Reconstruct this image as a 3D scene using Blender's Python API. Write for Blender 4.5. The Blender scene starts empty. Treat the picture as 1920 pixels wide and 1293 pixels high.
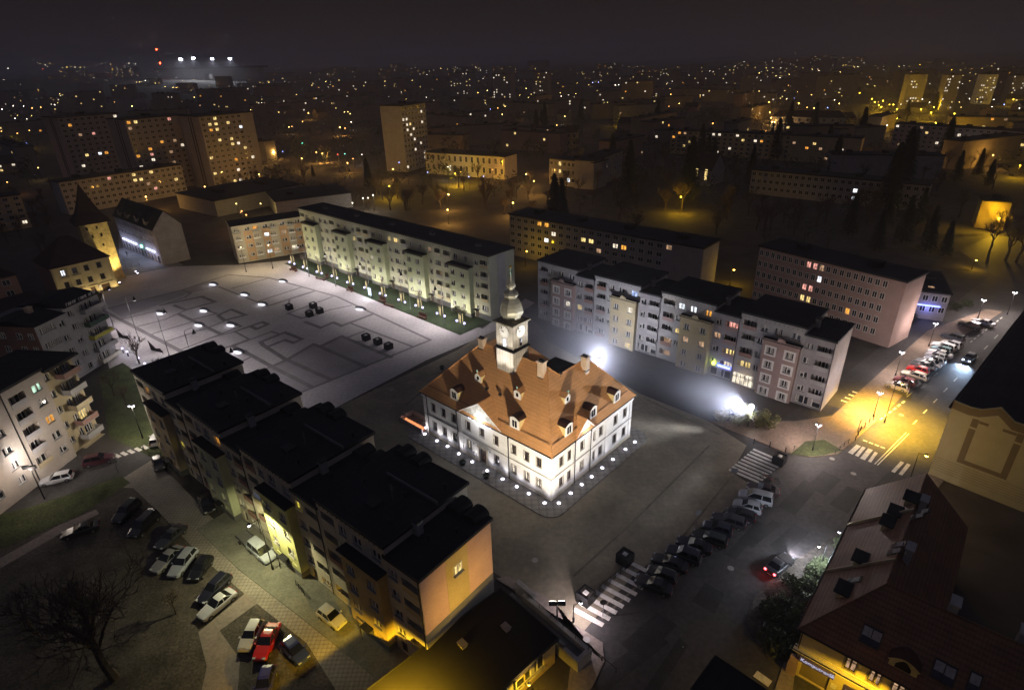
import bpy, math, random
from mathutils import Vector, Matrix
random.seed(7)
S = 5/6            # survey units -> metres
R = math.radians
scene = bpy.context.scene
COL = scene.collection
# ---------------------------------------------------------------- camera
F_PX, PITCH, ROLL = 1100.0, R(26.0), R(-1.5)
_fw = Vector((0, math.cos(PITCH), -math.sin(PITCH)))
_r0 = Vector((1, 0, 0)); _u0 = _r0.cross(_fw)
_rt = _r0*math.cos(ROLL) + _u0*math.sin(ROLL)
_up = _u0*math.cos(ROLL) - _r0*math.sin(ROLL)
CAM = Vector((0, 0, 70*S))
def ray(x, y): return _fw*F_PX + _rt*(x-960) - _up*(y-646.5)
def G(x, y, z=0.0):
    """ground (or height z, units) point seen in the photograph at x, y -> metres"""
    d = ray(x, y); t = (z*S-CAM.z)/d.z
    return CAM + d*t
def PX(P):
    v = P-CAM; d = v.dot(_fw)
    return 960+F_PX*v.dot(_rt)/d, 646.5-F_PX*v.dot(_up)/d
def W(x, y, z=0.0): return Vector((x*S, y*S, z*S))
def height_at(P, py):
    """height of the point above ground point P seen at row py"""
    lo, hi = 0.0, 120.0
    for _ in range(40):
        m = (lo+hi)/2
        if PX(Vector((P.x, P.y, m)))[1] > py: lo = m
        else: hi = m
    return lo
cd = bpy.data.cameras.new('camera'); cam = bpy.data.objects.new('camera', cd); COL.objects.link(cam)
cd.sensor_width = 36; cd.lens = 36*F_PX/1920; cd.clip_start = 1; cd.clip_end = 30000
cam.matrix_world = Matrix(((_rt.x, _up.x, -_fw.x, CAM.x), (_rt.y, _up.y, -_fw.y, CAM.y), (_rt.z, _up.z, -_fw.z, CAM.z), (0, 0, 0, 1)))
scene.camera = cam
# ---------------------------------------------------------------- materials
MATS = {}
def mat(name, col, rough=.85, var=.25, scale=.6, metal=0.0, bump=0.0, bscale=8.0, spec=.3, fine=0.0):
    if name in MATS: return MATS[name]
    m = bpy.data.materials.new(name); m.use_nodes = True; nt = m.node_tree; N = nt.nodes; L = nt.links
    b = N['Principled BSDF']; b.inputs['Roughness'].default_value = rough; b.inputs['Metallic'].default_value = metal
    b.inputs['Specular IOR Level'].default_value = spec
    b.inputs['Base Color'].default_value = (*col, 1)
    tc = N.new('ShaderNodeTexCoord')
    if var:
        n = N.new('ShaderNodeTexNoise'); n.inputs['Scale'].default_value = scale; n.inputs['Detail'].default_value = 6; n.inputs['Roughness'].default_value = .65
        L.new(tc.outputs['Object'], n.inputs['Vector'])
        mr = N.new('ShaderNodeMapRange'); mr.inputs[1].default_value = .3; mr.inputs[2].default_value = .7
        mr.inputs[3].default_value = 1-var; mr.inputs[4].default_value = 1+var
        L.new(n.outputs['Fac'], mr.inputs[0]); last = mr.outputs[0]
        if fine:
            n2 = N.new('ShaderNodeTexNoise'); n2.inputs['Scale'].default_value = scale*14; n2.inputs['Detail'].default_value = 3
            L.new(tc.outputs['Object'], n2.inputs['Vector'])
            m2 = N.new('ShaderNodeMapRange'); m2.inputs[1].default_value = .3; m2.inputs[2].default_value = .7
            m2.inputs[3].default_value = 1-fine; m2.inputs[4].default_value = 1+fine
            L.new(n2.outputs['Fac'], m2.inputs[0])
            mu = N.new('ShaderNodeMath'); mu.operation = 'MULTIPLY'; L.new(last, mu.inputs[0]); L.new(m2.outputs[0], mu.inputs[1]); last = mu.outputs[0]
        vm = N.new('ShaderNodeVectorMath'); vm.operation = 'SCALE'; vm.inputs[0].default_value = col
        L.new(last, vm.inputs['Scale']); L.new(vm.outputs[0], b.inputs['Base Color'])
    if bump:
        n3 = N.new('ShaderNodeTexNoise'); n3.inputs['Scale'].default_value = bscale; n3.inputs['Detail'].default_value = 4
        L.new(tc.outputs['Object'], n3.inputs['Vector'])
        bp = N.new('ShaderNodeBump'); bp.inputs['Strength'].default_value = bump; bp.inputs['Distance'].default_value = .1
        L.new(n3.outputs['Fac'], bp.inputs['Height']); L.new(bp.outputs[0], b.inputs['Normal'])
    MATS[name] = m; return m
def emit(name, col, s, sample=False):
    if name in MATS: return MATS[name]
    m = bpy.data.materials.new(name); m.use_nodes = True; nt = m.node_tree; nt.nodes.clear()
    o = nt.nodes.new('ShaderNodeOutputMaterial'); e = nt.nodes.new('ShaderNodeEmission')
    e.inputs[0].default_value = (*col, 1); e.inputs[1].default_value = s
    nt.links.new(e.outputs[0], o.inputs[0])
    m.cycles.emission_sampling = 'FRONT_BACK' if sample else 'NONE'
    MATS[name] = m; return m
def lit_window(name, col, s):
    """a lit room behind its pane: light blotches of curtain and furniture"""
    if name in MATS: return MATS[name]
    m = emit(name, col, s); nt = m.node_tree; N = nt.nodes; L = nt.links
    e = [n for n in N if n.type == 'EMISSION'][0]
    tc = N.new('ShaderNodeTexCoord'); oi = N.new('ShaderNodeObjectInfo')
    ad = N.new('ShaderNodeVectorMath'); ad.operation = 'MULTIPLY_ADD'
    cx = N.new('ShaderNodeCombineXYZ'); L.new(oi.outputs['Random'], cx.inputs[0]); L.new(oi.outputs['Random'], cx.inputs[1])
    ad.inputs[1].default_value = (1.3, 1.3, .7); L.new(tc.outputs['Object'], ad.inputs[0]); 
    sc = N.new('ShaderNodeVectorMath'); sc.operation = 'SCALE'; sc.inputs['Scale'].default_value = 40; L.new(cx.outputs[0], sc.inputs[0]); L.new(sc.outputs[0], ad.inputs[2])
    n = N.new('ShaderNodeTexNoise'); n.inputs['Scale'].default_value = 1.6; n.inputs['Detail'].default_value = 2; L.new(ad.outputs[0], n.inputs['Vector'])
    mr = N.new('ShaderNodeMapRange'); mr.inputs[1].default_value = .35; mr.inputs[2].default_value = .65; mr.inputs[3].default_value = s*.3; mr.inputs[4].default_value = s*1.25
    L.new(n.outputs['Fac'], mr.inputs[0]); L.new(mr.outputs[0], e.inputs[1]); return m
def paint(name, rough=.3):
    """car paint in the object's own colour"""
    m = mat(name, (.5, .5, .5), rough, 0, spec=.5); nt = m.node_tree
    oi = nt.nodes.new('ShaderNodeObjectInfo'); b = nt.nodes['Principled BSDF']
    nt.links.new(oi.outputs['Color'], b.inputs['Base Color']); b.inputs['Coat Weight'].default_value = .5; b.inputs['Coat Roughness'].default_value = .08
    return m
def rows_mat(name, col, pitch, amount, rough=.8, var=.2, axis='Z', seam=None, scale=.5):
    """courses (tiles, boards) as fine dark joints every `pitch` metres along an axis"""
    if name in MATS: return MATS[name]
    m = mat(name, col, rough, var, scale, fine=.12); nt = m.node_tree; N = nt.nodes; L = nt.links; b = N['Principled BSDF']
    vm = [n for n in N if n.type == 'VECT_MATH'][0]; tc = [n for n in N if n.type == 'TEX_COORD'][0]
    sp = N.new('ShaderNodeSeparateXYZ'); L.new(tc.outputs['Object'], sp.inputs[0])
    def joint(src, p, a):
        d = N.new('ShaderNodeMath'); d.operation = 'DIVIDE'; d.inputs[1].default_value = p; L.new(src, d.inputs[0])
        f = N.new('ShaderNodeMath'); f.operation = 'FRACT'; L.new(d.outputs[0], f.inputs[0])
        r = N.new('ShaderNodeMapRange'); r.inputs[1].default_value = 0; r.inputs[2].default_value = .45; r.inputs[3].default_value = 1-a; r.inputs[4].default_value = 1
        L.new(f.outputs[0], r.inputs[0]); return r.outputs[0]
    out = joint(sp.outputs[axis], pitch, amount)
    if seam:
        for ax in seam[0]:
            o2 = joint(sp.outputs[ax], seam[1], seam[2]); mu = N.new('ShaderNodeMath'); mu.operation = 'MULTIPLY'; L.new(out, mu.inputs[0]); L.new(o2, mu.inputs[1]); out = mu.outputs[0]
    s2 = N.new('ShaderNodeVectorMath'); s2.operation = 'SCALE'; L.new(vm.outputs[0], s2.inputs[0]); L.new(out, s2.inputs['Scale'])
    L.new(s2.outputs[0], b.inputs['Base Color'])
    bp = N.new('ShaderNodeBump'); bp.inputs['Strength'].default_value = .4; bp.inputs['Distance'].default_value = .05
    L.new(out, bp.inputs['Height']); L.new(bp.outputs[0], b.inputs['Normal'])
    return m
# ---------------------------------------------------------------- mesh builder
class MB:
    def __init__(s, k=1.0): s.v = []; s.f = []; s.m = []; s.k = k
    def face(s, pts, m=0):
        i = len(s.v); s.v += [tuple(p) for p in pts]; s.f.append(tuple(range(i, i+len(pts)))); s.m.append(m)
    def box(s, x0, x1, y0, y1, z0, z1, m=0, M=None):
        i = len(s.v)
        P = [(x, y, z) for z in (z0, z1) for x, y in ((x0, y0), (x1, y0), (x1, y1), (x0, y1))]
        if M is not None: P = [tuple(M @ Vector(p)) for p in P]
        s.v += P
        for f in ((3, 2, 1, 0), (4, 5, 6, 7), (0, 1, 5, 4), (1, 2, 6, 5), (2, 3, 7, 6), (3, 0, 4, 7)):
            s.f.append(tuple(i+a for a in f)); s.m.append(m)
    def prism(s, poly, z0, z1, m=0, mt=None):
        """poly: (x, y) counter-clockwise"""
        a = sum(poly[i-1][0]*poly[i][1]-poly[i][0]*poly[i-1][1] for i in range(len(poly)))
        if a < 0: poly = poly[::-1]
        i = len(s.v); n = len(poly)
        s.v += [(p[0], p[1], z0) for p in poly]+[(p[0], p[1], z1) for p in poly]
        s.f.append(tuple(range(i+n, i+2*n))); s.m.append(m if mt is None else mt)
        s.f.append(tuple(range(i+n-1, i-1, -1))); s.m.append(m)
        for k in range(n):
            k2 = (k+1) % n; s.f.append((i+k, i+k2, i+n+k2, i+n+k)); s.m.append(m)
    def wallplate(s, poly, y0, y1, m=0):
        """outline in the x-z plane, given thickness along y"""
        i = len(s.v); n = len(poly)
        s.v += [(p[0], y0, p[1]) for p in poly]+[(p[0], y1, p[1]) for p in poly]
        s.f.append(tuple(range(i, i+n))); s.m.append(m)
        s.f.append(tuple(range(i+2*n-1, i+n-1, -1))); s.m.append(m)
        for k in range(n):
            k2 = (k+1) % n; s.f.append((i+k, i+n+k, i+n+k2, i+k2)); s.m.append(m)
    def lathe(s, prof, n=12, c=(0, 0), m=0, rot=0.0, cap=True):
        i = len(s.v)
        for r, z in prof:
            for k in range(n):
                a = 2*math.pi*k/n+rot; s.v.append((c[0]+r*math.cos(a), c[1]+r*math.sin(a), z))
        for j in range(len(prof)-1):
            for k in range(n):
                k2 = (k+1) % n; a = i+j*n; s.f.append((a+k, a+k2, a+n+k2, a+n+k)); s.m.append(m)
        if cap:
            s.f.append(tuple(i+k for k in range(n-1, -1, -1))); s.m.append(m)
            t = i+(len(prof)-1)*n; s.f.append(tuple(t+k for k in range(n))); s.m.append(m)
    def tube(s, p, q, r0, r1=None, n=6, m=0):
        r1 = r0 if r1 is None else r1
        p = Vector(p); q = Vector(q); d = (q-p).normalized()
        a = d.orthogonal().normalized(); b = d.cross(a); i = len(s.v)
        for c, r in ((p, r0), (q, r1)):
            for k in range(n):
                t = 2*math.pi*k/n; s.v.append(tuple(c+a*(r*math.cos(t))+b*(r*math.sin(t))))
        for k in range(n):
            k2 = (k+1) % n; s.f.append((i+k, i+k2, i+n+k2, i+n+k)); s.m.append(m)
        s.f.append(tuple(i+n+k for k in range(n))); s.m.append(m)
        s.f.append(tuple(i+k for k in range(n-1, -1, -1))); s.m.append(m)
    def ball(s, c, r, m=0, n=8, h=5, sz=1.0):
        prof = [(r*math.sin(math.pi*j/h)+1e-4, c[2]-r*sz*math.cos(math.pi*j/h)) for j in range(h+1)]
        s.lathe(prof, n, (c[0], c[1]), m, cap=False)
    def build(s, name, mats, parent=None, smooth=False, loc=None):
        if not isinstance(mats, (list, tuple)): mats = [mats]
        me = bpy.data.meshes.new(name)
        k = s.k
        me.from_pydata([(x*k, y*k, z*k) for x, y, z in s.v], [], s.f)
        for m in mats: me.materials.append(m)
        me.polygons.foreach_set('material_index', s.m)
        if smooth: me.polygons.foreach_set('use_smooth', [True]*len(s.f))
        me.update()
        o = bpy.data.objects.new(name, me); COL.objects.link(o)
        if parent: o.parent = parent
        if loc is not None: o.location = loc
        return o
def tag(o, label=None, cat=None, group=None, kind=None):
    if label: o['label'] = label
    if cat: o['category'] = cat
    if group: o['group'] = group
    if kind: o['kind'] = kind
    return o
def thing(name, label, cat, loc=(0, 0, 0), rz=0.0, group=None):
    o = bpy.data.objects.new(name, None); COL.objects.link(o); o.location = loc; o.rotation_euler = (0, 0, rz); o.empty_display_size = .3
    return tag(o, label, cat, group)
KIDS = {}
def kids(o):
    return [c for c in o.children]
def dup(src, loc=None, rz=None, label=None, group=None, cache={}):
    """a copy of a thing with copies of its parts, sub-parts and lamps"""
    key = src.name
    if key not in cache:
        def tree(o): return [(c, tree(c)) for c in kids(o)]
        cache[key] = tree(src)
    r = src.copy(); COL.objects.link(r)
    if loc is not None: r.location = loc
    if rz is not None: r.rotation_euler = (0, 0, rz)
    if label: r['label'] = label
    if group: r['group'] = group
    def rec(parent, lst):
        for c, sub in lst:
            d = c.copy(); COL.objects.link(d); d.parent = parent; rec(d, sub)
    rec(r, cache[key]); return r
def sheet(name, pts, z, m, kind='structure', th=0.0, label=None):
    """a flat piece of the setting laid on the ground (raised by th with its own edge)"""
    b = MB(); P = [(p.x, p.y) for p in pts]
    a = sum(P[i-1][0]*P[i][1]-P[i][0]*P[i-1][1] for i in range(len(P)))
    if a < 0: P = P[::-1]
    if th:
        b.prism(P, z-.02, z+th)
    else: b.face([(x, y, z) for x, y in P])
    o = b.build(name, m); tag(o, label, None, None, kind); return o
def light(kind, loc, power, col, radius=.1, parent=None, target=None, angle=120, blend=.4, name=None):
    d = bpy.data.lights.new(name or 'lamp_light', kind); d.energy = power; d.color = col; d.shadow_soft_size = radius
    if kind == 'SPOT': d.spot_size = R(angle); d.spot_blend = blend
    o = bpy.data.objects.new(name or 'lamp_light', d); COL.objects.link(o); o.location = loc
    if target is not None:
        o.rotation_euler = (Vector(target)-Vector(loc)).to_track_quat('-Z', 'Y').to_euler()
    if parent: o.parent = parent
    return o
WHITE = (1, .93, .95); COOL = (.8, .86, 1); WARM = (1, .72, .38); SODIUM = (1, .58, .02); PINKW = (1, .84, .78)
# ---------------------------------------------------------------- surfaces
m_black = rows_mat('roof_felt', (.014, .014, .017), 1.0, .30, .85, .5, 'X', scale=.22)
m_felt2 = mat('roof_felt_brown', (.030, .024, .022), .9, .35, .25, fine=.2)
m_white = mat('white_paint', (.72, .70, .67), .6, .08, .4)
m_glass = mat('dark_glass', (.012, .014, .018), .12, 0, spec=.5)
m_curtain = mat('curtain_cloth', (.34, .32, .30), .9, .3, 3)
m_frame = mat('white_window_frame', (.62, .61, .58), .5, 0)
m_dframe = mat('dark_window_frame', (.05, .035, .03), .5, 0)
m_metal = mat('grey_metal', (.20, .20, .21), .4, .1, 2, metal=.6)
m_dmetal = mat('black_metal', (.018, .018, .02), .45, 0, metal=.3)
m_conc = mat('concrete', (.30, .29, .28), .9, .2, .8, fine=.15)
m_rubber = mat('black_rubber', (.012, .012, .012), .8, 0)
m_cream = mat('cream_render', (.50, .46, .37), .9, .12, .35, fine=.06)
m_greyr = mat('grey_render', (.36, .35, .35), .9, .14, .35, fine=.06)
m_lilac = mat('grey_lilac_render', (.30, .28, .29), .9, .14, .35, fine=.06)
m_pinkr = mat('dusky_pink_render', (.34, .24, .22), .9, .12, .35, fine=.06)
m_tan = mat('tan_render', (.42, .35, .22), .9, .12, .35, fine=.06)
m_green = mat('pale_green_render', (.42, .45, .31), .9, .10, .35, fine=.06)
m_lime = mat('yellow_green_render', (.50, .50, .22), .9, .12, .35, fine=.06)
m_ochre = mat('ochre_render', (.46, .36, .16), .9, .12, .35, fine=.06)
m_orange = mat('apricot_render', (.50, .33, .19), .9, .12, .35, fine=.06)
m_terr = mat('terracotta_render', (.27, .16, .13), .9, .12, .35, fine=.06)
m_plinth = mat('grey_plinth', (.12, .12, .12), .9, .2, .5)
LIT = {}
for k, c, s in (('y', (1, .72, .26), .9), ('o', (1, .42, .06), .9), ('w', (1, .86, .66), .95), ('p', (1, .42, .34), .8), ('b', (.42, .55, 1), .9), ('g', (.62, 1, .72), .75), ('d', (1, .60, .34), .35), ('W', (.85, .92, 1), 1.6), ('Y', (1, .8, .1), 1.0)):
    LIT[k] = lit_window('lit_window_'+k, c, s*.62)
# ---------------------------------------------------------------- facades
class Fr:
    """a facade frame: origin, direction along it, direction inward (root-local, units)"""
    def __init__(s, o, ex, ein): s.o = Vector((o[0], o[1], 0)); s.ex = Vector((ex[0], ex[1], 0)).normalized(); s.ein = Vector((ein[0], ein[1], 0)).normalized()
    def p(s, u, d, z): return s.o+s.ex*u+s.ein*d+Vector((0, 0, z))
    @property
    def rz(s): return math.atan2(s.ex.y, s.ex.x)
def facade(b, fr, u0, u1, z0, z1, ops, m=0, mrev=None, d0=0.0):
    """wall with real openings; ops: (ua, ub, za, zb, depth)"""
    mrev = m if mrev is None else mrev
    us = sorted({u0, u1} | {o[0] for o in ops} | {o[1] for o in ops}); zs = sorted({z0, z1} | {o[2] for o in ops} | {o[3] for o in ops})
    us = [u for u in us if u0-1e-6 <= u <= u1+1e-6]; zs = [z for z in zs if z0-1e-6 <= z <= z1+1e-6]
    for i in range(len(us)-1):
        uc = (us[i]+us[i+1])/2; j = 0
        cols = [o for o in ops if o[0] < uc < o[1]]
        run = None
        for j in range(len(zs)-1):
            zc = (zs[j]+zs[j+1])/2
            hole = any(o[2] < zc < o[3] for o in cols)
            if hole:
                if run is not None: b.face([fr.p(us[i], d0, run), fr.p(us[i+1], d0, run), fr.p(us[i+1], d0, zs[j]), fr.p(us[i], d0, zs[j])], m); run = None
            elif run is None: run = zs[j]
        if run is not None: b.face([fr.p(us[i], d0, run), fr.p(us[i+1], d0, run), fr.p(us[i+1], d0, zs[-1]), fr.p(us[i], d0, zs[-1])], m)
    for ua, ub, za, zb, dp in [o[:5] for o in ops]:
        e = d0+dp
        b.face([fr.p(ua, d0, za), fr.p(ua, e, za), fr.p(ua, e, zb), fr.p(ua, d0, zb)], mrev)
        b.face([fr.p(ub, d0, za), fr.p(ub, d0, zb), fr.p(ub, e, zb), fr.p(ub, e, za)], mrev)
        b.face([fr.p(ua, d0, zb), fr.p(ua, e, zb), fr.p(ub, e, zb), fr.p(ub, d0, zb)], mrev)
        b.face([fr.p(ua, d0, za), fr.p(ub, d0, za), fr.p(ub, e, za), fr.p(ua, e, za)], mrev)
        b.face([fr.p(ua, e, za), fr.p(ub, e, za), fr.p(ub, e, zb), fr.p(ua, e, zb)], mrev)
WPROTO = {}
def window_mesh(w, h, kind, var):
    """frame, sill, panes and the curtains behind them; origin bottom-left of the opening's back, y inward (units)"""
    key = (round(w, 2), round(h, 2), kind, var)
    if key in WPROTO: return WPROTO[key]
    b = MB(S); style = kind[0]; lit = kind[1:]
    fw = .09 if style != 't' else .10
    mats = [m_frame if style in 'wlsfm' else m_dframe, m_glass, m_curtain, LIT[lit] if lit else m_glass, m_white, m_conc if style != 't' else mat('window_stone', (.26, .24, .21), .9, .15, .8)]
    pane = 3 if lit else 1
    b.face([(0, -.03, 0), (w, -.03, 0), (w, -.03, h), (0, -.03, h)], pane)
    rnd = random.Random(hash((round(w*10), round(h*10), var)) & 0xffff)
    n = 1 if w < .95 else (2 if w < 2.0 else 3)
    cuts = [0]+[w*(k+1)/n for k in range(n)]
    if style == 'l': cuts = [0, w*.36, w*.68, w]
    for k in range(len(cuts)-1):                      # sashes
        a, c = cuts[k], cuts[k+1]
        b.box(a, a+fw, -.12, -.04, 0, h, 0); b.box(c-fw, c, -.12, -.04, 0, h, 0)
        b.box(a+fw, c-fw, -.12, -.04, 0, fw, 0); b.box(a+fw, c-fw, -.12, -.04, h-fw, h, 0)
        if style in 't': b.box(a+fw, c-fw, -.10, -.045, h*.62, h*.62+.07, 0)
        q = rnd.random()
        if not lit and style == 't': pass
        elif not lit:
            if q < .35: b.box(a+fw, a+fw+(c-a-2*fw)*rnd.uniform(.35, .9), -.038, -.034, fw, h-fw, 2)
            elif q < .6: b.box(c-fw-(c-a-2*fw)*rnd.uniform(.3, .7), c-fw, -.038, -.034, fw, h-fw, 2)
            elif q < .75: b.box(a+fw, c-fw, -.038, -.034, h*rnd.uniform(.4, .7), h-fw, 2)
        elif q < .4: b.box(a+fw, a+fw+(c-a-2*fw)*rnd.uniform(.15, .4), -.038, -.034, fw, h-fw, 2)
    if style in 'wsfm': b.box(-.08, w+.08, -.42, -.03, -.10, 0, 5)
    if style == 'f':                                  # light square surround
        for x0, x1, z0, z1 in ((-.45, 0, -.5, h+.4), (w, w+.45, -.5, h+.4), (0, w, h, h+.4), (0, w, -.5, -.1)): b.box(x0, x1, -.30, -.245, z0, z1, 4)
    if style == 't':                                  # stone architrave
        for x0, x1, z0, z1 in ((-.17, 0, -.17, h+.17), (w, w+.17, -.17, h+.17), (0, w, h, h+.17), (0, w, -.17, 0)): b.box(x0, x1, -.31, -.2, z0, z1, 5)
    me_o = b.build('window', mats); me = me_o.data; bpy.data.objects.remove(me_o); WPROTO[key] = me; return me
class Bld:
    """a building: an Empty at its front-left ground corner; parts in its own axes"""
    def __init__(s, name, label, cat, A, ang, group=None, lits=()):
        s.root = thing(name, label, cat, (A.x, A.y, 0), R(ang), group); s.A = Vector((A.x, A.y, 0)); s.ang = R(ang)
        s.lits = list(lits); s.nw = 0; s.rnd = random.Random(hash(label) % 9999 if False else sum(map(ord, label)))
    def world(s, p):
        c, n = math.cos(s.ang), math.sin(s.ang); x, y, z = p[0]*S, p[1]*S, p[2]*S
        return Vector((s.A.x+x*c-y*n, s.A.y+x*n+y*c, z))
    def local(s, P):
        v = P-s.A; c, n = math.cos(s.ang), math.sin(s.ang)
        return Vector(((v.x*c+v.y*n)/S, (-v.x*n+v.y*c)/S, v.z/S))
    def hit(s, px, py, pt, nrm):
        """local point where the sight line through px, py meets a local plane"""
        o = s.local(CAM); d = s.local(s.A+ray(px, py)); nrm = Vector(nrm); pt = Vector(pt)
        return o+d*((pt-o).dot(nrm)/d.dot(nrm))
    def part(s, b, name, mats, parent=None, smooth=False): return b.build(name, mats, parent or s.root, smooth)
    def window(s, fr, u, z, w, h, d=.25, style='w', lit=None, name='window', auto=True):
        if lit is None and auto:
            wc = s.world(fr.p(u+w/2, d, z+h/2)); x, y = PX(wc); best = None
            for L in s.lits:
                e = math.hypot(L[0]-x, L[1]-y)
                if e < 8 and (best is None or e < best[0]): best = (e, L)
            if best: lit = best[1][2]; s.lits.remove(best[1])
        if name == 'window' and s.nw >= 100 and not lit: name = 'window'
        me = window_mesh(w, h, style+(lit or ''), s.rnd.randrange(4))
        o = bpy.data.objects.new(name, me); COL.objects.link(o); o.parent = s.root
        o.location = fr.p(u, d, z)*S; o.rotation_euler = (0, 0, fr.rz); s.nw += 1
        return o
def loggia(B, fr, u, z, w, h, wall_i, par_mat, dep=1.45, ops=None, d0=0.0):
    ops.append((u, u+w, z, z+h, dep))
    B.window(fr, u+.25, z+.05, w-.5, h-.25, d0+dep, 'l')
    b = MB(S); p = [fr.p(u+.02, d0-.06, 0), fr.p(u+w-.02, d0-.06, 0), fr.p(u+w-.02, d0+.06, 0), fr.p(u+.02, d0+.06, 0)]
    b.prism([(q.x, q.y) for q in p], z+.02, z+1.0, 0)
    B.part(b, 'balcony', [par_mat])
def flat_roof(B, poly, z, th=.35, m=None, over=.25, name='roof', rim=True):
    """felt roof with a raised edge"""
    b = MB(S); cx = sum(p[0] for p in poly)/len(poly); cy = sum(p[1] for p in poly)/len(poly)
    big = [(p[0]+over*(1 if p[0] > cx else -1), p[1]+over*(1 if p[1] > cy else -1)) for p in poly]
    b.prism(big, z, z+th, 0)
    if rim:
        for i in range(len(big)):
            a, c = Vector(big[i-1]), Vector(big[i]); d = (c-a); L = d.length
            if L < .5: continue
            d /= L; n = Vector((-d.y, d.x))*.12
            ctr = Vector((cx, cy))
            if (ctr-a).dot(n) < 0: n = -n
            q = [a, c, c+n, a+n]; b.prism([(v.x, v.y) for v in q], z+th, z+th+.10, 1)
    return B.part(b, name, [m or m_black, m_dmetal])
def side_walls(b, x0, x1, y0, y1, z0, z1, m=0, skip=''):
    if 'f' not in skip: b.face([(x0, y0, z0), (x1, y0, z0), (x1, y0, z1), (x0, y0, z1)], m)
    if 'r' not in skip: b.face([(x1, y0, z0), (x1, y1, z0), (x1, y1, z1), (x1, y0, z1)], m)
    if 'b' not in skip: b.face([(x1, y1, z0), (x0, y1, z0), (x0, y1, z1), (x1, y1, z1)], m)
    if 'l' not in skip: b.face([(x0, y1, z0), (x0, y0, z0), (x0, y0, z1), (x0, y1, z1)], m)
FRONT = lambda y=0.0, x=0.0: Fr((x, y), (1, 0), (0, 1))
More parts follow.
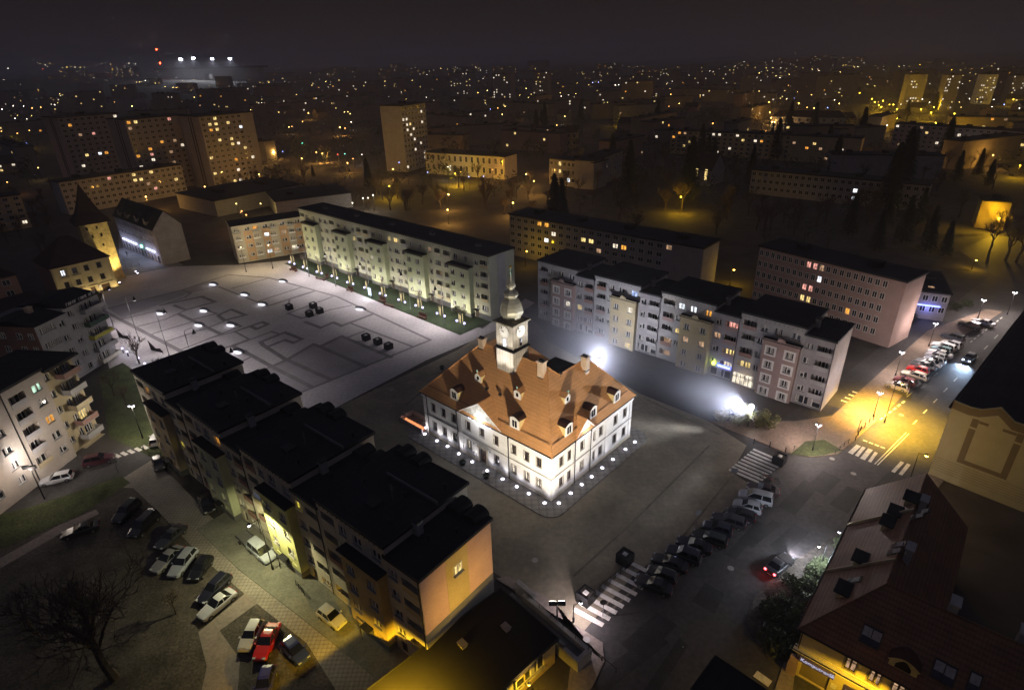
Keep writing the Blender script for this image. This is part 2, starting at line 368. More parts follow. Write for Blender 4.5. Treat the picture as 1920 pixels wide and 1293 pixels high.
# ---------------------------------------------------------------- stepped five-storey blocks of four entrances
def stepped_block(B, start, hi_z, lo_z, wall_hi, wall_lo, bay_mats, base_mat, bay_style, yhi, ylo, parapets, shop=False, skew=0.0, bay_top=13.6, bay_p=1.3):
    fr = FRONT(); nm = 4
    for i in range(nm):
        x0 = start+20*i; x1 = x0+14; x2 = x0+20; last = i == nm-1
        bm = bay_mats[i % len(bay_mats)]
        ops = []; rws = [15.0, 11.6, 8.2, 4.8, 1.4]
        for k, z in enumerate(rws):
            loggia(B, fr, x0+.7, z-.9, 3.0, 2.3, 0, parapets[(i+k) % len(parapets)], ops=ops)
        for u in ((4.7, 1.5), (7.6, 1.7), (11.4, 1.7)):
            ops.append((x0+u[0], x0+u[0]+u[1], 14.7, 16.2, .25)); B.window(fr, x0+u[0], 14.7, u[1], 1.5)
        for z in rws[1:4]:
            ops.append((x0+4.4, x0+5.5, z, z+1.3, .25)); B.window(fr, x0+4.4, z, 1.1, 1.3)
        b = MB(S); facade(b, fr, x0, x1, 0, hi_z, ops, 0)
        side_walls(b, x0, x1, 0, yhi, 0, hi_z, 0, 'f')
        for k in range(14): b.ball((x0+.8+k*.95, -.01, hi_z-.55), .10, 1, 5, 3)
        B.part(b, 'wall', [wall_hi, m_dmetal])
        flat_roof(B, [(x0, 0), (x1, 0), (x1, yhi), (x0, yhi)], hi_z)
        # the lower stair part
        ops = []; lrows = [13.4, 10.0, 6.6, 3.3]
        for z in lrows:
            ops.append((x1+.35, x1+1.9, z, z+1.4, .25)); B.window(fr, x1+.35, z, 1.55, 1.4)
            loggia(B, fr, x1+2.7, z-.75, 2.9, 2.2, 0, parapets[(i+1) % len(parapets)], ops=ops)
        if shop: ops.append((x1+.4, x2-.4, .2, 2.3, .6))
        else:
            ops.append((x1+.6, x1+1.9, .1, 2.2, .35)); ops.append((x1+3.2, x1+5.4, .6, 1.9, .25))
        b = MB(S); facade(b, fr, x1, x2, 0, lo_z, ops, 0); side_walls(b, x1, x2, 0, ylo, 0, lo_z, 0, 'fl' if not last else 'fl')
        B.part(b, 'wall', [wall_lo])
        if shop: B.window(fr, x1+.4, .2, 5.2, 2.1, .6, 'm')
        else:
            d = MB(S); q = fr; d.box(x1+.65, x1+1.85, .22, .3, .1, 2.15, 0); B.part(d, 'door', [m_dframe]); B.window(fr, x1+3.2, .6, 2.2, 1.3)
        flat_roof(B, [(x1, 0), (x2, 0), (x2, ylo), (x1, ylo)], lo_z)
        # stack beside the step
        b = MB(S); b.box(x1+.02, x1+1.0, 4.6, 5.6, lo_z+.3, hi_z+.9, 0); b.box(x1-.08, x1+1.1, 4.5, 5.7, hi_z+.9, hi_z+1.05, 1); B.part(b, 'chimney', [m_conc, m_dmetal])
        # bay
        bx0, bx1 = x0+6.1, x0+13.7; bf = FRONT(-bay_p); ops = []
        for z in (10.5, 7.1, 3.7, .45 if shop else 99):
            if z > 50: continue
            for u in (1.0, 5.1):
                ops.append((bx0+u, bx0+u+1.6, z, z+1.5, .25)); B.window(bf, bx0+u, z, 1.6, 1.5, .25, bay_style if bm is m_pinkr else 'w')
        if not shop:
            for u in (1.0, 5.1): ops.append((bx0+u, bx0+u+1.6, 1.9, 2.3, .25))
            ops.append((bx0+3.2, bx0+4.6, .1, 2.4, .35))
        b = MB(S); facade(b, bf, bx0, bx1, 0, bay_top, ops, 0)
        b.face([(bx1, -bay_p, 0), (bx1, 0, 0), (bx1, 0, bay_top), (bx1, -bay_p, bay_top)], 0); b.face([(bx0, 0, 0), (bx0, -bay_p, 0), (bx0, -bay_p, bay_top), (bx0, 0, bay_top)], 0)
        b.box(bx0-.02, bx1+.02, -bay_p-.04, -.003, 0, .0 if shop else 1.2, 1) if not shop else None
        B.part(b, 'bay', [bm, base_mat])
        if not shop:
            d = MB(S); d.box(bx0+3.25, bx0+4.55, -bay_p+.25, -bay_p+.33, .1, 2.35); B.part(d, 'door', [m_dframe])
            d = MB(S); d.box(bx0+3.0, bx0+4.8, -bay_p-1.0, -bay_p-.05, 2.5, 2.62); d.box(bx0+3.0, bx0+3.1, -bay_p-.98, -bay_p-.88, 0, 2.5); B.part(d, 'porch', [m_black])
        b = MB(S); b.box(bx0-.3, bx1+.3, -bay_p-.35, -.01, bay_top, bay_top+.22, 0)
        if shop:
            b.wallplate([(bx0-.25, bay_top+.22), (bx1+.25, bay_top+.22), (bx1+.25, bay_top+.42), ((bx0+bx1)/2+1, bay_top+.42)]+[((bx0+bx1)/2+math.cos(t)*.9, bay_top+.42+.8*math.sin(t)) for t in [math.pi*k/8 for k in range(9)]]+[(bx0-.25, bay_top+.42)], -bay_p-.32, -bay_p-.15, 1)
        B.part(b, 'bay_roof', [m_black, bm])
        # rain pipe
        d = MB(S); d.tube((x2-.12, -.12, 0), (x2-.12, -.12, lo_z), .07, n=5); B.part(d, 'rain_pipe', [m_dmetal])
# ---------------------------------------------------------------- town hall
L_, N_ = G(800, 809), G(1033, 940)
TH_ANG = math.degrees(math.atan2((N_-L_).y, (N_-L_).x))
m_thwall = mat('white_town_hall_render', (.62, .605, .575), .85, .15, .35, fine=.08)
m_tile = rows_mat('orange_roof_tiles', (.62, .31, .12), .42, .14, .8, .10, 'Z')
m_tower = rows_mat('pale_boarded_cladding', (.46, .43, .38), 4.3, .12, .7, .2, 'Z', seam=(('X', 'Y'), .55, .30), scale=.8)
m_copper = mat('grey_green_copper_sheet', (.44, .43, .35), .42, .2, 1.2, metal=.45)
m_gold = mat('gilded_metal', (.75, .55, .18), .3, .1, 1, metal=.9)
m_stone = mat('yellow_plinth_stone', (.46, .40, .30), .9, .2, .8)
m_band = mat('grey_stone_band', (.20, .19, .18), .9, .15, .8)
m_relief = mat('carved_relief', (.42, .40, .34), .9, .5, 1.6, bump=1.0, bscale=2.2)
e_bar = emit('cornice_light', (.62, .66, 1), 5)
TH = Bld('town_hall', 'white two-storey town hall with an orange tiled roof and a domed clock tower', 'town hall', L_, TH_ANG,
         lits=[(880, 835, 'w'), (964, 875, 'w'), (987, 888, 'w'), (1010, 902, 'w'), (1092, 872, 'w')])
def th_build():
    B = TH; Lx, Dy, H = 33.4, 25.6, 9.35
    fx = [3.0, 6.0, 9.05, 13.05, 16.75, 20.4, 24.75, 27.8, 30.6]; rx = [2.85, 5.2, 8.95, 12.45, 14.85, 19.75, 23.05]
    fronts = [(FRONT(), Lx, fx, True), (Fr((Lx, 0), (0, 1), (-1, 0)), Dy, rx, False), (Fr((Lx, Dy), (-1, 0), (0, -1)), Lx, fx, False), (Fr((0, Dy), (0, -1), (1, 0)), Dy, rx, False)]
    b = MB(S)
    for fr, L, xs, main in fronts:
        ops = []
        for x in xs:
            for z in (6.15, 1.75):
                if main and x == 16.75 and z < 3: continue
                ops.append((x-.55, x+.55, z, z+1.9, .3)); B.window(fr, x-.55, z, 1.1, 1.9, .3, 't')
        if main: ops.append((15.9, 17.7, .05, 3.3, .45))
        facade(b, fr, 0, L, 0, H, ops, 0)
    B.part(b, 'wall', [m_thwall])
    d = MB(S)                                         # door leaves with panels
    for k in (0, 1):
        x = 15.92+.89*k; d.box(x, x+.87, .34, .42, .05, 3.25, 0)
        for z in (.3, 1.25, 2.2): d.box(x+.14, x+.73, .30, .345, z, z+.75, 0)
    do = B.part(d, 'door', [mat('brown_door_wood', (.10, .055, .03), .6, .3, 2)])
    h = MB(S); h.box(16.74, 16.84, .22, .30, 1.2, 1.5); B.part(h, 'handle', [m_gold], do)
    d = MB(S)
    d.box(15.55, 15.88, -.14, .0, 0, 3.6); d.box(17.72, 18.05, -.14, 0, 0, 3.6); d.box(15.4, 18.2, -.22, 0, 3.6, 3.85)
    B.part(d, 'door_surround', [m_stone])
    d = MB(S); d.box(14.2, 15.0, -.08, -.01, 1.0, 1.7); d.box(14.28, 14.92, -.1, -.08, 1.08, 1.62, 1); B.part(d, 'notice_board', [m_dmetal, m_greyr])
    p = MB(S); q = MB(S); c = MB(S)
    for mb, z0, z1, o in ((p, 0, .75, .06), (q, 4.72, 4.92, .10), (c, 8.95, 9.35, .22)):
        for x0, x1, y0, y1 in ((-o, 15.5 if mb is p else Lx+o, -o, -.004), (18.1, Lx+o, -o, -.004)) if mb is p else ((-o, Lx+o, -o, -.004),):
            mb.box(x0, x1, y0, y1, z0, z1)
        mb.box(Lx+.004, Lx+o, 0, Dy, z0, z1); mb.box(-o, -.004, 0, Dy, z0, z1); mb.box(-o, Lx+o, Dy+.004, Dy+o, z0, z1)
    for x in (.5, 10.9, 22.9, 32.9): c.box(x-.45, x+.45, -.09, -.002, .76, 4.71); c.box(x-.45, x+.45, -.09, -.002, 4.93, 8.94)
    for y in (.5, 6.0, 11.8, 16.8, 25.1): c.box(Lx+.002, Lx+.09, y-.42, y+.42, .76, 4.71); c.box(Lx+.002, Lx+.09, y-.42, y+.42, 4.93, 8.94)
    B.part(p, 'plinth', [m_stone]); B.part(q, 'string_course', [m_band]); B.part(c, 'cornice', [m_thwall])
    for x, y in ((10.15, -.22), (23.65, -.22), (1.25, -.2), (Lx+.22, 6.5), (Lx+.22, 11.3)):
        d = MB(S); d.tube((x, y, 0), (x, y, 9.3), .09, n=6); d.ball((x, y, 9.2), .2, 0, 6, 4); B.part(d, 'rain_pipe', [m_dmetal])
    # main roof: four hipped wings round a low court
    E_ = 9.75; o = .5; k1, k2, kl = (20.3-E_)/(8.9+o), (18.6-E_)/(Lx+o-26.7), (20.3-E_)/(9.07+o)
    e0, e1, e2, e3 = (-o, -o, E_), (Lx+o, -o, E_), (Lx+o, Dy+o, E_), (-o, Dy+o, E_)
    pr = (Lx+o-(20.3-E_)/k2, 8.9, 20.3); pl = (9.07, 8.9, 20.3)
    yv = 8.9+(20.3-18.6)/k1; vr = (26.7, yv, 18.6); zb = 11.85; dr = (18.6-zb)/k2
    rr = (26.7, Dy+o-(18.6-E_)/k2, 18.6); ybk = 8.9+(20.3-zb)/k1; vv = (26.7-dr, ybk, zb); vb = (26.7-dr, Dy+o-(zb-E_)/k2, zb)
    xl = -o+(18.6-E_)/kl; dl = (18.6-zb)/kl; vl = (xl, yv, 18.6); lr = (xl, Dy+o-(18.6-E_)/kl, 18.6); wl = (xl+dl, ybk, zb); wb = (xl+dl, Dy+o-(zb-E_)/kl, zb)
    b = MB(S)
    for f in ([e0, e1, pr, pl], [e1, e2, rr, vr, pr], [e3, e0, pl, vl, lr], [pl, pr, vr, vv, wl, vl], [vr, rr, vb, vv], [lr, vl, wl, wb],
              [e2, (26.7-dr, Dy+o, E_), vb, rr], [(xl+dl, Dy+o, E_), e3, lr, wb]): b.face(f, 0)
    b.face([e3, e2, e1, e0], 1)
    roof = B.part(b, 'roof', [m_tile, m_thwall])
    b = MB(S); b.prism([(wl[0], ybk), (vv[0], ybk), (vv[0], Dy+o-.01), (wl[0], Dy+o-.01)], E_+.01, zb-.02, 1, 0); B.part(b, 'court_roof', [m_black, m_thwall])
    # gutter board, snow guards, ridge caps
    b = MB(S)
    for p_, q_ in ((e0, e1), (e1, e2), (e2, e3), (e3, e0)): b.tube(p_, q_, .10, n=6)
    B.part(b, 'gutter', [m_dmetal], roof)
    b = MB(S)
    b.tube((1.0, .75, E_+k1*(.75+o)+.16), (Lx-1.0, .75, E_+k1*(.75+o)+.16), .05, n=4); b.tube((Lx-.6, 1.0, E_+k2*(o+.6)+.16), (Lx-.6, Dy-1, E_+k2*(o+.6)+.16), .05, n=4)
    B.part(b, 'snow_guard', [m_dframe], roof)
    b = MB(S)
    for p_, q_ in ((pl, pr), (e1, pr), (e0, pl), (pr, vr), (vr, rr), (rr, e2), (pl, vl), (vl, lr)):
        p_, q_ = Vector(p_), Vector(q_); n = int((q_-p_).length/.9)
        for i in range(n): b.tube(p_.lerp(q_, i/n), p_.lerp(q_, (i+.9)/n), .17, .13, 5)
    B.part(b, 'ridge_cap', [m_tile], roof)
    def zF(y): return E_+k1*(y+o)
    def xR(z): return Lx+o-(z-E_)/k2
    # pediments
    def pediment(fr, uc, half, zt, inner, nbars, barw, right):
        b = MB(S); zb_ = 9.42
        pts = lambda d: [fr.p(uc-half, d, zb_), fr.p(uc+half, d, zb_), fr.p(uc, d, zt)]
        b.face(pts(-.10), 0)                          # tympanum
        w = .32
        for a, c in ((uc-half-.35, uc), (uc+half+.35, uc)):    # raking cornices
            A0 = fr.p(a, -.42, zb_-.02); A1 = fr.p(c, -.42, zt+.3)
            dn = Vector((0, 0, -w))
            q = [A0+dn*.2, A1+dn, A1, A0+dn*-.35]
            r_ = [v+fr.ein*.5 for v in q]
            for f in (q, r_[::-1], [q[0], r_[0], r_[1], q[1]], [q[3], q[2], r_[2], r_[3]]): b.face(f, 1)
        B.part(b, 'pediment', [m_relief, m_thwall])
        dep = (zt-E_)/(k2 if right else k1)+.6
        b = MB(S)
        r0 = fr.p(uc, -.5, zt+.34); r1 = fr.p(uc, dep+.3, zt+.34)
        for s_ in (-1, 1):
            a0 = fr.p(uc+s_*(half+.5), -.5, E_-.02); a1 = fr.p(uc+s_*(half+.5), .35, E_+.28); b.face([a0, a1, r1, r0] if s_ < 0 else [a0, r0, r1, a1], 0)
        B.part(b, 'pediment_roof', [m_tile], roof)
        for i in range(nbars):
            u = uc+(i-(nbars-1)/2)*barw*1.55
            b = MB(S); P0 = fr.p(u-barw*.42, -.36, 9.43); P1 = fr.p(u+barw*.42, -.22, 9.66)
            b.box(min(P0.x, P1.x), max(P0.x, P1.x), min(P0.y, P1.y), max(P0.y, P1.y), P0.z, P1.z); B.part(b, 'cornice_lamp', [e_bar])
        Lc = fr.p(uc, -1.3, 10.2)*S
        light('POINT', Lc, 34*nbars, COOL, .15, B.root)
    pediment(FRONT(-.0), 16.6, 5.8, 13.4, 0, 5, .85, False); pediment(fronts[1][0], 9.5, 2.7, 12.3, 0, 2, .95, True)
    # dormers
    def dormer(P, right, big):
        k = k2 if right else k1; ey_ = Vector((-1, 0, 0)) if right else Vector((0, 1, 0)); ex_ = Vector((0, 1, 0)) if right else Vector((1, 0, 0))
        P = Vector(P); w, h = (1.12, 1.95) if big else (.82, 1.35); rise = .55 if big else .62
        root_b = MB(S); n = 8
        if big: arc = [(-w+2*w*i/n, h+rise*math.sin(math.pi*i/n)) for i in range(n+1)]
        else: arc = [(-w, h), (0, h+rise), (w, h)]
        def pt(u, d, z): return P+ex_*u+ey_*d+Vector((0, 0, z))
        fz = -.4
        root_b.face([pt(-w, 0, fz), pt(w, 0, fz)]+[pt(u, 0, z) for u, z in arc[::-1]], 0)
        for s_ in (-1, 1):
            dd = (h+.0)/k
            tri = [pt(s_*w, 0, fz), pt(s_*w, dd, h), pt(s_*w, 0, h)]; root_b.face(tri, 1)
        d_ = B.part(root_b, 'dormer', [m_thwall, m_ochre])
        rb = MB(S)
        for i in range(len(arc)-1):
            (u0, z0), (u1, z1) = arc[i], arc[i+1]; g = 1.12
            rb.face([pt(u0*g, -.18, z0+.06), pt(u1*g, -.18, z1+.06), pt(u1*g, (z1)/k+.3, z1+.06), pt(u0*g, (z0)/k+.3, z0+.06)], 0)
        rb_o = B.part(rb, 'dormer_roof', [m_tile if not big else mat('dark_and_shaded_dormer_tiles', (.07, .03, .018), .8, .2, .8)], d_)  # shade on the big dormer roofs is put into a darker tile colour
        wb_ = MB(S)
        if big:
            for u in (-.30, .30): wb_.face([pt(u-.24, -.03, .35), pt(u+.24, -.03, .35), pt(u+.24, -.03, 1.75), pt(u-.24, -.03, 1.75)], 0)
            wb_.face([pt(-.62, -.015, .25), pt(.62, -.015, .25), pt(.62, -.015, 1.9), pt(-.62, -.015, 1.9)], 1)
        else:
            wb_.face([pt(.30*math.cos(t), -.03, .85+.42*math.sin(t)) for t in [2*math.pi*i/12 for i in range(12)]], 0)
        B.part(wb_, 'dormer_window', [m_glass, m_white], d_)
        if not big:
            fb = MB(S); fb.lathe([(.05, h+rise), (.05, h+rise+.3), (.16, h+rise+.4), (.2, h+rise+.55), (.05, h+rise+.75)], 8, (pt(0, -.1, 0).x, pt(0, -.1, 0).y)); 
            fb.v = [(v[0], v[1], v[2]+P.z) for v in fb.v]; B.part(fb, 'finial', [mat('verdigris_metal', (.25, .42, .34), .5, .2, 2)], d_)
    pF, nF = (0, -o, E_), (0, -k1, 1); pR, nR = (Lx+o, 0, E_), (k2, 0, 1)
    z0f = lambda x, y: (740+x/2.586, 480+y/2.586)
    for p_, r_, g_ in (((290, 697), 0, 1), ((582, 836), 0, 1), ((405, 610), 0, 0), ((595, 692), 0, 0), ((845, 866), 1, 1), ((963, 782), 1, 1), ((1077, 706), 1, 1), ((838, 712), 1, 0)):
        P = B.hit(*z0f(*p_), pR if r_ else pF, nR if r_ else nF); dormer(P, r_, g_)
    for p_, r_, hh in (((418, 447), 0, 1.9), ((706, 588), 0, 3.0), ((916, 552), 1, 2.6)):
        P = B.hit(*z0f(*p_), pR if r_ else pF, nR if r_ else nF); b = MB(S)
        b.box(P.x-.62, P.x+.62, P.y-.1, P.y+1.0, P.z-1.0, P.z+hh, 0); b.box(P.x-.78, P.x+.78, P.y-.26, P.y+1.16, P.z+hh, P.z+hh+.22, 0)
        for dx in (-.38, 0, .38): b.box(P.x+dx-.14, P.x+dx+.14, P.y+.25, P.y+.65, P.z+hh+.22, P.z+hh+.5, 1)
        b.box(P.x-.66, P.x+.66, P.y-.14, P.y+1.04, P.z-.25, P.z+.05, 1)
        B.part(b, 'chimney', [mat('chimney_render', (.50, .38, .28), .9, .15, .8), m_dmetal])
    # clock tower
    cx, cy, hw = 17.2, 8.6, 2.1
    b = MB(S); b.box(cx-hw, cx+hw, cy-hw, cy+hw, 14, 22.1); b.box(cx-hw+.05, cx+hw-.05, cy-hw+.05, cy+hw-.05, 22.6, 27.3)
    tw = B.part(b, 'clock_tower', [m_tower])
    b = MB(S); b.box(cx-hw-.25, cx+hw+.25, cy-hw-.25, cy+hw+.25, 22.1, 22.35); b.box(cx-hw-.1, cx+hw+.1, cy-hw-.1, cy+hw+.1, 22.35, 22.6); B.part(b, 'tower_ledge', [m_dmetal], tw)
    b = MB(S); i = [(cx-hw-.35, cy-hw-.35), (cx+hw+.35, cy-hw-.35), (cx+hw+.35, cy+hw+.35), (cx-hw-.35, cy+hw+.35)]
    b.prism(i, 27.3, 27.5, 0); top = [(cx-1.3, cy-1.3, 28.1), (cx+1.3, cy-1.3, 28.1), (cx+1.3, cy+1.3, 28.1), (cx-1.3, cy+1.3, 28.1)]
    for a in range(4): c_ = (a+1) % 4; b.face([(*i[a], 27.5), (*i[c_], 27.5), top[c_], top[a]], 0)
    B.part(b, 'tower_cornice', [mat('dull_copper', (.16, .14, .10), .5, .3, 1, metal=.5)], tw)
    prof = [(1.75, 27.8), (1.75, 28.3), (2.05, 28.7), (2.22, 29.15), (2.2, 29.5), (2.02, 30.2), (1.72, 30.9), (1.3, 31.5), (1.05, 31.75), (1.0, 31.95), (1.25, 32.15), (1.42, 32.45), (1.2, 32.8), (.72, 33.15), (.5, 33.4), (.5, 33.55), (.75, 33.75), (.9, 34.05), (.78, 34.4), (.42, 34.9), (.2, 35.4), (.12, 35.9)]
    b = MB(S); b.lathe(prof, 8, (cx, cy), 0, math.pi/8); B.part(b, 'dome', [m_copper], tw)
    b = MB(S); b.lathe([(.11, 35.9), (.10, 36.4), (.2, 36.5), (.1, 36.6), (.08, 37.3)], 6, (cx, cy), 0); b.ball((cx, cy, 37.45), .26, 1, 8, 6); b.lathe([(.05, 37.6), (.03, 38.0)], 5, (cx, cy), 1); B.part(b, 'spire', [mat('verdigris_metal', (.25, .42, .34), .5, .2, 2), m_gold], tw)
    m_face = mat('white_clock_dial', (.80, .80, .78), .5, .03, 1)
    for fr in (Fr((cx-hw+.05, cy-hw+.05), (1, 0), (0, 1)), Fr((cx+hw-.05, cy-hw+.05), (0, 1), (-1, 0)), Fr((cx+hw-.05, cy+hw-.05), (-1, 0), (0, -1)), Fr((cx-hw+.05, cy+hw-.05), (0, -1), (1, 0))):
        b = MB(S); c0, z0, r = hw-.05, 25.75, 1.15; ring = [2*math.pi*t/28 for t in range(28)]
        b.face([fr.p(c0+r*math.cos(t), -.10, z0+r*math.sin(t)) for t in ring], 0)
        for t in range(28):
            a, c_ = ring[t], ring[(t+1) % 28]
            b.face([fr.p(c0+r*math.cos(a), -.10, z0+r*math.sin(a)), fr.p(c0+r*math.cos(a), 0, z0+r*math.sin(a)), fr.p(c0+r*math.cos(c_), 0, z0+r*math.sin(c_)), fr.p(c0+r*math.cos(c_), -.10, z0+r*math.sin(c_))], 1)
        for t in range(12):
            a = math.pi*t/6; ca, sa = math.cos(a), math.sin(a); n_ = .05
            b.face([fr.p(c0+.86*ca-n_*sa, -.115, z0+.86*sa+n_*ca), fr.p(c0+.86*ca+n_*sa, -.115, z0+.86*sa-n_*ca), fr.p(c0+1.05*ca+n_*sa, -.115, z0+1.05*sa-n_*ca), fr.p(c0+1.05*ca-n_*sa, -.115, z0+1.05*sa+n_*ca)], 1)
        cf = B.part(b, 'clock_face', [m_face, m_dmetal], tw)
        b = MB(S)
        for a, ln, n_ in ((R(150), .95, .06), (R(172), .65, .08)):      # hands near nine fifty
            ca, sa = math.cos(a), math.sin(a)
            b.face([fr.p(c0-n_*sa, -.14, z0+n_*ca), fr.p(c0+n_*sa, -.14, z0-n_*ca), fr.p(c0+ln*ca+n_*.5*sa, -.14, z0+ln*sa-n_*.5*ca), fr.p(c0+ln*ca-n_*.5*sa, -.14, z0+ln*sa+n_*.5*ca)], 0)
        b.face([fr.p(c0-.55+.18*math.cos(t), -.13, z0+.72+.18*math.sin(t)) for t in ring], 0)
        B.part(b, 'clock_hand', [m_dmetal], tw)
        lit = fr.ex.x > .5
        b = MB(S); b.face([fr.p(c0-.33, -.05, 22.9), fr.p(c0+.33, -.05, 22.9), fr.p(c0+.33, -.05, 24.35), fr.p(c0-.33, -.05, 24.35)], 0)
        for x in (-.4, .34): b.face([fr.p(c0+x, -.08, 22.85), fr.p(c0+x+.07, -.08, 22.85), fr.p(c0+x+.07, -.08, 24.45), fr.p(c0+x, -.08, 24.45)], 1)
        b.face([fr.p(c0-.33, -.08, 24.35), fr.p(c0+.33, -.08, 24.35), fr.p(c0+.33, -.08, 24.45), fr.p(c0-.33, -.08, 24.45)], 1)
        B.part(b, 'tower_window', [emit('tower_lamp_glass', (.75, .82, 1), 2.2) if lit else m_glass, m_dframe], tw)
    for fx_, fy_, fz_, tx_ in ((15.2, 3.4, 14.6, 16.6), (18.6, 3.4, 14.6, 18.0), (27.0, 10.6, 19.0, 18.8)):   # small floodlights on the roof aimed at the tower
        d = MB(S); d.box(fx_-.3, fx_+.3, fy_-.2, fy_+.2, fz_-.15, fz_+.2); d.tube((fx_, fy_, fz_-.9), (fx_, fy_, fz_-.1), .05, n=5); B.part(d, 'roof_floodlight', [m_dmetal])
        p_ = Vector((fx_, fy_, fz_+.35))*S; t_ = Vector((tx_, cy-1.5 if fx_ < 20 else cy-.5, 31.5))*S; light('SPOT', p_, 1500, (1, .93, .82), .1, B.root, t_, 60, .7)
    # flagpole brackets by the door
    for x in (14.6, 18.9):
        d = MB(S); d.tube((x, -.1, 3.9), (x, -1.5, 5.6), .05, n=5); d.ball((x, -.2, 3.9), .16, 0, 6, 4); B.part(d, 'flagpole', [m_metal])
th_build()
# apron with rounded corners
def round_rect(x0, x1, y0, y1, r, n=6):
    out = []
    for cx, cy, a0 in ((x1-r, y0+r, -90), (x1-r, y1-r, 0), (x0+r, y1-r, 90), (x0+r, y0+r, 180)):
        for i in range(n+1): a = R(a0+90*i/n); out.append((cx+r*math.cos(a), cy+r*math.sin(a)))
    return out
m_apron = rows_mat('apron_slabs', (.235, .215, .195), 1.0, .0, .85, .18, 'Z', seam=(('X', 'Y'), 1.05, .28))
sheet('town_hall_apron', [TH.world((x, y, 0)) for x, y in round_rect(-3.4, 36.9, -3.9, 28.8, 3.0)], .05, m_apron, th=.10)
# in-ground floodlights round the town hall
e_up = emit('uplight_lens', (.80, .74, 1), 8)
ups = [(-1.0, .6), (.6, -1.0), (4.4, -1.0), (7.5, -.9), (11, -1.1), (14.9, -1.2), (19, -1.3), (22.9, -1.2), (26.3, -1.1), (29.2, -1.1), (32.9, -1.2), (34.8, .4), (34.8, 3.8), (34.9, 7), (35, 10), (35, 13.4), (35.1, 16.9), (35.2, 21.2), (35.3, 24.5)]
up_names = ['left end of the facade', 'left corner', 'first window bay', 'second window bay', 'left rain pipe', 'left of the door', 'right of the door', 'right rain pipe', 'first right bay', 'second right bay', 'near corner, front side', 'near corner, gable side', 'first bay of the side wall', 'side rain pipe', 'small pediment', 'middle of the side wall', 'plain bay of the side wall', 'last pair of side windows', 'far right corner']
for i, (x, y) in enumerate(ups):
    P = TH.world((x, y, 0)); P.z = .15
    t = thing('ground_light', 'round white paving uplight by the town hall, at the '+up_names[i], 'uplight', P, 0, 'uplights round the town hall')
    b = MB(); b.lathe([(.30, 0), (.30, .05), (.22, .06)], 12); b.build('housing', m_metal, t)
    b = MB(); b.lathe([(.24, .055), (.2, .11), (.02, .13)], 12); b.build('lens', e_up, t)
    inward = TH.world((min(max(x, .6), 32.8), min(max(y, .6), 25), 9.5))
    o_ = light('SPOT', P+Vector((0, 0, .28)), (55 if i in (9, 10, 11, 12) else 112), (1, .95, .95), .12, None, inward, 105, 1.0); 
    o_.parent = t; o_.location = (0, 0, .28)
    light('POINT', (0, 0, .45), 3, COOL, .1, t)
# ---------------------------------------------------------------- stepped block in front (courtyard side visible)
def unit_dir(ang): return Vector((math.cos(R(ang)), math.sin(R(ang)), 0))
nb_B = G(785, 1089, 16.3); nb_B.z = 0
nb_A = nb_B-unit_dir(-39.6)*80*S
NB = Bld('apartment_block', 'long stepped block with black flat roofs and a pink gable end, by the courtyard', 'apartment block', nb_A, -39.6, 'apartment blocks round the square',
         lits=[(285, 727, 'o'), (297, 733, 'd'), (346, 828, 'Y'), (415, 820, 'o'), (505, 932, 'b'), (533, 955, 'b'), (567, 942, 'Y'), (551, 1020, 'b'), (695, 1075, 'y'), (855, 1055, 'y'), (470, 990, 'd'), (560, 1055, 'd')])
stepped_block(NB, 0, 17.7, 16.2, m_cream, m_cream, [m_tan, m_green, m_lime, m_ochre], m_plinth, 'w', 14.7, 12.6, [m_cream, m_tan, m_terr], False)
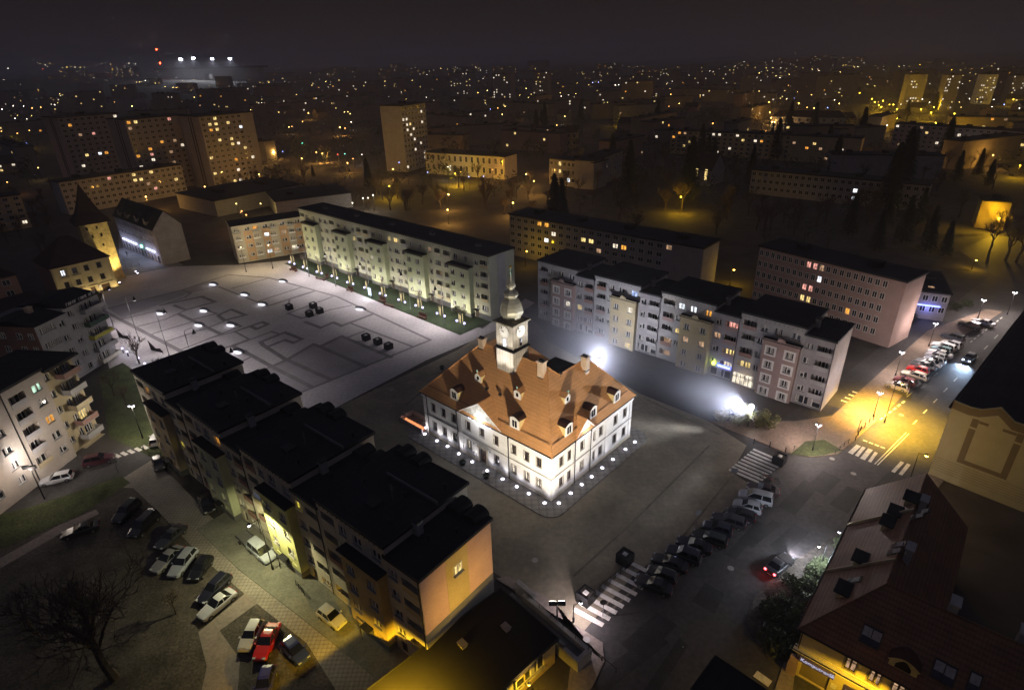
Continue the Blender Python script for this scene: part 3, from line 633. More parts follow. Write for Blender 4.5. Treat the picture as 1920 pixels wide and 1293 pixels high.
def nb_extras():
    B = NB
    for i in range(4):                                 # roof hatches, parapet steps and the arched rooflets over the square side
        x0 = 20*i
        b = MB(S); b.box(x0+4.0, x0+14.0, 9.0, 9.25, 18.05, 18.55); B.part(b, 'parapet', [m_plinth])
        for vx, vy in ((3.0, 6.0), (9.5, 7.5), (11.8, 3.0), (12.5, 12.0), (16.5, 5.0), (18.4, 8.0)):
            zt = 18.05 if vx < 14 else 16.55; v = MB(S); v.lathe([(.16, zt), (.16, zt+.7), (.24, zt+.72), (.24, zt+.85)], 8, (x0+vx, vy)); B.part(v, 'vent_pipe', [m_dmetal])
        v = MB(S); v.tube((x0+8.6, 6.2, 18.0), (x0+8.6, 6.2, 20.6), .035, n=4); [v.tube((x0+8.6-w_, 6.2, z_), (x0+8.6+w_, 6.2, z_), .02, n=3) for w_, z_ in ((.6, 20.4), (.5, 20.0), (.4, 19.6))]; B.part(v, 'aerial', [m_metal])
        b = MB(S); b.box(x0+6.5, x0+8.0, 3.5, 4.8, 18.05, 18.35, 0); b.box(x0+6.3, x0+8.2, 3.3, 5.0, 18.35, 18.45, 1); B.part(b, 'roof_hatch', [m_plinth, m_dmetal])
        b = MB(S); n = 7
        for c_, r_ in ((x0+15.3, 1.25), (x0+18.2, 1.25), (x0+2.2, 1.3), (x0+5.4, 1.3)):
            for k in range(n):
                a0, a1 = math.pi*k/n, math.pi*(k+1)/n; y0, y1 = (10.4, 13.1) if c_ > x0+10 else (13.0, 15.3)
                zb = 16.56 if c_ > x0+10 else 18.06
                q = [(c_+r_*math.cos(a0), y0, zb+.9*math.sin(a0)), (c_+r_*math.cos(a0), y1, zb+.9*math.sin(a0)), (c_+r_*math.cos(a1), y1, zb+.9*math.sin(a1)), (c_+r_*math.cos(a1), y0, zb+.9*math.sin(a1))]
                b.face(q, 0)
            for y in (y0, y1): b.face([(c_+r_*math.cos(math.pi*k/n), y, zb+.9*math.sin(math.pi*k/n)) for k in range(n+1)], 0)
            B.part(b, 'arched_rooflet', [m_black]); b = MB(S)
    # gable end: painted pink with a darker middle strip, grey over its lower part
    x = 80.0
    b = MB(S); b.box(x+.002, x+.03, 4.2, 8.0, 7.0, 16.15, 0); b.box(x+.002, x+.035, .05, 12.55, 0, 6.99, 1); B.part(b, 'gable_strip', [m_ochre, m_plinth])
    b = MB(S); b.box(x+.001, x+.02, .05, 4.19, 7.0, 16.15, 0); b.box(x+.001, x+.02, 8.01, 12.55, 7.0, 16.15, 0); B.part(b, 'gable_render', [mat('rose_render', (.52, .34, .27), .9, .1, .3, fine=.05)])
    fr = Fr((x+.03, 0), (0, 1), (-1, 0)); o = B.window(fr, 5.3, 12.6, 1.5, 1.5, 0.0, 'f' if False else 'w', 'y'); o.location = fr.p(5.3, .12-.2, 12.6)*S
nb_extras()
# ---------------------------------------------------------------- stepped block beyond the town hall
rb_A = G(1008.5, 489.5, 17.6); rb_A.z = 0
RB = Bld('apartment_block', 'grey stepped block with pink and tan bays and shops below, behind the town hall', 'apartment block', rb_A, -43.4, 'apartment blocks round the square',
         lits=[(1066, 566, 'w'), (1088, 579, 'y'), (1162, 536, 'b'), (1184, 577, 'w'), (1188, 551, 'b'), (1178, 645, 'y'), (1146, 573, 'o'), (1157, 607, 'd'), (1271, 623, 'y'), (1285, 573, 'W'), (1297, 575, 'W'), (1328, 583, 'o'), (1251, 640, 'd'), (1287, 630, 'd'), (1314, 638, 'd'), (1371, 607, 'p'), (1367, 657, 'y'), (1360, 680, 'w'), (1395, 678, 'y'), (1431, 697, 'd'), (1454, 617, 'W'), (1478, 657, 'o'), (1434, 699, 'd'), (1538, 650, 'd'), (1525, 703, 'w'), (1520, 729, 'y'), (1252, 657, 'd'), (1340, 628, 'd')])
stepped_block(RB, 0, 17.7, 16.3, m_greyr, m_lilac, [m_pinkr, m_tan, m_tan, m_pinkr], m_plinth, 'f', 13.2, 11.6, [m_greyr, m_terr, m_greyr, m_pinkr], True)
def rb_extras():
    B = RB; fr = FRONT()
    for u, z, w, n in ((56.2, 3.0, 3.4, 'b'), (27.5, 2.7, 5.0, 'w')):
        b = MB(S); b.box(u, u+w, -.35, -.05, z, z+.75, 0)
        if n == 'b':
            for k in range(6): b.box(u+.25+k*.5, u+.58+k*.5, -.39, -.351, z+.2, z+.55, 1)
        B.part(b, 'shop_sign', [emit('blue_sign', (.10, .16, 1), 1.6) if n == 'b' else m_greyr, emit('pale_blue_letters', (.6, .7, 1), 2.5)])
    b = MB(S); b.box(55.0, 55.6, -.5, -.1, 3.2, 3.8); B.part(b, 'pharmacy_lamp', [emit('yellow_green_lamp', (.75, 1, .05), 9)])
    light('POINT', Vector((57.5, -1.6, 3.2))*S, 60, (.35, .42, 1), .3, B.root)
    b = MB(S); b.box(60.3, 65.0, -.30, -.03, .3, 2.9, 1)
    for k in range(6): b.box(60.2+k*.94, 60.32+k*.94, -.36, -.301, .3, 2.95, 0)
    b.box(60.2, 65.1, -.36, -.301, 2.1, 2.2, 0); B.part(b, 'shop_window', [m_dmetal, LIT['w']])
    light('POINT', Vector((62.5, -1.4, 2.2))*S, 35, WARM, .3, B.root)
rb_extras()
# ---------------------------------------------------------------- long green block
gb_A = G(559.5, 390.5, 20); gb_A.z = 0
GB = Bld('apartment_block', 'long pale green apartment block with five bays, its flat roof higher than its neighbours', 'apartment block', gb_A, -42.2, 'apartment blocks round the square',
         lits=[(628, 435, 'W'), (667, 447, 'y'), (731, 446, 'y'), (744, 450, 'y'), (807, 469, 'd'), (697, 505, 'd'), (807, 470, 'y'), (705, 479, 'w'), (823, 512, 'd')])
def gb_build():
    B = GB; fr = FRONT(); Lx, H, Dp = 101.4, 19.9, 10.8
    starts = [4.0, 24.8, 45.5, 65.7, 86.0]; ops = []
    def w(u, z, ww=1.5, h=1.5, d=.25): ops.append((u-ww/2, u+ww/2, z-h/2, z+h/2, d)); B.window(fr, u-ww/2, z-h/2, ww, h, d)
    for i, s0 in enumerate(starts):
        for o in (1.5, 5.6): w(s0+o, 17.5)
        if i == 4: cols = ((10.3, 'w'), (13.1, 'l'))
        else: cols = ((10.4, 'w'), (13.9, 'l' if i % 2 else 'v'), (17.9, 'l'))
        for o, t in cols:
            for k, z in enumerate((17.5, 13.95, 10.5, 7.05, 3.65)):
                if t == 'w': w(s0+o, z, 1.35)
                elif t == 'v' or (t == 'l' and (k+i) % 4 == 0 and k): w(s0+o, z, 2.6)
                else: loggia(B, fr, s0+o-1.45, z-1.45, 2.9, 2.4, 0, [m_cream, m_tan, m_greyr][(k+i) % 3], ops=ops)
    for z in (17.5, 13.95, 10.5, 7.05, 3.65): loggia(B, fr, .5, z-1.45, 2.7, 2.4, 0, m_cream, ops=ops)
    b = MB(S); facade(b, fr, 0, Lx, 0, H, ops, 0); side_walls(b, 0, Lx, 0, Dp, 0, H, 0, 'f')
    for k in range(96): b.box(1+k*1.05, 1.22+k*1.05, -.03, -.003, H-.75, H-.55, 1)
    for x in (s+9 for s in starts):
        b.box(x, x+9.5 if x < 90 else Lx-.1, -.05, -.002, 0, 1.7, 2)
    B.part(b, 'wall', [mat('greenish_cream_render', (.44, .44, .34), .9, .1, .3, fine=.05), m_dmetal, m_plinth])
    flat_roof(B, [(0, 0), (Lx, 0), (Lx, Dp), (0, Dp)], H)
    b = MB(S)
    b.box(Lx+.002, Lx+.03, 3.4, 6.9, 0, H-.3, 0); B.part(b, 'gable_strip', [m_greyr])
    for k, s0 in enumerate(starts):
        bf = FRONT(-1.7); wd = 8.7; ops2 = []
        for o in (1.7, 5.8):
            for z in (13.2, 9.75, 6.35, 3.15): ops2.append((s0+o-.75, s0+o+.75, z-.75, z+.75, .25)); B.window(bf, s0+o-.75, z-.75, 1.5, 1.5)
        b = MB(S); facade(b, bf, s0, s0+wd, 0, 15.6, ops2, 0)
        b.face([(s0+wd, -1.7, 0), (s0+wd, 0, 0), (s0+wd, 0, 15.6), (s0+wd, -1.7, 15.6)], 0); b.face([(s0, 0, 0), (s0, -1.7, 0), (s0, -1.7, 15.6), (s0, 0, 15.6)], 0)
        b.box(s0-.03, s0+wd+.03, -1.75, -.06, 0, 1.3, 1); B.part(b, 'bay', [m_green, m_plinth])
        b = MB(S); b.box(s0-.3, s0+wd+.3, -2.2, -.01, 15.6, 15.85, 0); b.box(s0-.3, s0+wd+.3, -2.2, -2.05, 15.2, 15.6, 0); B.part(b, 'bay_roof', [m_felt2])
        b = MB(S); b.box(s0+wd+.3, s0+wd+2.0, -1.2, -.06, 2.6, 2.75); b.box(s0+wd+.5, s0+wd+1.8, -.1, -.055, .1, 2.5, 1); B.part(b, 'porch', [m_dmetal, m_dframe])
    for i in range(5):
        b = MB(S); x = 10+i*20.4; b.box(x, x+1.6, 4.5, 5.7, H+.35, H+1.3, 0); b.box(x-.1, x+1.7, 4.4, 5.8, H+1.3, H+1.42, 1); B.part(b, 'chimney', [m_conc, m_dmetal])
gb_build()
# ---------------------------------------------------------------- small apricot block
pb_A = G(432.2, 425, 14.7); pb_A.z = 0
PB = Bld('apartment_block', 'short four-storey block with apricot panels and white balconies beside the green block', 'apartment block', pb_A, 31.3, 'apartment blocks round the square',
         lits=[(477, 426, 'o'), (531, 433, 'd'), (497, 440, 'W'), (506, 470, 'W'), (552, 462, 'w'), (518, 473, 'd')])
def pb_build():
    B = PB; fr = FRONT(); Lx, H, Dp = 26.5, 14.7, 11.5; ops = []; pan = MB(S)
    for u, t in ((1.7, 'b'), (5.6, 'w'), (8.5, 'b'), (12.3, 'w'), (14.9, 'b'), (18.8, 'w'), (21.9, 'b'), (24.8, 'w')):
        for z in (13.0, 9.7, 6.4, 2.9):
            if t == 'w': ops.append((u-.9, u+.9, z-.7, z+.7, .25)); B.window(fr, u-.9, z-.7, 1.8, 1.4)
            else:
                ops.append((u-.95, u+.95, z-1.1, z+.8, .3)); B.window(fr, u-.95, z-1.1, 1.9, 1.9, .3, 'l')
                b = MB(S); b.box(u-1.3, u+1.3, -.9, -.01, z-1.25, z-1.1, 0)
                for x in (-1.28, 1.22): b.box(u+x, u+x+.06, -.9, -.01, z-1.1, z-.25, 1)
                b.box(u-1.28, u+1.28, -.9, -.84, z-1.0, z-.25, 1); B.part(b, 'balcony', [m_conc, m_white if z < 12 else m_greyr])
        if t == 'w':
            pan.box(u-1.6, u+1.6, -.02, -.002, .4, .9, 0)
            for z0, z1 in ((.9, 2.15), (3.65, 5.65), (7.15, 8.95), (10.45, 12.25)): pan.box(u-1.6, u+1.6, -.02, -.002, z0, z1, 0)
            for z in (9.7, 6.4, 2.9):
                pan.box(u-1.6, u-.92, -.02, -.002, z-.75, z+.75, 0); pan.box(u+.92, u+1.6, -.02, -.002, z-.75, z+.75, 0)
            B.part(pan, 'facade_panel', [m_orange]); pan = MB(S)
    b = MB(S); facade(b, fr, 0, Lx, 0, H, ops, 0); side_walls(b, 0, Lx, 0, Dp, 0, H, 0, 'f'); B.part(b, 'wall', [m_cream])
    b = MB(S); y = Dp/2
    for f in ([(-.4, -.4, H), (Lx+.4, -.4, H), (Lx+.4, y, H+1.1), (-.4, y, H+1.1)], [(Lx+.4, Dp+.4, H), (-.4, Dp+.4, H), (-.4, y, H+1.1), (Lx+.4, y, H+1.1)]): b.face(f, 0)
    b.face([(-.4, -.4, H), (-.4, y, H+1.1), (-.4, Dp+.4, H)], 1); b.face([(Lx+.4, -.4, H), (Lx+.4, Dp+.4, H), (Lx+.4, y, H+1.1)], 1)
    b.face([(-.4, Dp+.4, H), (Lx+.4, Dp+.4, H), (Lx+.4, -.4, H), (-.4, -.4, H)], 1); B.part(b, 'roof', [m_felt2, m_greyr])
pb_build()
# ---------------------------------------------------------------- left: grey block with balconies and roof lettering frame
l5_A = W(-110.3, 124.8)
L5 = Bld('apartment_block', 'grey apartment block with corner balconies and a lettering frame along its roof edge', 'apartment block', l5_A, 81.3, 'apartment blocks on the left', lits=[(92, 724, 'd')])
def balcony_stack(B, x0, x1, proj, zs, mats, wwins=((.4, 1.3), (2.2, 1.6)), fr=None, y0=0.0, ops=None):
    fr = fr or FRONT(y0)
    for k, z in enumerate(zs):
        b = MB(S); b.box(x0, x1, y0-proj, y0-.01, z-.15, z, 0); b.box(x0, x1, y0-proj, y0-proj+.08, z, z+1.0, 1); b.box(x0, x0+.08, y0-proj+.08, y0-.01, z, z+1.0, 1); b.box(x1-.08, x1, y0-proj+.08, y0-.01, z, z+1.0, 1)
        b.box(x0-.1, x1+.1, y0-proj-.05, y0-proj+.13, z+1.0, z+1.08, 0)
        B.part(b, 'balcony', [m_conc, mats[k % len(mats)]])
        for u, w in wwins: ops.append((x0+u, x0+u+w, z+.1, z+2.1, .25)); B.window(fr, x0+u, z+.1, w, 2.0, .25, 'l' if w > 1.4 else 'w')
def l5_build():
    B = L5; fr = FRONT(); ops = []
    def w(u, z, ww=1.4, h=1.5): ops.append((u-ww/2, u+ww/2, z-h/2, z+h/2, .25)); B.window(fr, u-ww/2, z-h/2, ww, h)
    for z in (15.2, 11.4, 7.9, 4.4):
        for u in (1.55, 3.05, 4.5): w(u, z, 1.25)
        w(7.0, z-.5, 1.5)
    for z in (16.1, 12.6, 9.05, 5.2, 1.6): w(10.15, z, 1.5)
    balcony_stack(B, 12.6, 18.9, 1.7, [14.9, 11.3, 7.7, 4.2, .9], [m_greyr, mat('dark_green_panel', (.05, .10, .07), .8, .2, 1), mat('lemon_panel', (.60, .55, .10), .8, .1, 1), m_greyr, m_cream], ((.5, 1.0), (2.2, 2.1)), ops=ops)
    b = MB(S); facade(b, fr, 0, 19.3, 0, 17, ops, 0)
    Dp = 13; b.face([(8.4, 0, 17), (19.3, 0, 17), (19.3, 0, 18), (8.4, 0, 18)], 0)
    for z0, z1, xa in ((0, 17, 0),): b.face([(xa, Dp, z0), (xa, 0, z0), (xa, 0, z1), (xa, Dp, z1)], 1)
    b.face([(8.4, Dp, 17), (8.4, 0, 17), (8.4, 0, 18), (8.4, Dp, 18)], 0); b.face([(19.3, 0, 0), (19.3, Dp, 0), (19.3, Dp, 18), (19.3, 0, 18)], 0); b.face([(19.3, Dp, 0), (0, Dp, 0), (0, Dp, 18), (19.3, Dp, 18)], 0)
    B.part(b, 'wall', [m_greyr, m_terr])
    fl = Fr((0, Dp), (0, -1), (1, 0))
    for u in (3.0, 7.5, 10.6):
        for z in (13.7, 10.2, 6.7, 3.2): o = B.window(fl, u, z, 1.4, 1.5, .02, 'w')
    for x0, x1, z in ((-.3, 8.6, 17), (8.6, 19.7, 18)):
        b = MB(S); b.face([(x0, -.5, z), (x1, -.5, z), (x1, 6.5, z+1.3), (x0, 6.5, z+1.3)], 0); b.face([(x1, 13.4, z), (x0, 13.4, z), (x0, 6.5, z+1.3), (x1, 6.5, z+1.3)], 0)
        for x in (x0, x1): b.face([(x, -.5, z-.12), (x, 13.4, z-.12), (x, 13.4, z), (x, 6.5, z+1.3), (x, -.5, z)], 0)
        b.face([(x0, -.5, z-.12), (x0, 13.4, z-.12), (x1, 13.4, z-.12), (x1, -.5, z-.12)], 0); b.face([(x0, -.5, z-.12), (x1, -.5, z-.12), (x1, -.5, z), (x0, -.5, z)], 0); B.part(b, 'roof', [m_black])
    b = MB(S); b.box(4.6, 5.9, 5.2, 6.4, 17.5, 19.4, 0); b.box(4.5, 6.0, 5.1, 6.5, 19.4, 19.55, 0); B.part(b, 'chimney', [mat('chimney_render', (.50, .38, .28), .9, .15, .8)])
    b = MB(S)                                          # frame carrying letters seen edge-on
    b.box(9.4, 19.4, -.28, -.20, 18.02, 18.10, 1); b.box(9.4, 19.4, -.28, -.20, 18.85, 18.93, 1)
    rr = random.Random(4)
    for k in range(15):
        x = 9.6+k*.64
        if k in (5, 10): continue
        b.box(x, x+.10, -.27, -.21, 18.10, 18.85, 0); b.box(x+.1, x+.4, -.27, -.21, 18.72, 18.85, 0)
        if k % 3: b.box(x+.1, x+.38, -.27, -.21, 18.42, 18.52, 0)
        if k % 2: b.box(x+.38, x+.48, -.27, -.21, 18.10, 18.85, 0)
    B.part(b, 'lettering_frame', [m_white, m_dmetal])
l5_build()
# ---------------------------------------------------------------- left: nearer block with loggias
l6_A = W(-89.6, 89.6)
L6 = Bld('apartment_block', 'warm grey apartment block with stacked loggias over the street lamp', 'apartment block', l6_A, 81.8, 'apartment blocks on the left',
         lits=[(71, 727, 'g'), (95, 785, 'o'), (75, 803, 'o'), (40, 773, 'd'), (160, 776, 'y'), (45, 775, 'd')])
def l6_build():
    B = L6; fr = FRONT(); ops = []
    for z in (16.9, 13.5, 10.2, 7.2, 3.9):
        loggia(B, fr, .6, z-1.35, 3.2, 2.4, 0, m_greyr if z > 5 else m_tan, ops=ops)
    for z in (17.0, 14.0, 10.1, 6.5, 3.2): ops.append((5.3, 7.1, z-.75, z+.75, .25)); B.window(fr, 5.3, z-.75, 1.8, 1.5)
    for u in (-4.0, -8.5):
        for z in (16.5, 13, 9.6, 6.3, 3.1): ops.append((u, u+1.7, z-.75, z+.75, .25)); B.window(fr, u, z-.75, 1.7, 1.5)
    b = MB(S); facade(b, fr, -12, 8.2, 0, 19.6, ops, 0); side_walls(b, -12, 8.2, 0, 13, 0, 19.6, 0, 'f'); B.part(b, 'wall', [mat('warm_grey_render', (.40, .35, .30), .9, .12, .35, fine=.06)])
    flat_roof(B, [(-12, 0), (8.2, 0), (8.2, 13), (-12, 13)], 19.6)
    b = MB(S); b.box(-.5, -.35, -.2, -.02, 0, 19.4); B.part(b, 'rain_pipe', [m_dmetal])
    ops = []; f2 = FRONT(1.2)
    for z in (17.2, 13.5, 10, 6.4, 2.9): ops.append((9.0, 10.2, z-.7, z+.7, .25)); B.window(f2, 9.0, z-.7, 1.2, 1.4)
    balcony_stack(B, 11.4, 15.4, 2.0, [15.9, 12.3, 8.8, 5.2, 1.9], [m_terr, m_greyr, m_tan], ((.3, 1.0), (1.7, 1.8)), y0=1.2, ops=ops)
    b = MB(S); facade(b, f2, 8.2, 16, 0, 19, ops, 0)
    b.face([(16, 1.2, 0), (16, 13, 0), (16, 13, 19), (16, 1.2, 19)], 0); b.face([(16, 13, 0), (8.2, 13, 0), (8.2, 13, 19), (16, 13, 19)], 0); b.box(10.8, 16.0, .1, 1.17, 0, .02, 0); B.part(b, 'wall', [m_tan])
    flat_roof(B, [(8.5, -.4), (16, -.4), (16, 13), (8.5, 13)], 19.0)
l6_build()
# ---------------------------------------------------------------- yellow town house and the gate tower
YH = Bld('town_house', 'yellow two-storey town house with a dark hipped roof beside the old tower', 'town house', W(-150.3, 184.7), 50.6, lits=[(117.5, 511, 'W')])
def yh_build():
    B = YH; fr = FRONT(); Lx, H, Dp = 17.4, 11.7, 16; ops = []
    my = mat('yellow_render', (.52, .43, .25), .9, .12, .35, fine=.06)
    for u in (3.1, 6.5, 10.0, 13.8):
        for z in (9.5, 5.4): ops.append((u-.65, u+.65, z-.95, z+.95, .3)); B.window(fr, u-.65, z-.95, 1.3, 1.9, .3, 't')
    for u, w, h in ((3.0, 1.6, 2.2), (6.8, 1.8, 2.2), (9.9, 1.5, 2.7), (13.8, 2.5, 2.8)):
        ops.append((u-w/2, u+w/2, .05, h, .5)); d = MB(S); d.box(u-w/2, u+w/2, .4, .46, .05, h); d.box(u-.04, u+.04, .36, .4, .05, h, 1); d.box(u-w/2, u+w/2, .36, .4, h*.72, h*.72+.08, 1); B.part(d, 'door', [mat('brown_door_wood', (.10, .055, .03)), m_dframe])
    b = MB(S); facade(b, fr, 0, Lx, 0, H, ops, 0); side_walls(b, 0, Lx, 0, Dp, 0, H, 1, 'f'); B.part(b, 'wall', [my, m_terr])
    b = MB(S)
    for u in (.7, 4.8, 8.3, 11.9, 16.7): b.box(u-.35, u+.35, -.16, -.002, 3.3, H-.3, 0)
    b.box(-.1, Lx+.1, -.2, -.002, 3.0, 3.3, 0); b.box(-.2, Lx+.2, -.35, -.002, H-.3, H, 0); b.box(2, 8, -.13, -.003, 7.0, 7.9, 0); B.part(b, 'pilaster', [my])
    b = MB(S); k = (-.6, -.6, H), (Lx+.6, -.6, H), (Lx+.6, Dp+.6, H), (-.6, Dp+.6, H); r0, r1 = (7.3, 8, 19.6), (10.1, 8, 19.6)
    for f in ([k[0], k[1], r1, r0], [k[1], k[2], r1], [k[2], k[3], r0, r1], [k[3], k[0], r0], [k[3], k[2], k[1], k[0]]): b.face(f, 0)
    B.part(b, 'roof', [rows_mat('dark_brown_tiles', (.045, .022, .022), .45, .25, .85, .2)])
    b = MB(S); b.box(2.4, 5.4, -1.1, -.02, 2.45, 2.6); b.box(2.4, 2.46, -1.1, -.02, 2.0, 2.45); B.part(b, 'awning', [m_dmetal])
    b = MB(S); b.box(11.6, 12.2, -.5, -.4, 1.6, 2.8); b.box(11.85, 11.95, -.45, -.02, 2.8, 2.9); B.part(b, 'hanging_sign', [m_white])
    for u in (1.0, 5.0, 8.3, 12.0, 16.4):
        light('SPOT', Vector((u, -1.9, .3))*S, 120, (1, .80, .42), .15, B.root).rotation_euler = (R(158), 0, 0)
yh_build()
GT_C = G(235, 521); GT = Bld('gate_tower', 'square medieval stone tower with a flared dark spire, floodlit yellow', 'tower', GT_C-unit_dir(42)*8.4*S, 42)
def gt_build():
    B = GT; w, H = 8.4, 21.5
    b = MB(S); fr = FRONT(); fr2 = Fr((w, 0), (0, 1), (-1, 0)); frl = Fr((0, w), (0, -1), (1, 0)); frb = Fr((w, w), (-1, 0), (0, -1))
    op = [(1.6, 2.2, 19.2, 20.3, .5), (4.6, 5.2, 19.2, 20.3, .5), (2.6, 3.2, 16.3, 17.5, .5), (5.2, 5.9, 16.5, 17.6, .5), (4.9, 5.5, 13.0, 13.9, .5), (2.9, 3.4, 9.5, 10.3, .5)]
    ms = mat('yellow_rubble_stone', (.42, .33, .16), .95, .45, .9, bump=.8, bscale=1.8, fine=.3)
    for f, o in ((fr, op), (fr2, op[:2]), (frl, op[:2]), (frb, [])): facade(b, f, 0, w, 0, H, o, 0, 1)
    B.part(b, 'wall', [ms, m_dmetal])
    b = MB(S); b.box(-.25, w+.25, -.25, -.002, 0, 1.0); b.box(-.2, w+.2, -.2, -.003, H-.5, H-.1); b.box(w+.002, w+.25, 0, w, 0, 1.0); b.box(w+.003, w+.2, 0, w, H-.5, H-.1); B.part(b, 'stone_course', [ms])
    ctr = B.world((w/2, w/2, 0)); za = height_at(ctr, 345)/S
    b = MB(S); prof = [(1.12, H-.1), (1.0, H+1.0), (.70, H+(za-H)*.24), (.42, H+(za-H)*.52), (.17, H+(za-H)*.82), (.02, za)]
    q = w/2+.8
    rings = [[(w/2+sx*q*r, w/2+sy*q*r, z) for sx, sy in ((-1, -1), (1, -1), (1, 1), (-1, 1))] for r, z in prof]
    for i in range(len(rings)-1):
        for k in range(4): b.face([rings[i][k], rings[i][(k+1) % 4], rings[i+1][(k+1) % 4], rings[i+1][k]], 0)
    b.face(rings[0][::-1], 0); rf = B.part(b, 'roof', [rows_mat('dark_brown_tiles', (.045, .022, .022), .45, .25, .85, .2)])
    b = MB(S); b.lathe([(.06, za-.3), (.05, za+.7)], 5, (w/2, w/2)); b.ball((w/2, w/2, za+.8), .15); B.part(b, 'finial', [m_gold], rf)
    for x, y, tx, ty in ((1.5, -5.2, 3, 0), (5.5, -5.2, 4.5, 0), (w+4.6, 2, w, 3), (w+4.6, 5, w, 4.5)):
        P = B.world((x, y, 0)); P.z = .1
        t = thing('ground_light', {1.5: 'white floodlight in the paving before the tower, nearer the town house', 5.5: 'white floodlight in the paving before the tower, nearer its corner'}.get(x, 'white floodlight in the paving at the far side of the tower, %s one' % ('nearer' if y == 2 else 'farther')), 'uplight', P, 0, 'floodlights at the foot of the tower')
        b = MB(); b.lathe([(.34, 0), (.34, .1), (.26, .14)], 10); b.build('housing', m_metal, t); b = MB(); b.lathe([(.26, .13), (.1, .18)], 10); b.build('lens', e_up, t)
        o_ = light('SPOT', P+Vector((0, 0, .3)), 5200, (1, .78, .30), .15, None, B.world((tx, ty, 15)), 90, .8); o_.parent = t; o_.location = (0, 0, .3)
gt_build()
# ---------------------------------------------------------------- old house with the blue neon band
oh_A = W(-168, 250.3)
OH = Bld('terraced_house', 'old grey house with a pale gable end and a blue-white light band along it', 'house', oh_A, -40.8)
def oh_build():
    B = OH; fr = FRONT(); Lx, H, Dp = 42, 14.5, 10.4; ops = []
    for k in range(12):
        u = 2.0+k*3.35
        for z in (12.2, 8.9): ops.append((u-.55, u+.55, z-.8, z+.8, .25)); B.window(fr, u-.55, z-.8, 1.1, 1.6)
        ops.append((u-.8, u+.8, .4, 3.2, .3)); B.window(fr, u-.8, .4, 1.6, 2.8, .3, 't', 'd' if k in (8, 10) else None)
    mo = mat('faded_grey_render', (.34, .30, .28), .95, .2, .4, fine=.1)
    b = MB(S); facade(b, fr, 0, Lx, 0, H, ops, 0); side_walls(b, 0, Lx, 0, Dp, 0, H, 0, 'f')
    for x in (0, Lx): b.face([(x, 0, H), (x, Dp, H), (x, Dp/2, 20.5)], 0)
    B.part(b, 'wall', [mo])
    b = MB(S)
    for f in ([(-.2, -.6, H-.5), (Lx+.2, -.6, H-.5), (Lx+.2, Dp/2, 20.7), (-.2, Dp/2, 20.7)], [(Lx+.2, Dp+.6, H-.5), (-.2, Dp+.6, H-.5), (-.2, Dp/2, 20.7), (Lx+.2, Dp/2, 20.7)]): b.face(f, 0); 
    rf = B.part(b, 'roof', [m_black])
    for u in (7, 15, 25, 34):
        b = MB(S); b.face([(u-1.4, .2, H-.2), (u+1.4, .2, H-.2), (u+1.4, .2, H+2), (u, .2, H+3.4), (u-1.4, .2, H+2)], 0)
        for s_ in (-1, 1): b.face([(u+s_*1.4, .2, H-.2), (u+s_*1.4, 2.2, H+2), (u+s_*1.4, .2, H+2)], 0); b.face([(u+s_*1.6, .0, H+1.9), (u, .0, H+3.6), (u, 3.6, H+3.6), (u+s_*1.6, 2.0, H+1.9)], 1)
        B.part(b, 'dormer', [mo, m_black]); 
    b = MB(S); b.box(Lx+.003, Lx+.08, 0, Dp, 3.6, 3.9); b.box(Lx+.003, Lx+.08, 0, Dp, 10.6, 10.8); B.part(b, 'gable_ledge', [m_conc])
    for u0, u1 in ((3.6, 19.0), (29.0, 37.4)):
        b = MB(S); b.box(u0, u1, -.4, -.2, 4.6, 5.0); B.part(b, 'light_band', [emit('neon_band', (.55, .66, 1), 3)])
        n = int((u1-u0)/4)
        for i in range(n+1): light('POINT', Vector((u0+(u1-u0)*i/max(n, 1), -1.8, 4.3))*S, 90, (.55, .62, 1), .3, B.root)
    b = MB(S); b.box(24, 25.1, -.7, -.3, 4.4, 5.5); B.part(b, 'pharmacy_lamp', [emit('green_cross_lamp', (.25, 1, .75), 2.5)])
oh_build()
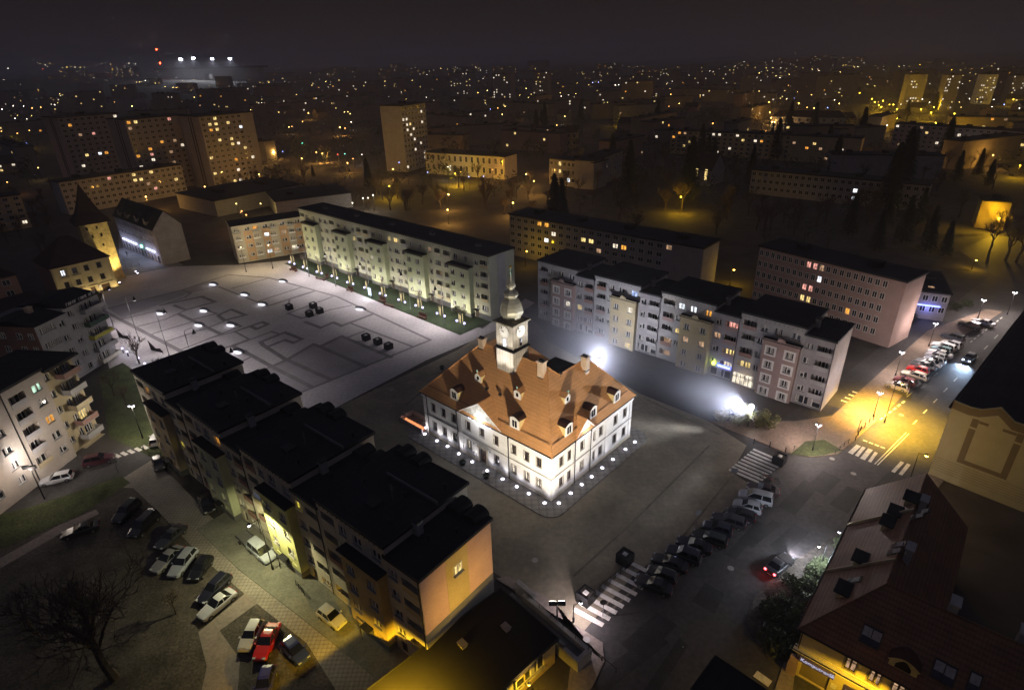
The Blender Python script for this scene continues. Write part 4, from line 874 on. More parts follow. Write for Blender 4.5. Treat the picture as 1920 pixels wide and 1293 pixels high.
# ---------------------------------------------------------------- corner shop house with tiled roofs
def text_mesh(txt, size, m, parent, loc, rot, name, ext=.02):
    cu = bpy.data.curves.new(name, 'FONT'); cu.body = txt; cu.size = size; cu.extrude = ext
    o = bpy.data.objects.new(name, cu); COL.objects.link(o); bpy.context.view_layer.update()
    me = bpy.data.meshes.new_from_object(o.evaluated_get(bpy.context.evaluated_depsgraph_get())); bpy.data.objects.remove(o)
    me.name = name; me.materials.clear(); me.materials.append(m)
    o = bpy.data.objects.new(name, me); COL.objects.link(o); o.parent = parent; o.location = loc; o.rotation_euler = rot; return o
KB = Bld('corner_house', 'yellow corner shop house with a brown tiled roof, dormers and a purple shop sign', 'house', W(33.9, 47.9), -41.5)
m_tile2 = rows_mat('brown_roof_tiles', (.19, .095, .05), .36, .4, .6, .25, 'Z', seam=(('X',), .3, .25))
def kb_build():
    B = KB; E_, Rz, h = 8.3, 14.4, 6.2; fr = FRONT(); ops = []
    my = mat('shop_yellow_render', (.55, .47, .25), .9, .1, .4, fine=.05)
    for u in (5.55, 8.0, 10.3, 13.0, 16.0, 19.0): ops.append((u-.6, u+.6, 5.3, 7.3, .3)); B.window(fr, u-.6, 5.3, 1.2, 2.0, .3, 't', 'd' if u > 5 else None)
    ops.append((.9, 4.1, .15, 3.2, .35))
    for u in (7.8, 11.5, 15, 18.5): ops.append((u-1.2, u+1.2, .3, 3.0, .3)); B.window(fr, u-1.2, .3, 2.4, 2.7, .3, 't', 'd')
    fs = Fr((0, 32), (0, -1), (1, 0)); ops2 = []
    for k in range(9):
        u = 2+k*3.4
        for z in (5.3, 1.4): ops2.append((u-.6, u+.6, z, z+2.0, .3)); B.window(fs, u-.6, z, 1.2, 2.0, .3, 't')
    b = MB(S); facade(b, fr, 0, 24, 0, E_, ops, 0); facade(b, fs, 0, 32, 0, E_, ops2, 0)
    b.face([(24, 0, 0), (24, 12.4, 0), (24, 12.4, E_), (24, 6.2, Rz), (24, 0, E_)], 0); b.face([(12.4, 32, 0), (0, 32, 0), (0, 32, E_), (6.2, 32, Rz), (12.4, 32, E_)], 0)
    b.face([(12.4, 12.4, 0), (12.4, 32, 0), (12.4, 32, E_), (12.4, 12.4, E_)], 0); b.face([(24, 12.4, 0), (12.4, 12.4, 0), (12.4, 12.4, E_), (24, 12.4, E_)], 0)
    B.part(b, 'wall', [my])
    d = MB(S); d.box(.9, 4.1, .25, .33, .15, 3.2, 0)
    for k in range(12): d.box(.9, 4.1, .235, .25, .3+k*.24, .34+k*.24, 1)
    B.part(d, 'roller_shutter', [mat('tan_shutter', (.30, .25, .13), .6, .1, 1), m_dframe])
    o = .45; k1 = (Rz-E_)/h; ze = E_-o*k1
    b = MB(S)
    for f in ([(-o, 32.3, ze), (-o, -o, ze), (h, h, Rz), (h, 32.3, Rz)], [(-o, -o, ze), (24.3, -o, ze), (24.3, h, Rz), (h, h, Rz)], [(h, h, Rz), (12.4+o, 12.4+o, ze), (12.4+o, 32.3, ze), (h, 32.3, Rz)], [(h, h, Rz), (24.3, h, Rz), (24.3, 12.4+o, ze), (12.4+o, 12.4+o, ze)]): b.face(f, 0)
    rf = B.part(b, 'roof', [m_tile2])
    b = MB(S)
    for p_, q_ in (((-o, -o, ze), (h, h, Rz)), ((h, h, Rz), (24.3, h, Rz)), ((h, h, Rz), (h, 32.3, Rz))):
        p_, q_ = Vector(p_), Vector(q_); n = int((q_-p_).length/.5)
        for i in range(n): b.tube(p_.lerp(q_, i/n), p_.lerp(q_, (i+.9)/n), .14, .11, 5)
    B.part(b, 'ridge_cap', [m_tile2], rf)
    b = MB(S); b.tube((-o-.08, -o-.08, ze), (24.3, -o-.08, ze), .1, n=5); b.tube((-o-.08, -o-.08, ze), (-o-.08, 32.3, ze), .1, n=5); B.part(b, 'gutter', [m_dmetal], rf)
    b = MB(S); b.box(-.35, 24, -.7, -.01, 4.55, 4.68, 0); b.box(-.35, 24, -.72, -.64, 4.68, 4.8, 1); b.box(-.28, 24, -.14, -.01, 5.05, 5.15, 0); B.part(b, 'cornice', [m_white, m_dmetal])
    b = MB(S); b.tube((.15, -.15, 0), (.15, -.15, ze), .07, n=5); b.box(-.5, .6, -.5, -.02, 0, 2.2, 1); b.box(-.4, .55, -.4, -.02, 2.2, 3.2, 1); B.part(b, 'corner_pier', [m_dmetal, m_pinkr])
    sg = MB(S); sg.box(.6, 4.5, -.62, -.02, 3.25, 4.3, 0); so = B.part(sg, 'shop_sign', [mat('purple_sign_board', (.10, .085, .30), .5, .05, 1)])
    wl = emit('sign_letters', (.8, .78, 1), .3)
    text_mesh('Komputronik', .58, wl, so, Vector((.72, -.64, 3.52))*S, (R(90), 0, 0), 'sign_lettering')
    b = MB(S)
    for x, z, s_ in ((4.02, 3.9, .15), (4.24, 3.76, .12), (4.1, 3.56, .12), (4.32, 3.98, .11)): b.box(x, x+s_, -.66, -.622, z, z+s_*.8)
    b.build('sign_emblem', wl, so)
    b = MB(S); b.box(4.35, 4.95, -.06, -.003, 1.3, 2.0); B.part(b, 'wall_plate', [m_white])
    b = MB(S); b.box(5.6, 6.9, -.10, -.003, .6, 3.0, 0)
    for k in range(4): b.box(5.85, 6.65-(.2 if k % 2 else 0), -.115, -.10, 2.2-k*.2, 2.28-k*.2, 1)
    B.part(b, 'poster', [mat('indigo_poster', (.07, .055, .30), .5, .1, 2), wl])
    def skylight(P, u, slope_y, w=1.0, h=1.9):
        b = MB(S); a = math.atan(k1)
        def pt(x, t, d): return P+(Vector((1, 0, 0)) if slope_y else Vector((0, 1, 0)))*x+(Vector((0, 1, 0)) if slope_y else Vector((1, 0, 0)))*(t*math.cos(a)-d*math.sin(a))+Vector((0, 0, t*math.sin(a)+d*math.cos(a)))
        for x0, x1, t0, t1, d0, d1, m in ((-.12, w+.12, -.12, h+.12, .0, .12, 0), (0, w, 0, h, .12, .14, 1), (0, w, h*.4, h*.95, .14, .15, 2)):
            q = [(x, t) for x, t in ((x0, t0), (x1, t0), (x1, t1), (x0, t1))]
            b.face([pt(x, t, d1) for x, t in q], m)
            for i in range(4): (xa, ta), (xb, tb) = q[i-1], q[i]; b.face([pt(xa, ta, d0), pt(xb, tb, d0), pt(xb, tb, d1), pt(xa, ta, d1)], m)
        B.part(b, 'skylight', [m_dframe, m_glass, m_curtain], rf)
    pF, nF = (0, -o, ze), (0, -k1, 1); pS, nS = (-o, 0, ze), (-k1, 0, 1)
    zz = lambda x, y: (1480+x/4.364, 1080+y/4.364)
    for p_ in ((575, 520), (650, 560), (1160, 810), (1245, 860), (1450, 920)): skylight(B.hit(*zz(*p_), pF, nF), 0, True, .85)
    z8 = lambda x, y: (1240+x/2.5206, 780+y/2.5206)
    for p_ in ((1070, 655), (1085, 625), (1180, 490), (1205, 468), (880, 790)): P = B.hit(*z8(*p_), pS, nS); skylight(P, 0, False, .9, 1.6)
    P = B.hit(*zz(920, 770), pF, nF); b = MB(S); n = 10; w = 1.35
    arc = [(-w+2*w*i/n, 1.0+.75*math.sin(math.pi*i/n)) for i in range(n+1)]
    b.face([(P.x-w, P.y, P.z-.3), (P.x+w, P.y, P.z-.3)]+[(P.x+u, P.y, P.z+z) for u, z in arc[::-1]], 0)
    b.face([(P.x-.75, P.y-.03, P.z+.1), (P.x+.75, P.y-.03, P.z+.1)]+[(P.x+u*.55, P.y-.03, P.z+z-.35) for u, z in arc[::-1]], 2)
    for i in range(n):
        (u0, a0), (u1, a1) = arc[i], arc[i+1]; b.face([(P.x+u0*1.12, P.y-.2, P.z+a0+.08), (P.x+u1*1.12, P.y-.2, P.z+a1+.08), (P.x+u1*1.12, P.y+a1/k1+.4, P.z+a1+.08), (P.x+u0*1.12, P.y+a0/k1+.4, P.z+a0+.08)], 1)
        b.face([(P.x+u0*1.12, P.y-.2, P.z+a0+.08), (P.x+u0*1.12, P.y-.2, P.z+a0-.12), (P.x+u1*1.12, P.y-.2, P.z+a1-.12), (P.x+u1*1.12, P.y-.2, P.z+a1+.08)], 0)
    B.part(b, 'eyebrow_dormer', [my, mat('dark_and_shaded_dormer_tiles', (.07, .03, .018), .8, .2, .8), m_glass], rf)
    for p_ in ((830, 835), (910, 690), (1040, 520), (1075, 470), (1150, 405)):     # dark boxed dormers toward the road
        P = B.hit(*z8(*p_), pS, nS); b = MB(S); b.box(P.x, P.x+2.2, P.y-1.0, P.y+1.0, P.z-1.4, P.z+1.2, 0); b.box(P.x-.35, P.x+2.6, P.y-1.3, P.y+1.3, P.z+1.2, P.z+1.38, 1); b.box(P.x-.03, P.x, P.y-.7, P.y+.7, P.z-.2, P.z+.9, 2)
        B.part(b, 'dormer', [my, m_black, m_glass], rf)
    for x, y in ((7.2, 13), (7, 24), (12.5, 7.0), (18.5, 7.2)):
        b = MB(S); b.box(x-.4, x+.4, y-.8, y+.8, Rz-2.2, Rz+1.1, 0); b.box(x-.5, x+.5, y-.9, y+.9, Rz+1.1, Rz+1.25, 0); B.part(b, 'chimney', [m_conc])
    b = MB(S); b.box(-o-.1, 12.4+o, 22.6, 23.0, E_-.3, E_-.1, 0)
    b = MB(S); b.wallplate([(-.5, ze), (h, Rz), (h, Rz+.45), (-.5, ze+.45)], 21.8, 22.1, 0); B.part(b, 'fire_wall', [m_tan], rf); b = MB(S); b.wallplate([(-.5, ze), (h, Rz), (h, Rz+.45), (-.5, ze+.45)], 10.6, 10.8, 0); B.part(b, 'fire_wall', [m_tan], rf)
kb_build()
# ---------------------------------------------------------------- block with the painted blind gable
YB = Bld('gabled_block', 'block with a blind yellow gable wall painted with broad brown bands', 'apartment block', W(75.4, 85.2), -48.2)
def yb_build():
    B = YB; b = MB(S); fr = FRONT(); Lx, Dp = 19.0, 62
    prof = [(0, 0), (Lx, 0), (Lx, 14.6), (16.5, 14.9), (12.2, 14.6), (10.6, 15.2), (8.4, 15.3), (6.2, 17.0), (3.9, 15.6), (2.4, 15.4), (0, 15.7)]
    b.wallplate(prof, 0, .4, 0); my = mat('gable_yellow', (.40, .36, .22), .92, .08, .5, fine=.06)
    b.face([(0, Dp, 0), (0, .4, 0), (0, .4, 14.2), (0, Dp, 14.2)], 0); b.face([(Lx, .4, 0), (Lx, Dp, 0), (Lx, Dp, 14.2), (Lx, .4, 14.2)], 0); b.face([(Lx, Dp, 0), (0, Dp, 0), (0, Dp, 14.2), (Lx, Dp, 14.2)], 0)
    B.part(b, 'wall', [my])
    s = MB(S); T = lambda poly: s.wallplate(poly, -.03, -.003, 0)
    for x in (3.2, 9.3): T([(x, 4.6), (x+.95, 4.6), (x+.95, 11.6), (x, 11.6)]); T([(x, 12.0), (x+.95, 12.0), (x+.95, 13.6), (x, 13.6)])
    T([(4.16, 4.6), (9.29, 4.6), (9.29, 5.4), (4.16, 5.4)])
    for i in range(5, 11):
        (x0, z0), (x1, z1) = prof[i-1], prof[i]; T([(x1, z1-1.5), (x0, z0-1.5), (x0, z0-.12), (x1, z1-.12)])
    T([(4.2, 13.0), (5.5, 13.0), (5.5, 13.5), (4.2, 13.5)]); T([(7.4, 13.0), (9.25, 13.0), (9.25, 13.5), (7.4, 13.5)])
    B.part(s, 'painted_band', [mat('gable_brown', (.17, .13, .075), .95, .1, .5)])
    g = MB(S)
    for k in range(6): g.box(.02, Lx, -.012, -.002, 1.5+k*.5, 1.56+k*.5)
    B.part(g, 'groove', [mat('gable_brown', (.17, .13, .075))])
    r = MB(S)
    for f in ([(-.5, .5, 14.1), (Lx/2, .5, 14.6), (Lx/2, Dp+.4, 14.6), (-.5, Dp+.4, 14.1)], [(Lx/2, .5, 14.6), (Lx+.5, .5, 14.1), (Lx+.5, Dp+.4, 14.1), (Lx/2, Dp+.4, 14.6)]): r.face(f, 0)
    r.box(-.5, Lx+.5, .5, Dp+.4, 13.8, 14.05, 0); B.part(r, 'roof', [m_black])
    for y in (14, 34, 50):
        c = MB(S); c.box(8, 10, y, y+1.2, 14.3, 15.8); B.part(c, 'chimney', [m_black])
yb_build()
# ---------------------------------------------------------------- low flat-roofed annex with its lit window wall
an1, an0 = G(1041, 1198, 4.4), G(938, 1108, 4.4)
for v in (an1, an0): v.z = 0
an_ang = math.degrees(math.atan2((an1-an0).y, (an1-an0).x)); an_len = (an1-an0).length/S
AN = Bld('annex', 'low flat-roofed annex at the foot of the pink gable wall, amber light along its windows', 'building', an0-unit_dir(an_ang)*.0, an_ang)
def an_build():
    # x runs along the ramp to the corner; y < 0 is toward the camera
    B = AN; Lx, H, Dp = an_len, 4.3, 26
    fs = Fr((Lx, -Dp), (0, 1), (-1, 0)); ops = []
    for u in (2, 7.0, 12, 16.5, 20.6): ops.append((u, u+4.2 if u < 20 else u+3.4, 1.4, 3.6, .2)); B.window(fs, u, 1.4, 4.2 if u < 20 else 3.4, 2.2, .2, 'm')
    b = MB(S); facade(b, fs, 0, Dp, 0, H, ops, 0)
    b.face([(0, -Dp, 0), (Lx, -Dp, 0), (Lx, -Dp, H), (0, -Dp, H)], 0); b.face([(Lx, 0, 0), (0, 0, 0), (0, 0, H), (Lx, 0, H)], 0); b.face([(0, 0, 0), (0, -Dp, 0), (0, -Dp, H), (0, 0, H)], 0)
    B.part(b, 'wall', [m_ochre])
    flat_roof(B, [(0, -Dp), (Lx, -Dp), (Lx, 0), (0, 0)], H, .3, mat('tar_roof', (.007, .006, .007), .9, .3, .3), over=.35)
    for x, y in ((5, -3.5), (3, -9), (10, -12), (14, -20)):
        v = MB(S); v.box(x-.5, x+.5, y-.35, y+.35, 4.6, 5.0, 0); v.box(x-.6, x+.6, y-.45, y+.45, 5.0, 5.1, 1); B.part(v, 'roof_vent', [m_conc, m_metal])
an_build()
RP = Bld('ramp', 'pale concrete ramp with two parapet walls beside the annex', 'ramp', an0-unit_dir(an_ang+90)*(-1.0*S), an_ang)
def ramp_build():
    B = RP; b = MB(S); L1 = an_len+3.0
    b.box(-1, L1, .0, .55, 0, 2.0, 0); b.box(1, L1, 2.1, 2.65, 0, 2.0, 0); b.box(L1-.6, L1, .551, 2.099, 0, 2.0, 0); b.box(-1, L1-.61, .56, 2.09, 0, 1.0, 1); b.box(-1, 2.5, 2.66, 3.4, 0, 2.6, 0)
    B.part(b, 'parapet', [m_conc, m_plinth]); 
    h = MB(S)
    for i in range(8): h.tube((2+i*2.2, 2.35, 2.0), (2+i*2.2, 2.35, 2.8), .04, n=4)
    h.tube((2, 2.35, 2.8), (17.4, 2.35, 2.8), .05, n=5); B.part(h, 'handrail', [m_dmetal])
    v = MB(S); v.box(L1-4, L1-2.6, .15, .5, 2.0, 2.6); B.part(v, 'vent', [m_metal])
ramp_build()
bc = G(1342, 1232, 8.0); bc.z = 0
BC = Bld('flat_roofed_block', 'dark flat-roofed block poking up at the bottom edge of the picture', 'building', bc, -45)
def bc_build():
    B = BC; b = MB(S); b.box(0, 16, -16, 0, 0, 7.7); B.part(b, 'wall', [m_lilac]); flat_roof(B, [(0, -16), (16, -16), (16, 0), (0, 0)], 7.7, .3)
    fr = FRONT(-16); f2 = Fr((16, -16), (0, 1), (-1, 0))
    for u in (2, 6, 10, 13.5):
        for z in (1.2, 4.6): B.window(fr, u, z, 1.4, 1.5, -.001, 'w'); B.window(f2, u, z, 1.4, 1.5, -.001, 'w')
bc_build()
# ---------------------------------------------------------------- middle-distance blocks
FARW = {}
def far_window(B, fr, u, z, w, h, kind):
    key = (round(w, 1), round(h, 1), kind)
    if key not in FARW:
        b = MB(S); b.face([(0, -.06, 0), (w, -.06, 0), (w, -.06, h), (0, -.06, h)], 0)
        for x0, x1, z0, z1 in ((-.1, 0, -.1, h+.1), (w, w+.1, -.1, h+.1), (0, w, h, h+.1), (0, w, -.1, 0), (w/2-.05, w/2+.05, 0, h)): b.box(x0, x1, -.10, -.002, z0, z1, 1)
        o = b.build('window', [LIT[kind] if kind else m_glass, m_frame]); FARW[key] = o.data; bpy.data.objects.remove(o)
    o = bpy.data.objects.new('window', FARW[key]); COL.objects.link(o); o.parent = B.root; o.location = fr.p(u, 0, z)*S; o.rotation_euler = (0, 0, fr.rz); B.nw += 1
def far_block(label, A, Bp, h, depth, floors, cols, wall, lits=(), p_lit=.08, dark=True, roof='flat', name='apartment_block', cat='apartment block', group=None, sides=True, seed=1, z0=1.6, wsize=None, bal=None, ang=None, L=None, kinds='yywwod'):
    """a distant building from its two front corners on the ground"""
    A = Vector((A.x, A.y, 0)); d = Vector((Bp.x, Bp.y, 0))-A
    L = d.length/S; ang = math.degrees(math.atan2(d.y, d.x))
    B = Bld(name, label, cat, A, ang, group, lits); rnd = random.Random(seed)
    b = MB(S); side_walls(b, 0, L, 0, depth, 0, h, 0)
    if roof == 'gable':
        for x in (0, L): b.face([(x, 0, h), (x, depth, h), (x, depth/2, h+depth*.42)], 0)
    B.part(b, 'wall', [wall])
    if roof == 'flat':
        b = MB(S); b.box(-.4, L+.4, -.4, depth+.4, h, h+.5); 
        for k in range(max(1, int(L/18))): x = (k+.5)*L/max(1, int(L/18)); b.box(x-1.5, x+1.5, depth*.4, depth*.65, h+.5, h+2.0)
    else:
        b = MB(S); t = h+depth*.42
        if roof == 'gable': fs = [[(-.4, -.5, h-.4), (L+.4, -.5, h-.4), (L+.4, depth/2, t+.1), (-.4, depth/2, t+.1)], [(L+.4, depth+.5, h-.4), (-.4, depth+.5, h-.4), (-.4, depth/2, t+.1), (L+.4, depth/2, t+.1)]]
        else: q = depth*.45; fs = [[(-.5, -.5, h), (L+.5, -.5, h), (L-q, depth/2, t), (q, depth/2, t)], [(L+.5, -.5, h), (L+.5, depth+.5, h), (L-q, depth/2, t)], [(L+.5, depth+.5, h), (-.5, depth+.5, h), (q, depth/2, t), (L-q, depth/2, t)], [(-.5, depth+.5, h), (-.5, -.5, h), (q, depth/2, t)], [(-.5, depth+.5, h), (L+.5, depth+.5, h), (L+.5, -.5, h), (-.5, -.5, h)]]
        for f in fs: b.face(f, 0)
    B.part(b, 'roof', [m_felt2 if roof != 'flat' else m_black])
    fr = FRONT(); fh = (h-z0)/floors; ww, wh = wsize or (min(1.9, L/cols*.55), fh*.48)
    for i in range(cols):
        u = (i+.5)*L/cols-ww/2
        for j in range(floors):
            z = z0+j*fh+fh*.26; wc = B.world((u+ww/2, 0, z+wh/2)); x, y = PX(wc); k = None
            for t in B.lits:
                if math.hypot(t[0]-x, t[1]-y) < (t[3] if len(t) > 3 else 5): k = t[2]; B.lits.remove(t); break
            if k is None and rnd.random() < p_lit: k = rnd.choice(kinds)
            if k or (dark and B.nw < 100): far_window(B, fr, u, z, ww, wh, k)
    for u0, u1 in (bal or ()):
        for j in range(floors):
            z = z0+j*fh; bb = MB(S); bb.box(u0, u1, -1.1, -.08, z, z+.15, 0); bb.box(u0, u1, -1.15, -1.1, z, z+1.1, 0); B.part(bb, 'balcony', [m_lilac])
    return B
A = G(955, 402, 16); Bq = G(1320, 467, 16)
far_block('dark five-storey row behind the grey stepped block, a few warm windows', A, Bq, 16, 12, 5, 24, m_lilac,
          [(968, 409, 'p'), (1008, 416, 'o'), (1022, 419, 'o'), (1034, 421, 'd'), (965, 442, 'o'), (1034, 438, 'w'), (1097, 450, 'y'), (1106, 452, 'y'), (1151, 464, 'w'), (1170, 467, 'o'), (1190, 470, 'y'), (1209, 453, 'y'), (1124, 473, 'd'), (1205, 490, 'o'), (1192, 489, 'd'), (1222, 496, 'w'), (1258, 463, 'd'), (1293, 511, 'p'), (965, 458, 'd'), (1021, 453, 'W')], 0, seed=3)
far_block('dark five-storey row with orange and pink lit windows near the right-hand street', G(1425, 462, 18), G(1700, 530, 18), 18, 11, 5, 22, m_pinkr,
          [(1518, 494, 'p'), (1531, 497, 'p'), (1543, 498, 'd'), (1541, 524, 'W'), (1562, 523, 'y'), (1577, 529, 'o'), (1588, 530, 'o'), (1509, 537, 'p'), (1520, 539, 'p'), (1589, 506, 'd'), (1601, 535, 'd'), (1632, 542, 'd'), (1460, 551, 'o'), (1486, 556, 'd'), (1506, 558, 'y'), (1519, 561, 'y'), (1647, 565, 'y'), (1590, 579, 'o'), (1598, 580, 'o'), (1560, 591, 'd'), (1571, 592, 'w'), (1637, 609, 'p'), (1651, 612, 'y'), (1672, 525, 'w'), (1630, 567, 'd')], 0, seed=5)
B18 = far_block('low two-storey building with a blue neon line by the right-hand street', G(1712, 545, 8), G(1783, 553, 8), 8, 20, 2, 4, m_lilac, [], 0, seed=6, name='low_building', cat='building')
for u0, u1, z in ((.4, 1.0, 4.2), (1.7, 7.4, 4.1)):
    b = MB(S); b.box(u0, u1, -.35, -.15, z, z+.32); B18.part(b, 'neon_line', [emit('blue_neon', (.16, .2, 1), 2.5)])
light('POINT', Vector((4.5, -1.3, 3.6))*S, 90, (.2, .25, 1), .3, B18.root)
b = MB(S); b.box(4.0, 5.4, 3.0, 4.2, 8.51, 8.6); B18.part(b, 'skylight', [LIT['d']])
# towers of eleven storeys
def tower(label, C_, lits, seed, ang=55):
    """long facade to the right, blind end wall with a recessed window strip to the left of the near corner"""
    A = Vector((C_.x, C_.y, 0)); Bq = A+unit_dir(ang)*36*S
    B = far_block(label, A, Bq, 43, 22, 13, 9, m_tan if False else m_lilac, lits, .03, True, seed=seed, group='eleven-storey towers at the left', z0=2)
    fe = Fr((0, 22), (0, -1), (1, 0)); b = MB(S); b.box(-.06, -.003, 8.2, 9.3, 1, 42.5, 0); b.box(-.06, -.003, 11.0, 12.1, 1, 42.5, 0); B.part(b, 'stair_strip', [m_dmetal])
    return B
tower('tall tower block, rightmost of the three, its foot lit amber', G(405, 356.7), [(389, 234, 'y'), (404, 232, 'y'), (430, 227, 'y'), (412, 241, 'y'), (415, 253, 'o'), (411, 266, 'y'), (436, 261, 'y'), (395, 280, 'b'), (396, 292, 'y'), (411, 299, 'y'), (425, 297, 'b'), (444, 303, 'o'), (445, 314, 'w'), (429, 317, 'y'), (403, 325, 'y'), (441, 340, 'y'), (452, 333, 'w'), (455, 235, 'W'), (459, 279, 'y'), (467, 287, 'w'), (463, 266, 'd'), (475, 291, 'w')], 11)
tower('tall tower block, middle one of the three, faint pink windows', W(-223, 368), [(239, 231, 'o'), (241, 241, 'd'), (262, 226, 'p'), (311, 221, 'w'), (316, 220, 'p'), (300, 265, 'o'), (283, 279, 'o'), (288, 289, 'p'), (288, 299, 'w'), (257, 295, 'o'), (326, 261, 'd'), (321, 280, 'd')], 12)
tower('tall tower block, leftmost of the three, one bright orange window near its top', W(-283, 398), [(108, 224, 'o'), (127, 233, 'o'), (151, 251, 'd'), (171, 249, 'p'), (178, 238, 'w'), (164, 291, 'y'), (198, 285, 'o'), (183, 287, 'W')], 13)
B = far_block('slab tower with a pale blind end wall in the middle distance', G(763, 323), G(763, 323)+unit_dir(64)*30*S, 43, 17, 12, 8, m_greyr, [], .16, True, seed=14, kinds='wwwy')
far_block('long grey five-storey row before the three towers', W(-236, 317), W(-197, 368), 17, 12, 5, 20, m_greyr, [(207, 335, 'p'), (280, 320, 'y'), (250, 338, 'y'), (261, 337, 'y'), (248, 325, 'y'), (189, 352, 'p'), (213, 348, 'W'), (193, 364, 'W'), (174, 370, 'o'), (222, 373, 'w'), (233, 370, 'd'), (291, 356, 'p'), (331, 333, 'y'), (277, 346, 'd')], 0, seed=15)
far_block('tan block with dark balconies at the left picture edge', W(-262, 268), W(-238, 292), 16, 11, 5, 8, m_tan, [], .06, True, seed=16, bal=((2, 6), (13, 17), (24, 28)))
far_block('curved-front public building lit amber at its entrance', G(800, 325), G(947, 337), 13.9, 16, 2, 14, m_cream, [], .05, True, seed=17, name='public_building', cat='building', wsize=(1.6, 3.4))
far_block('long dark low hall roof behind the green block', W(-150, 303), W(-118, 345), 8, 40, 1, 8, m_conc, [], 0, False, seed=18, name='hall', cat='hall', roof='flat')
far_block('dark hall with a pale front beside the spruce', W(-118, 300), W(-84, 318), 7.5, 30, 1, 6, m_conc, [], .2, False, seed=19, name='hall', cat='hall', kinds='W')
far_block('school block with bright white classroom windows', G(1030, 345), G(1112, 356), 15, 14, 3, 10, m_lilac, [(1069, 335, 'W', 6), (1080, 336, 'W', 6), (1068, 348, 'W', 6), (1051, 306, 'y'), (1050, 320, 'y')], .03, True, seed=20, name='school', cat='school')
far_block('school wing with a grey end wall and a lit stair', G(1112, 356), G(1165, 330), 16, 12, 4, 6, m_lilac, [], .12, True, seed=21, name='school', cat='school', kinds='wwy')
far_block('long dark three-storey school with one bright stair in its front', W(133, 327), W(195, 274), 12.5, 13, 3, 26, m_lilac, [(1604, 352, 'W', 6), (1600, 367, 'W', 6), (1598, 380, 'W', 6), (1618, 385, 'W', 8), (1628, 385, 'W', 8)], .0, True, seed=22, name='school', cat='school')
far_block('dark four-storey row with warm windows, patches lit amber', W(128, 480), W(235, 405), 17, 13, 5, 30, m_tan, [], .12, True, seed=23)
far_block('villa with arched gables, its front pale in the dark', W(265, 622), W(322, 590), 12, 14, 2, 9, m_greyr, [], .05, True, seed=24, roof='hip', name='villa', cat='house')
far_block('lit hall with four tall white windows and an amber arched porch', W(198, 368), W(255, 352), 13, 14, 1, 8, m_lilac, [(1627, 275, 'W', 7), (1641, 275, 'W', 7), (1654, 275, 'W', 7), (1666, 275, 'W', 7)], 0, False, seed=25, name='public_building', cat='building', wsize=(1.4, 4.5))
far_block('long five-storey row on the right rim with scattered lights', W(300, 478), W(352, 400), 18, 13, 5, 22, m_lilac, [], .12, True, seed=26)
far_block('small gabled house lit bright yellow by a street lamp', G(1060, 278), G(1082, 278), 13, 12, 2, 2, m_ochre, [], 0, True, roof='gable', seed=27, name='gabled_house', cat='house')
far_block('yellow-lit blind wall of a small block among bare trees on the right', G(1826, 427), G(1880, 432), 11.5, 12, 3, 3, m_ochre, [], 0, False, seed=28, name='small_block', cat='building')
far_block('dark red-brown house at the left edge behind the yellow town house', W(-172, 160), W(-157, 179), 12, 14, 3, 4, m_terr, [], 0, True, roof='hip', seed=29, name='town_house', cat='house')
far_block('low dark-roofed house between the grey block and the yellow town house', W(-143, 140), W(-132, 156), 8.5, 12, 2, 4, m_terr, [], 0, True, roof='gable', seed=30, name='town_house', cat='house')
far_block('small church with a tall lit arched window on a dark slope', G(1295, 346), G(1330, 350), 9, 20, 1, 2, m_lilac, [(1303, 326, 'y', 9), (1322, 326, 'y', 9)], 0, False, roof='gable', seed=31, name='church', cat='church', wsize=(1.5, 6))
for i, (x, y0, y1, w_, lab) in enumerate(((1000, 186, 135, 26, 'pale high-rise standing alone far off in the middle'), (1690, 205, 140, 34, 'dark far high-rise with a white patterned end, left of two on the right rim'), (1760, 207, 141, 26, 'dark far high-rise between two patterned neighbours'), (1828, 196, 140, 28, 'far high-rise with a bright white patterned end wall'), (845, 182, 137, 40, 'dim far high-rise on the skyline left of the pale one'), (925, 195, 139, 34, 'dim far high-rise below the skyline lights'), (1885, 195, 142, 26, 'dark far high-rise at the right edge'))):
    P = G(x, y0); Q = G(x+w_, y0); h = height_at(P, y1)/S
    far_block(lab, P, Q, h, 22, 12, 7, m_tan if i == 0 else (m_white if i == 3 else m_lilac), [], .16, False, seed=40+i, name='high_rise', cat='tower block', kinds='wwy')
# ---------------------------------------------------------------- ground, streets, squares
def hill(x, y):
    r = math.hypot(x, y)
    if r < 1500: return 0.0
    t = min(1.0, (r-1500)/900); t = t*t*(3-2*t)
    az = math.degrees(math.atan2(x, y))
    base = 62-.75*(az+42) if az < 20 else max(2.0, 15-.4*(az-20))
    return t*(base*.55+5*math.sin(az*.35)+3*math.sin(az*1.1+r*.002))
m_ground = mat('town_ground', (.055, .048, .042), .95, .5, .012, fine=.3)
b = MB(); n = 96; rs = [0, 60, 150, 300, 600, 1000, 1500, 1650, 1800, 1950, 2100, 2250, 2400, 2800, 3600, 5200, 9000]
grid = []
for r in rs:
    grid.append([(r*math.sin(2*math.pi*k/n), r*math.cos(2*math.pi*k/n)) for k in range(n)])
for j in range(len(rs)-1):
    for k in range(n):
        k2 = (k+1) % n
        q = [grid[j][k2], grid[j][k], grid[j+1][k], grid[j+1][k2]] if j else [grid[1][k2], (0, 0), grid[1][k]]
        b.face([(x, y, hill(x, y)) for x, y in q])
tag(b.build('ground', m_ground, smooth=True), None, None, None, 'structure')
g = lambda *p: [G(x, y) for x, y in p]
m_asph = mat('asphalt', (.050, .047, .046), .72, .35, .12, fine=.25, bump=.2, bscale=5)
m_cobb = rows_mat('cobbles', (.225, .195, .145), .62, .0, .9, .38, 'X', seam=(('X', 'Y'), .31, .07), scale=.10)
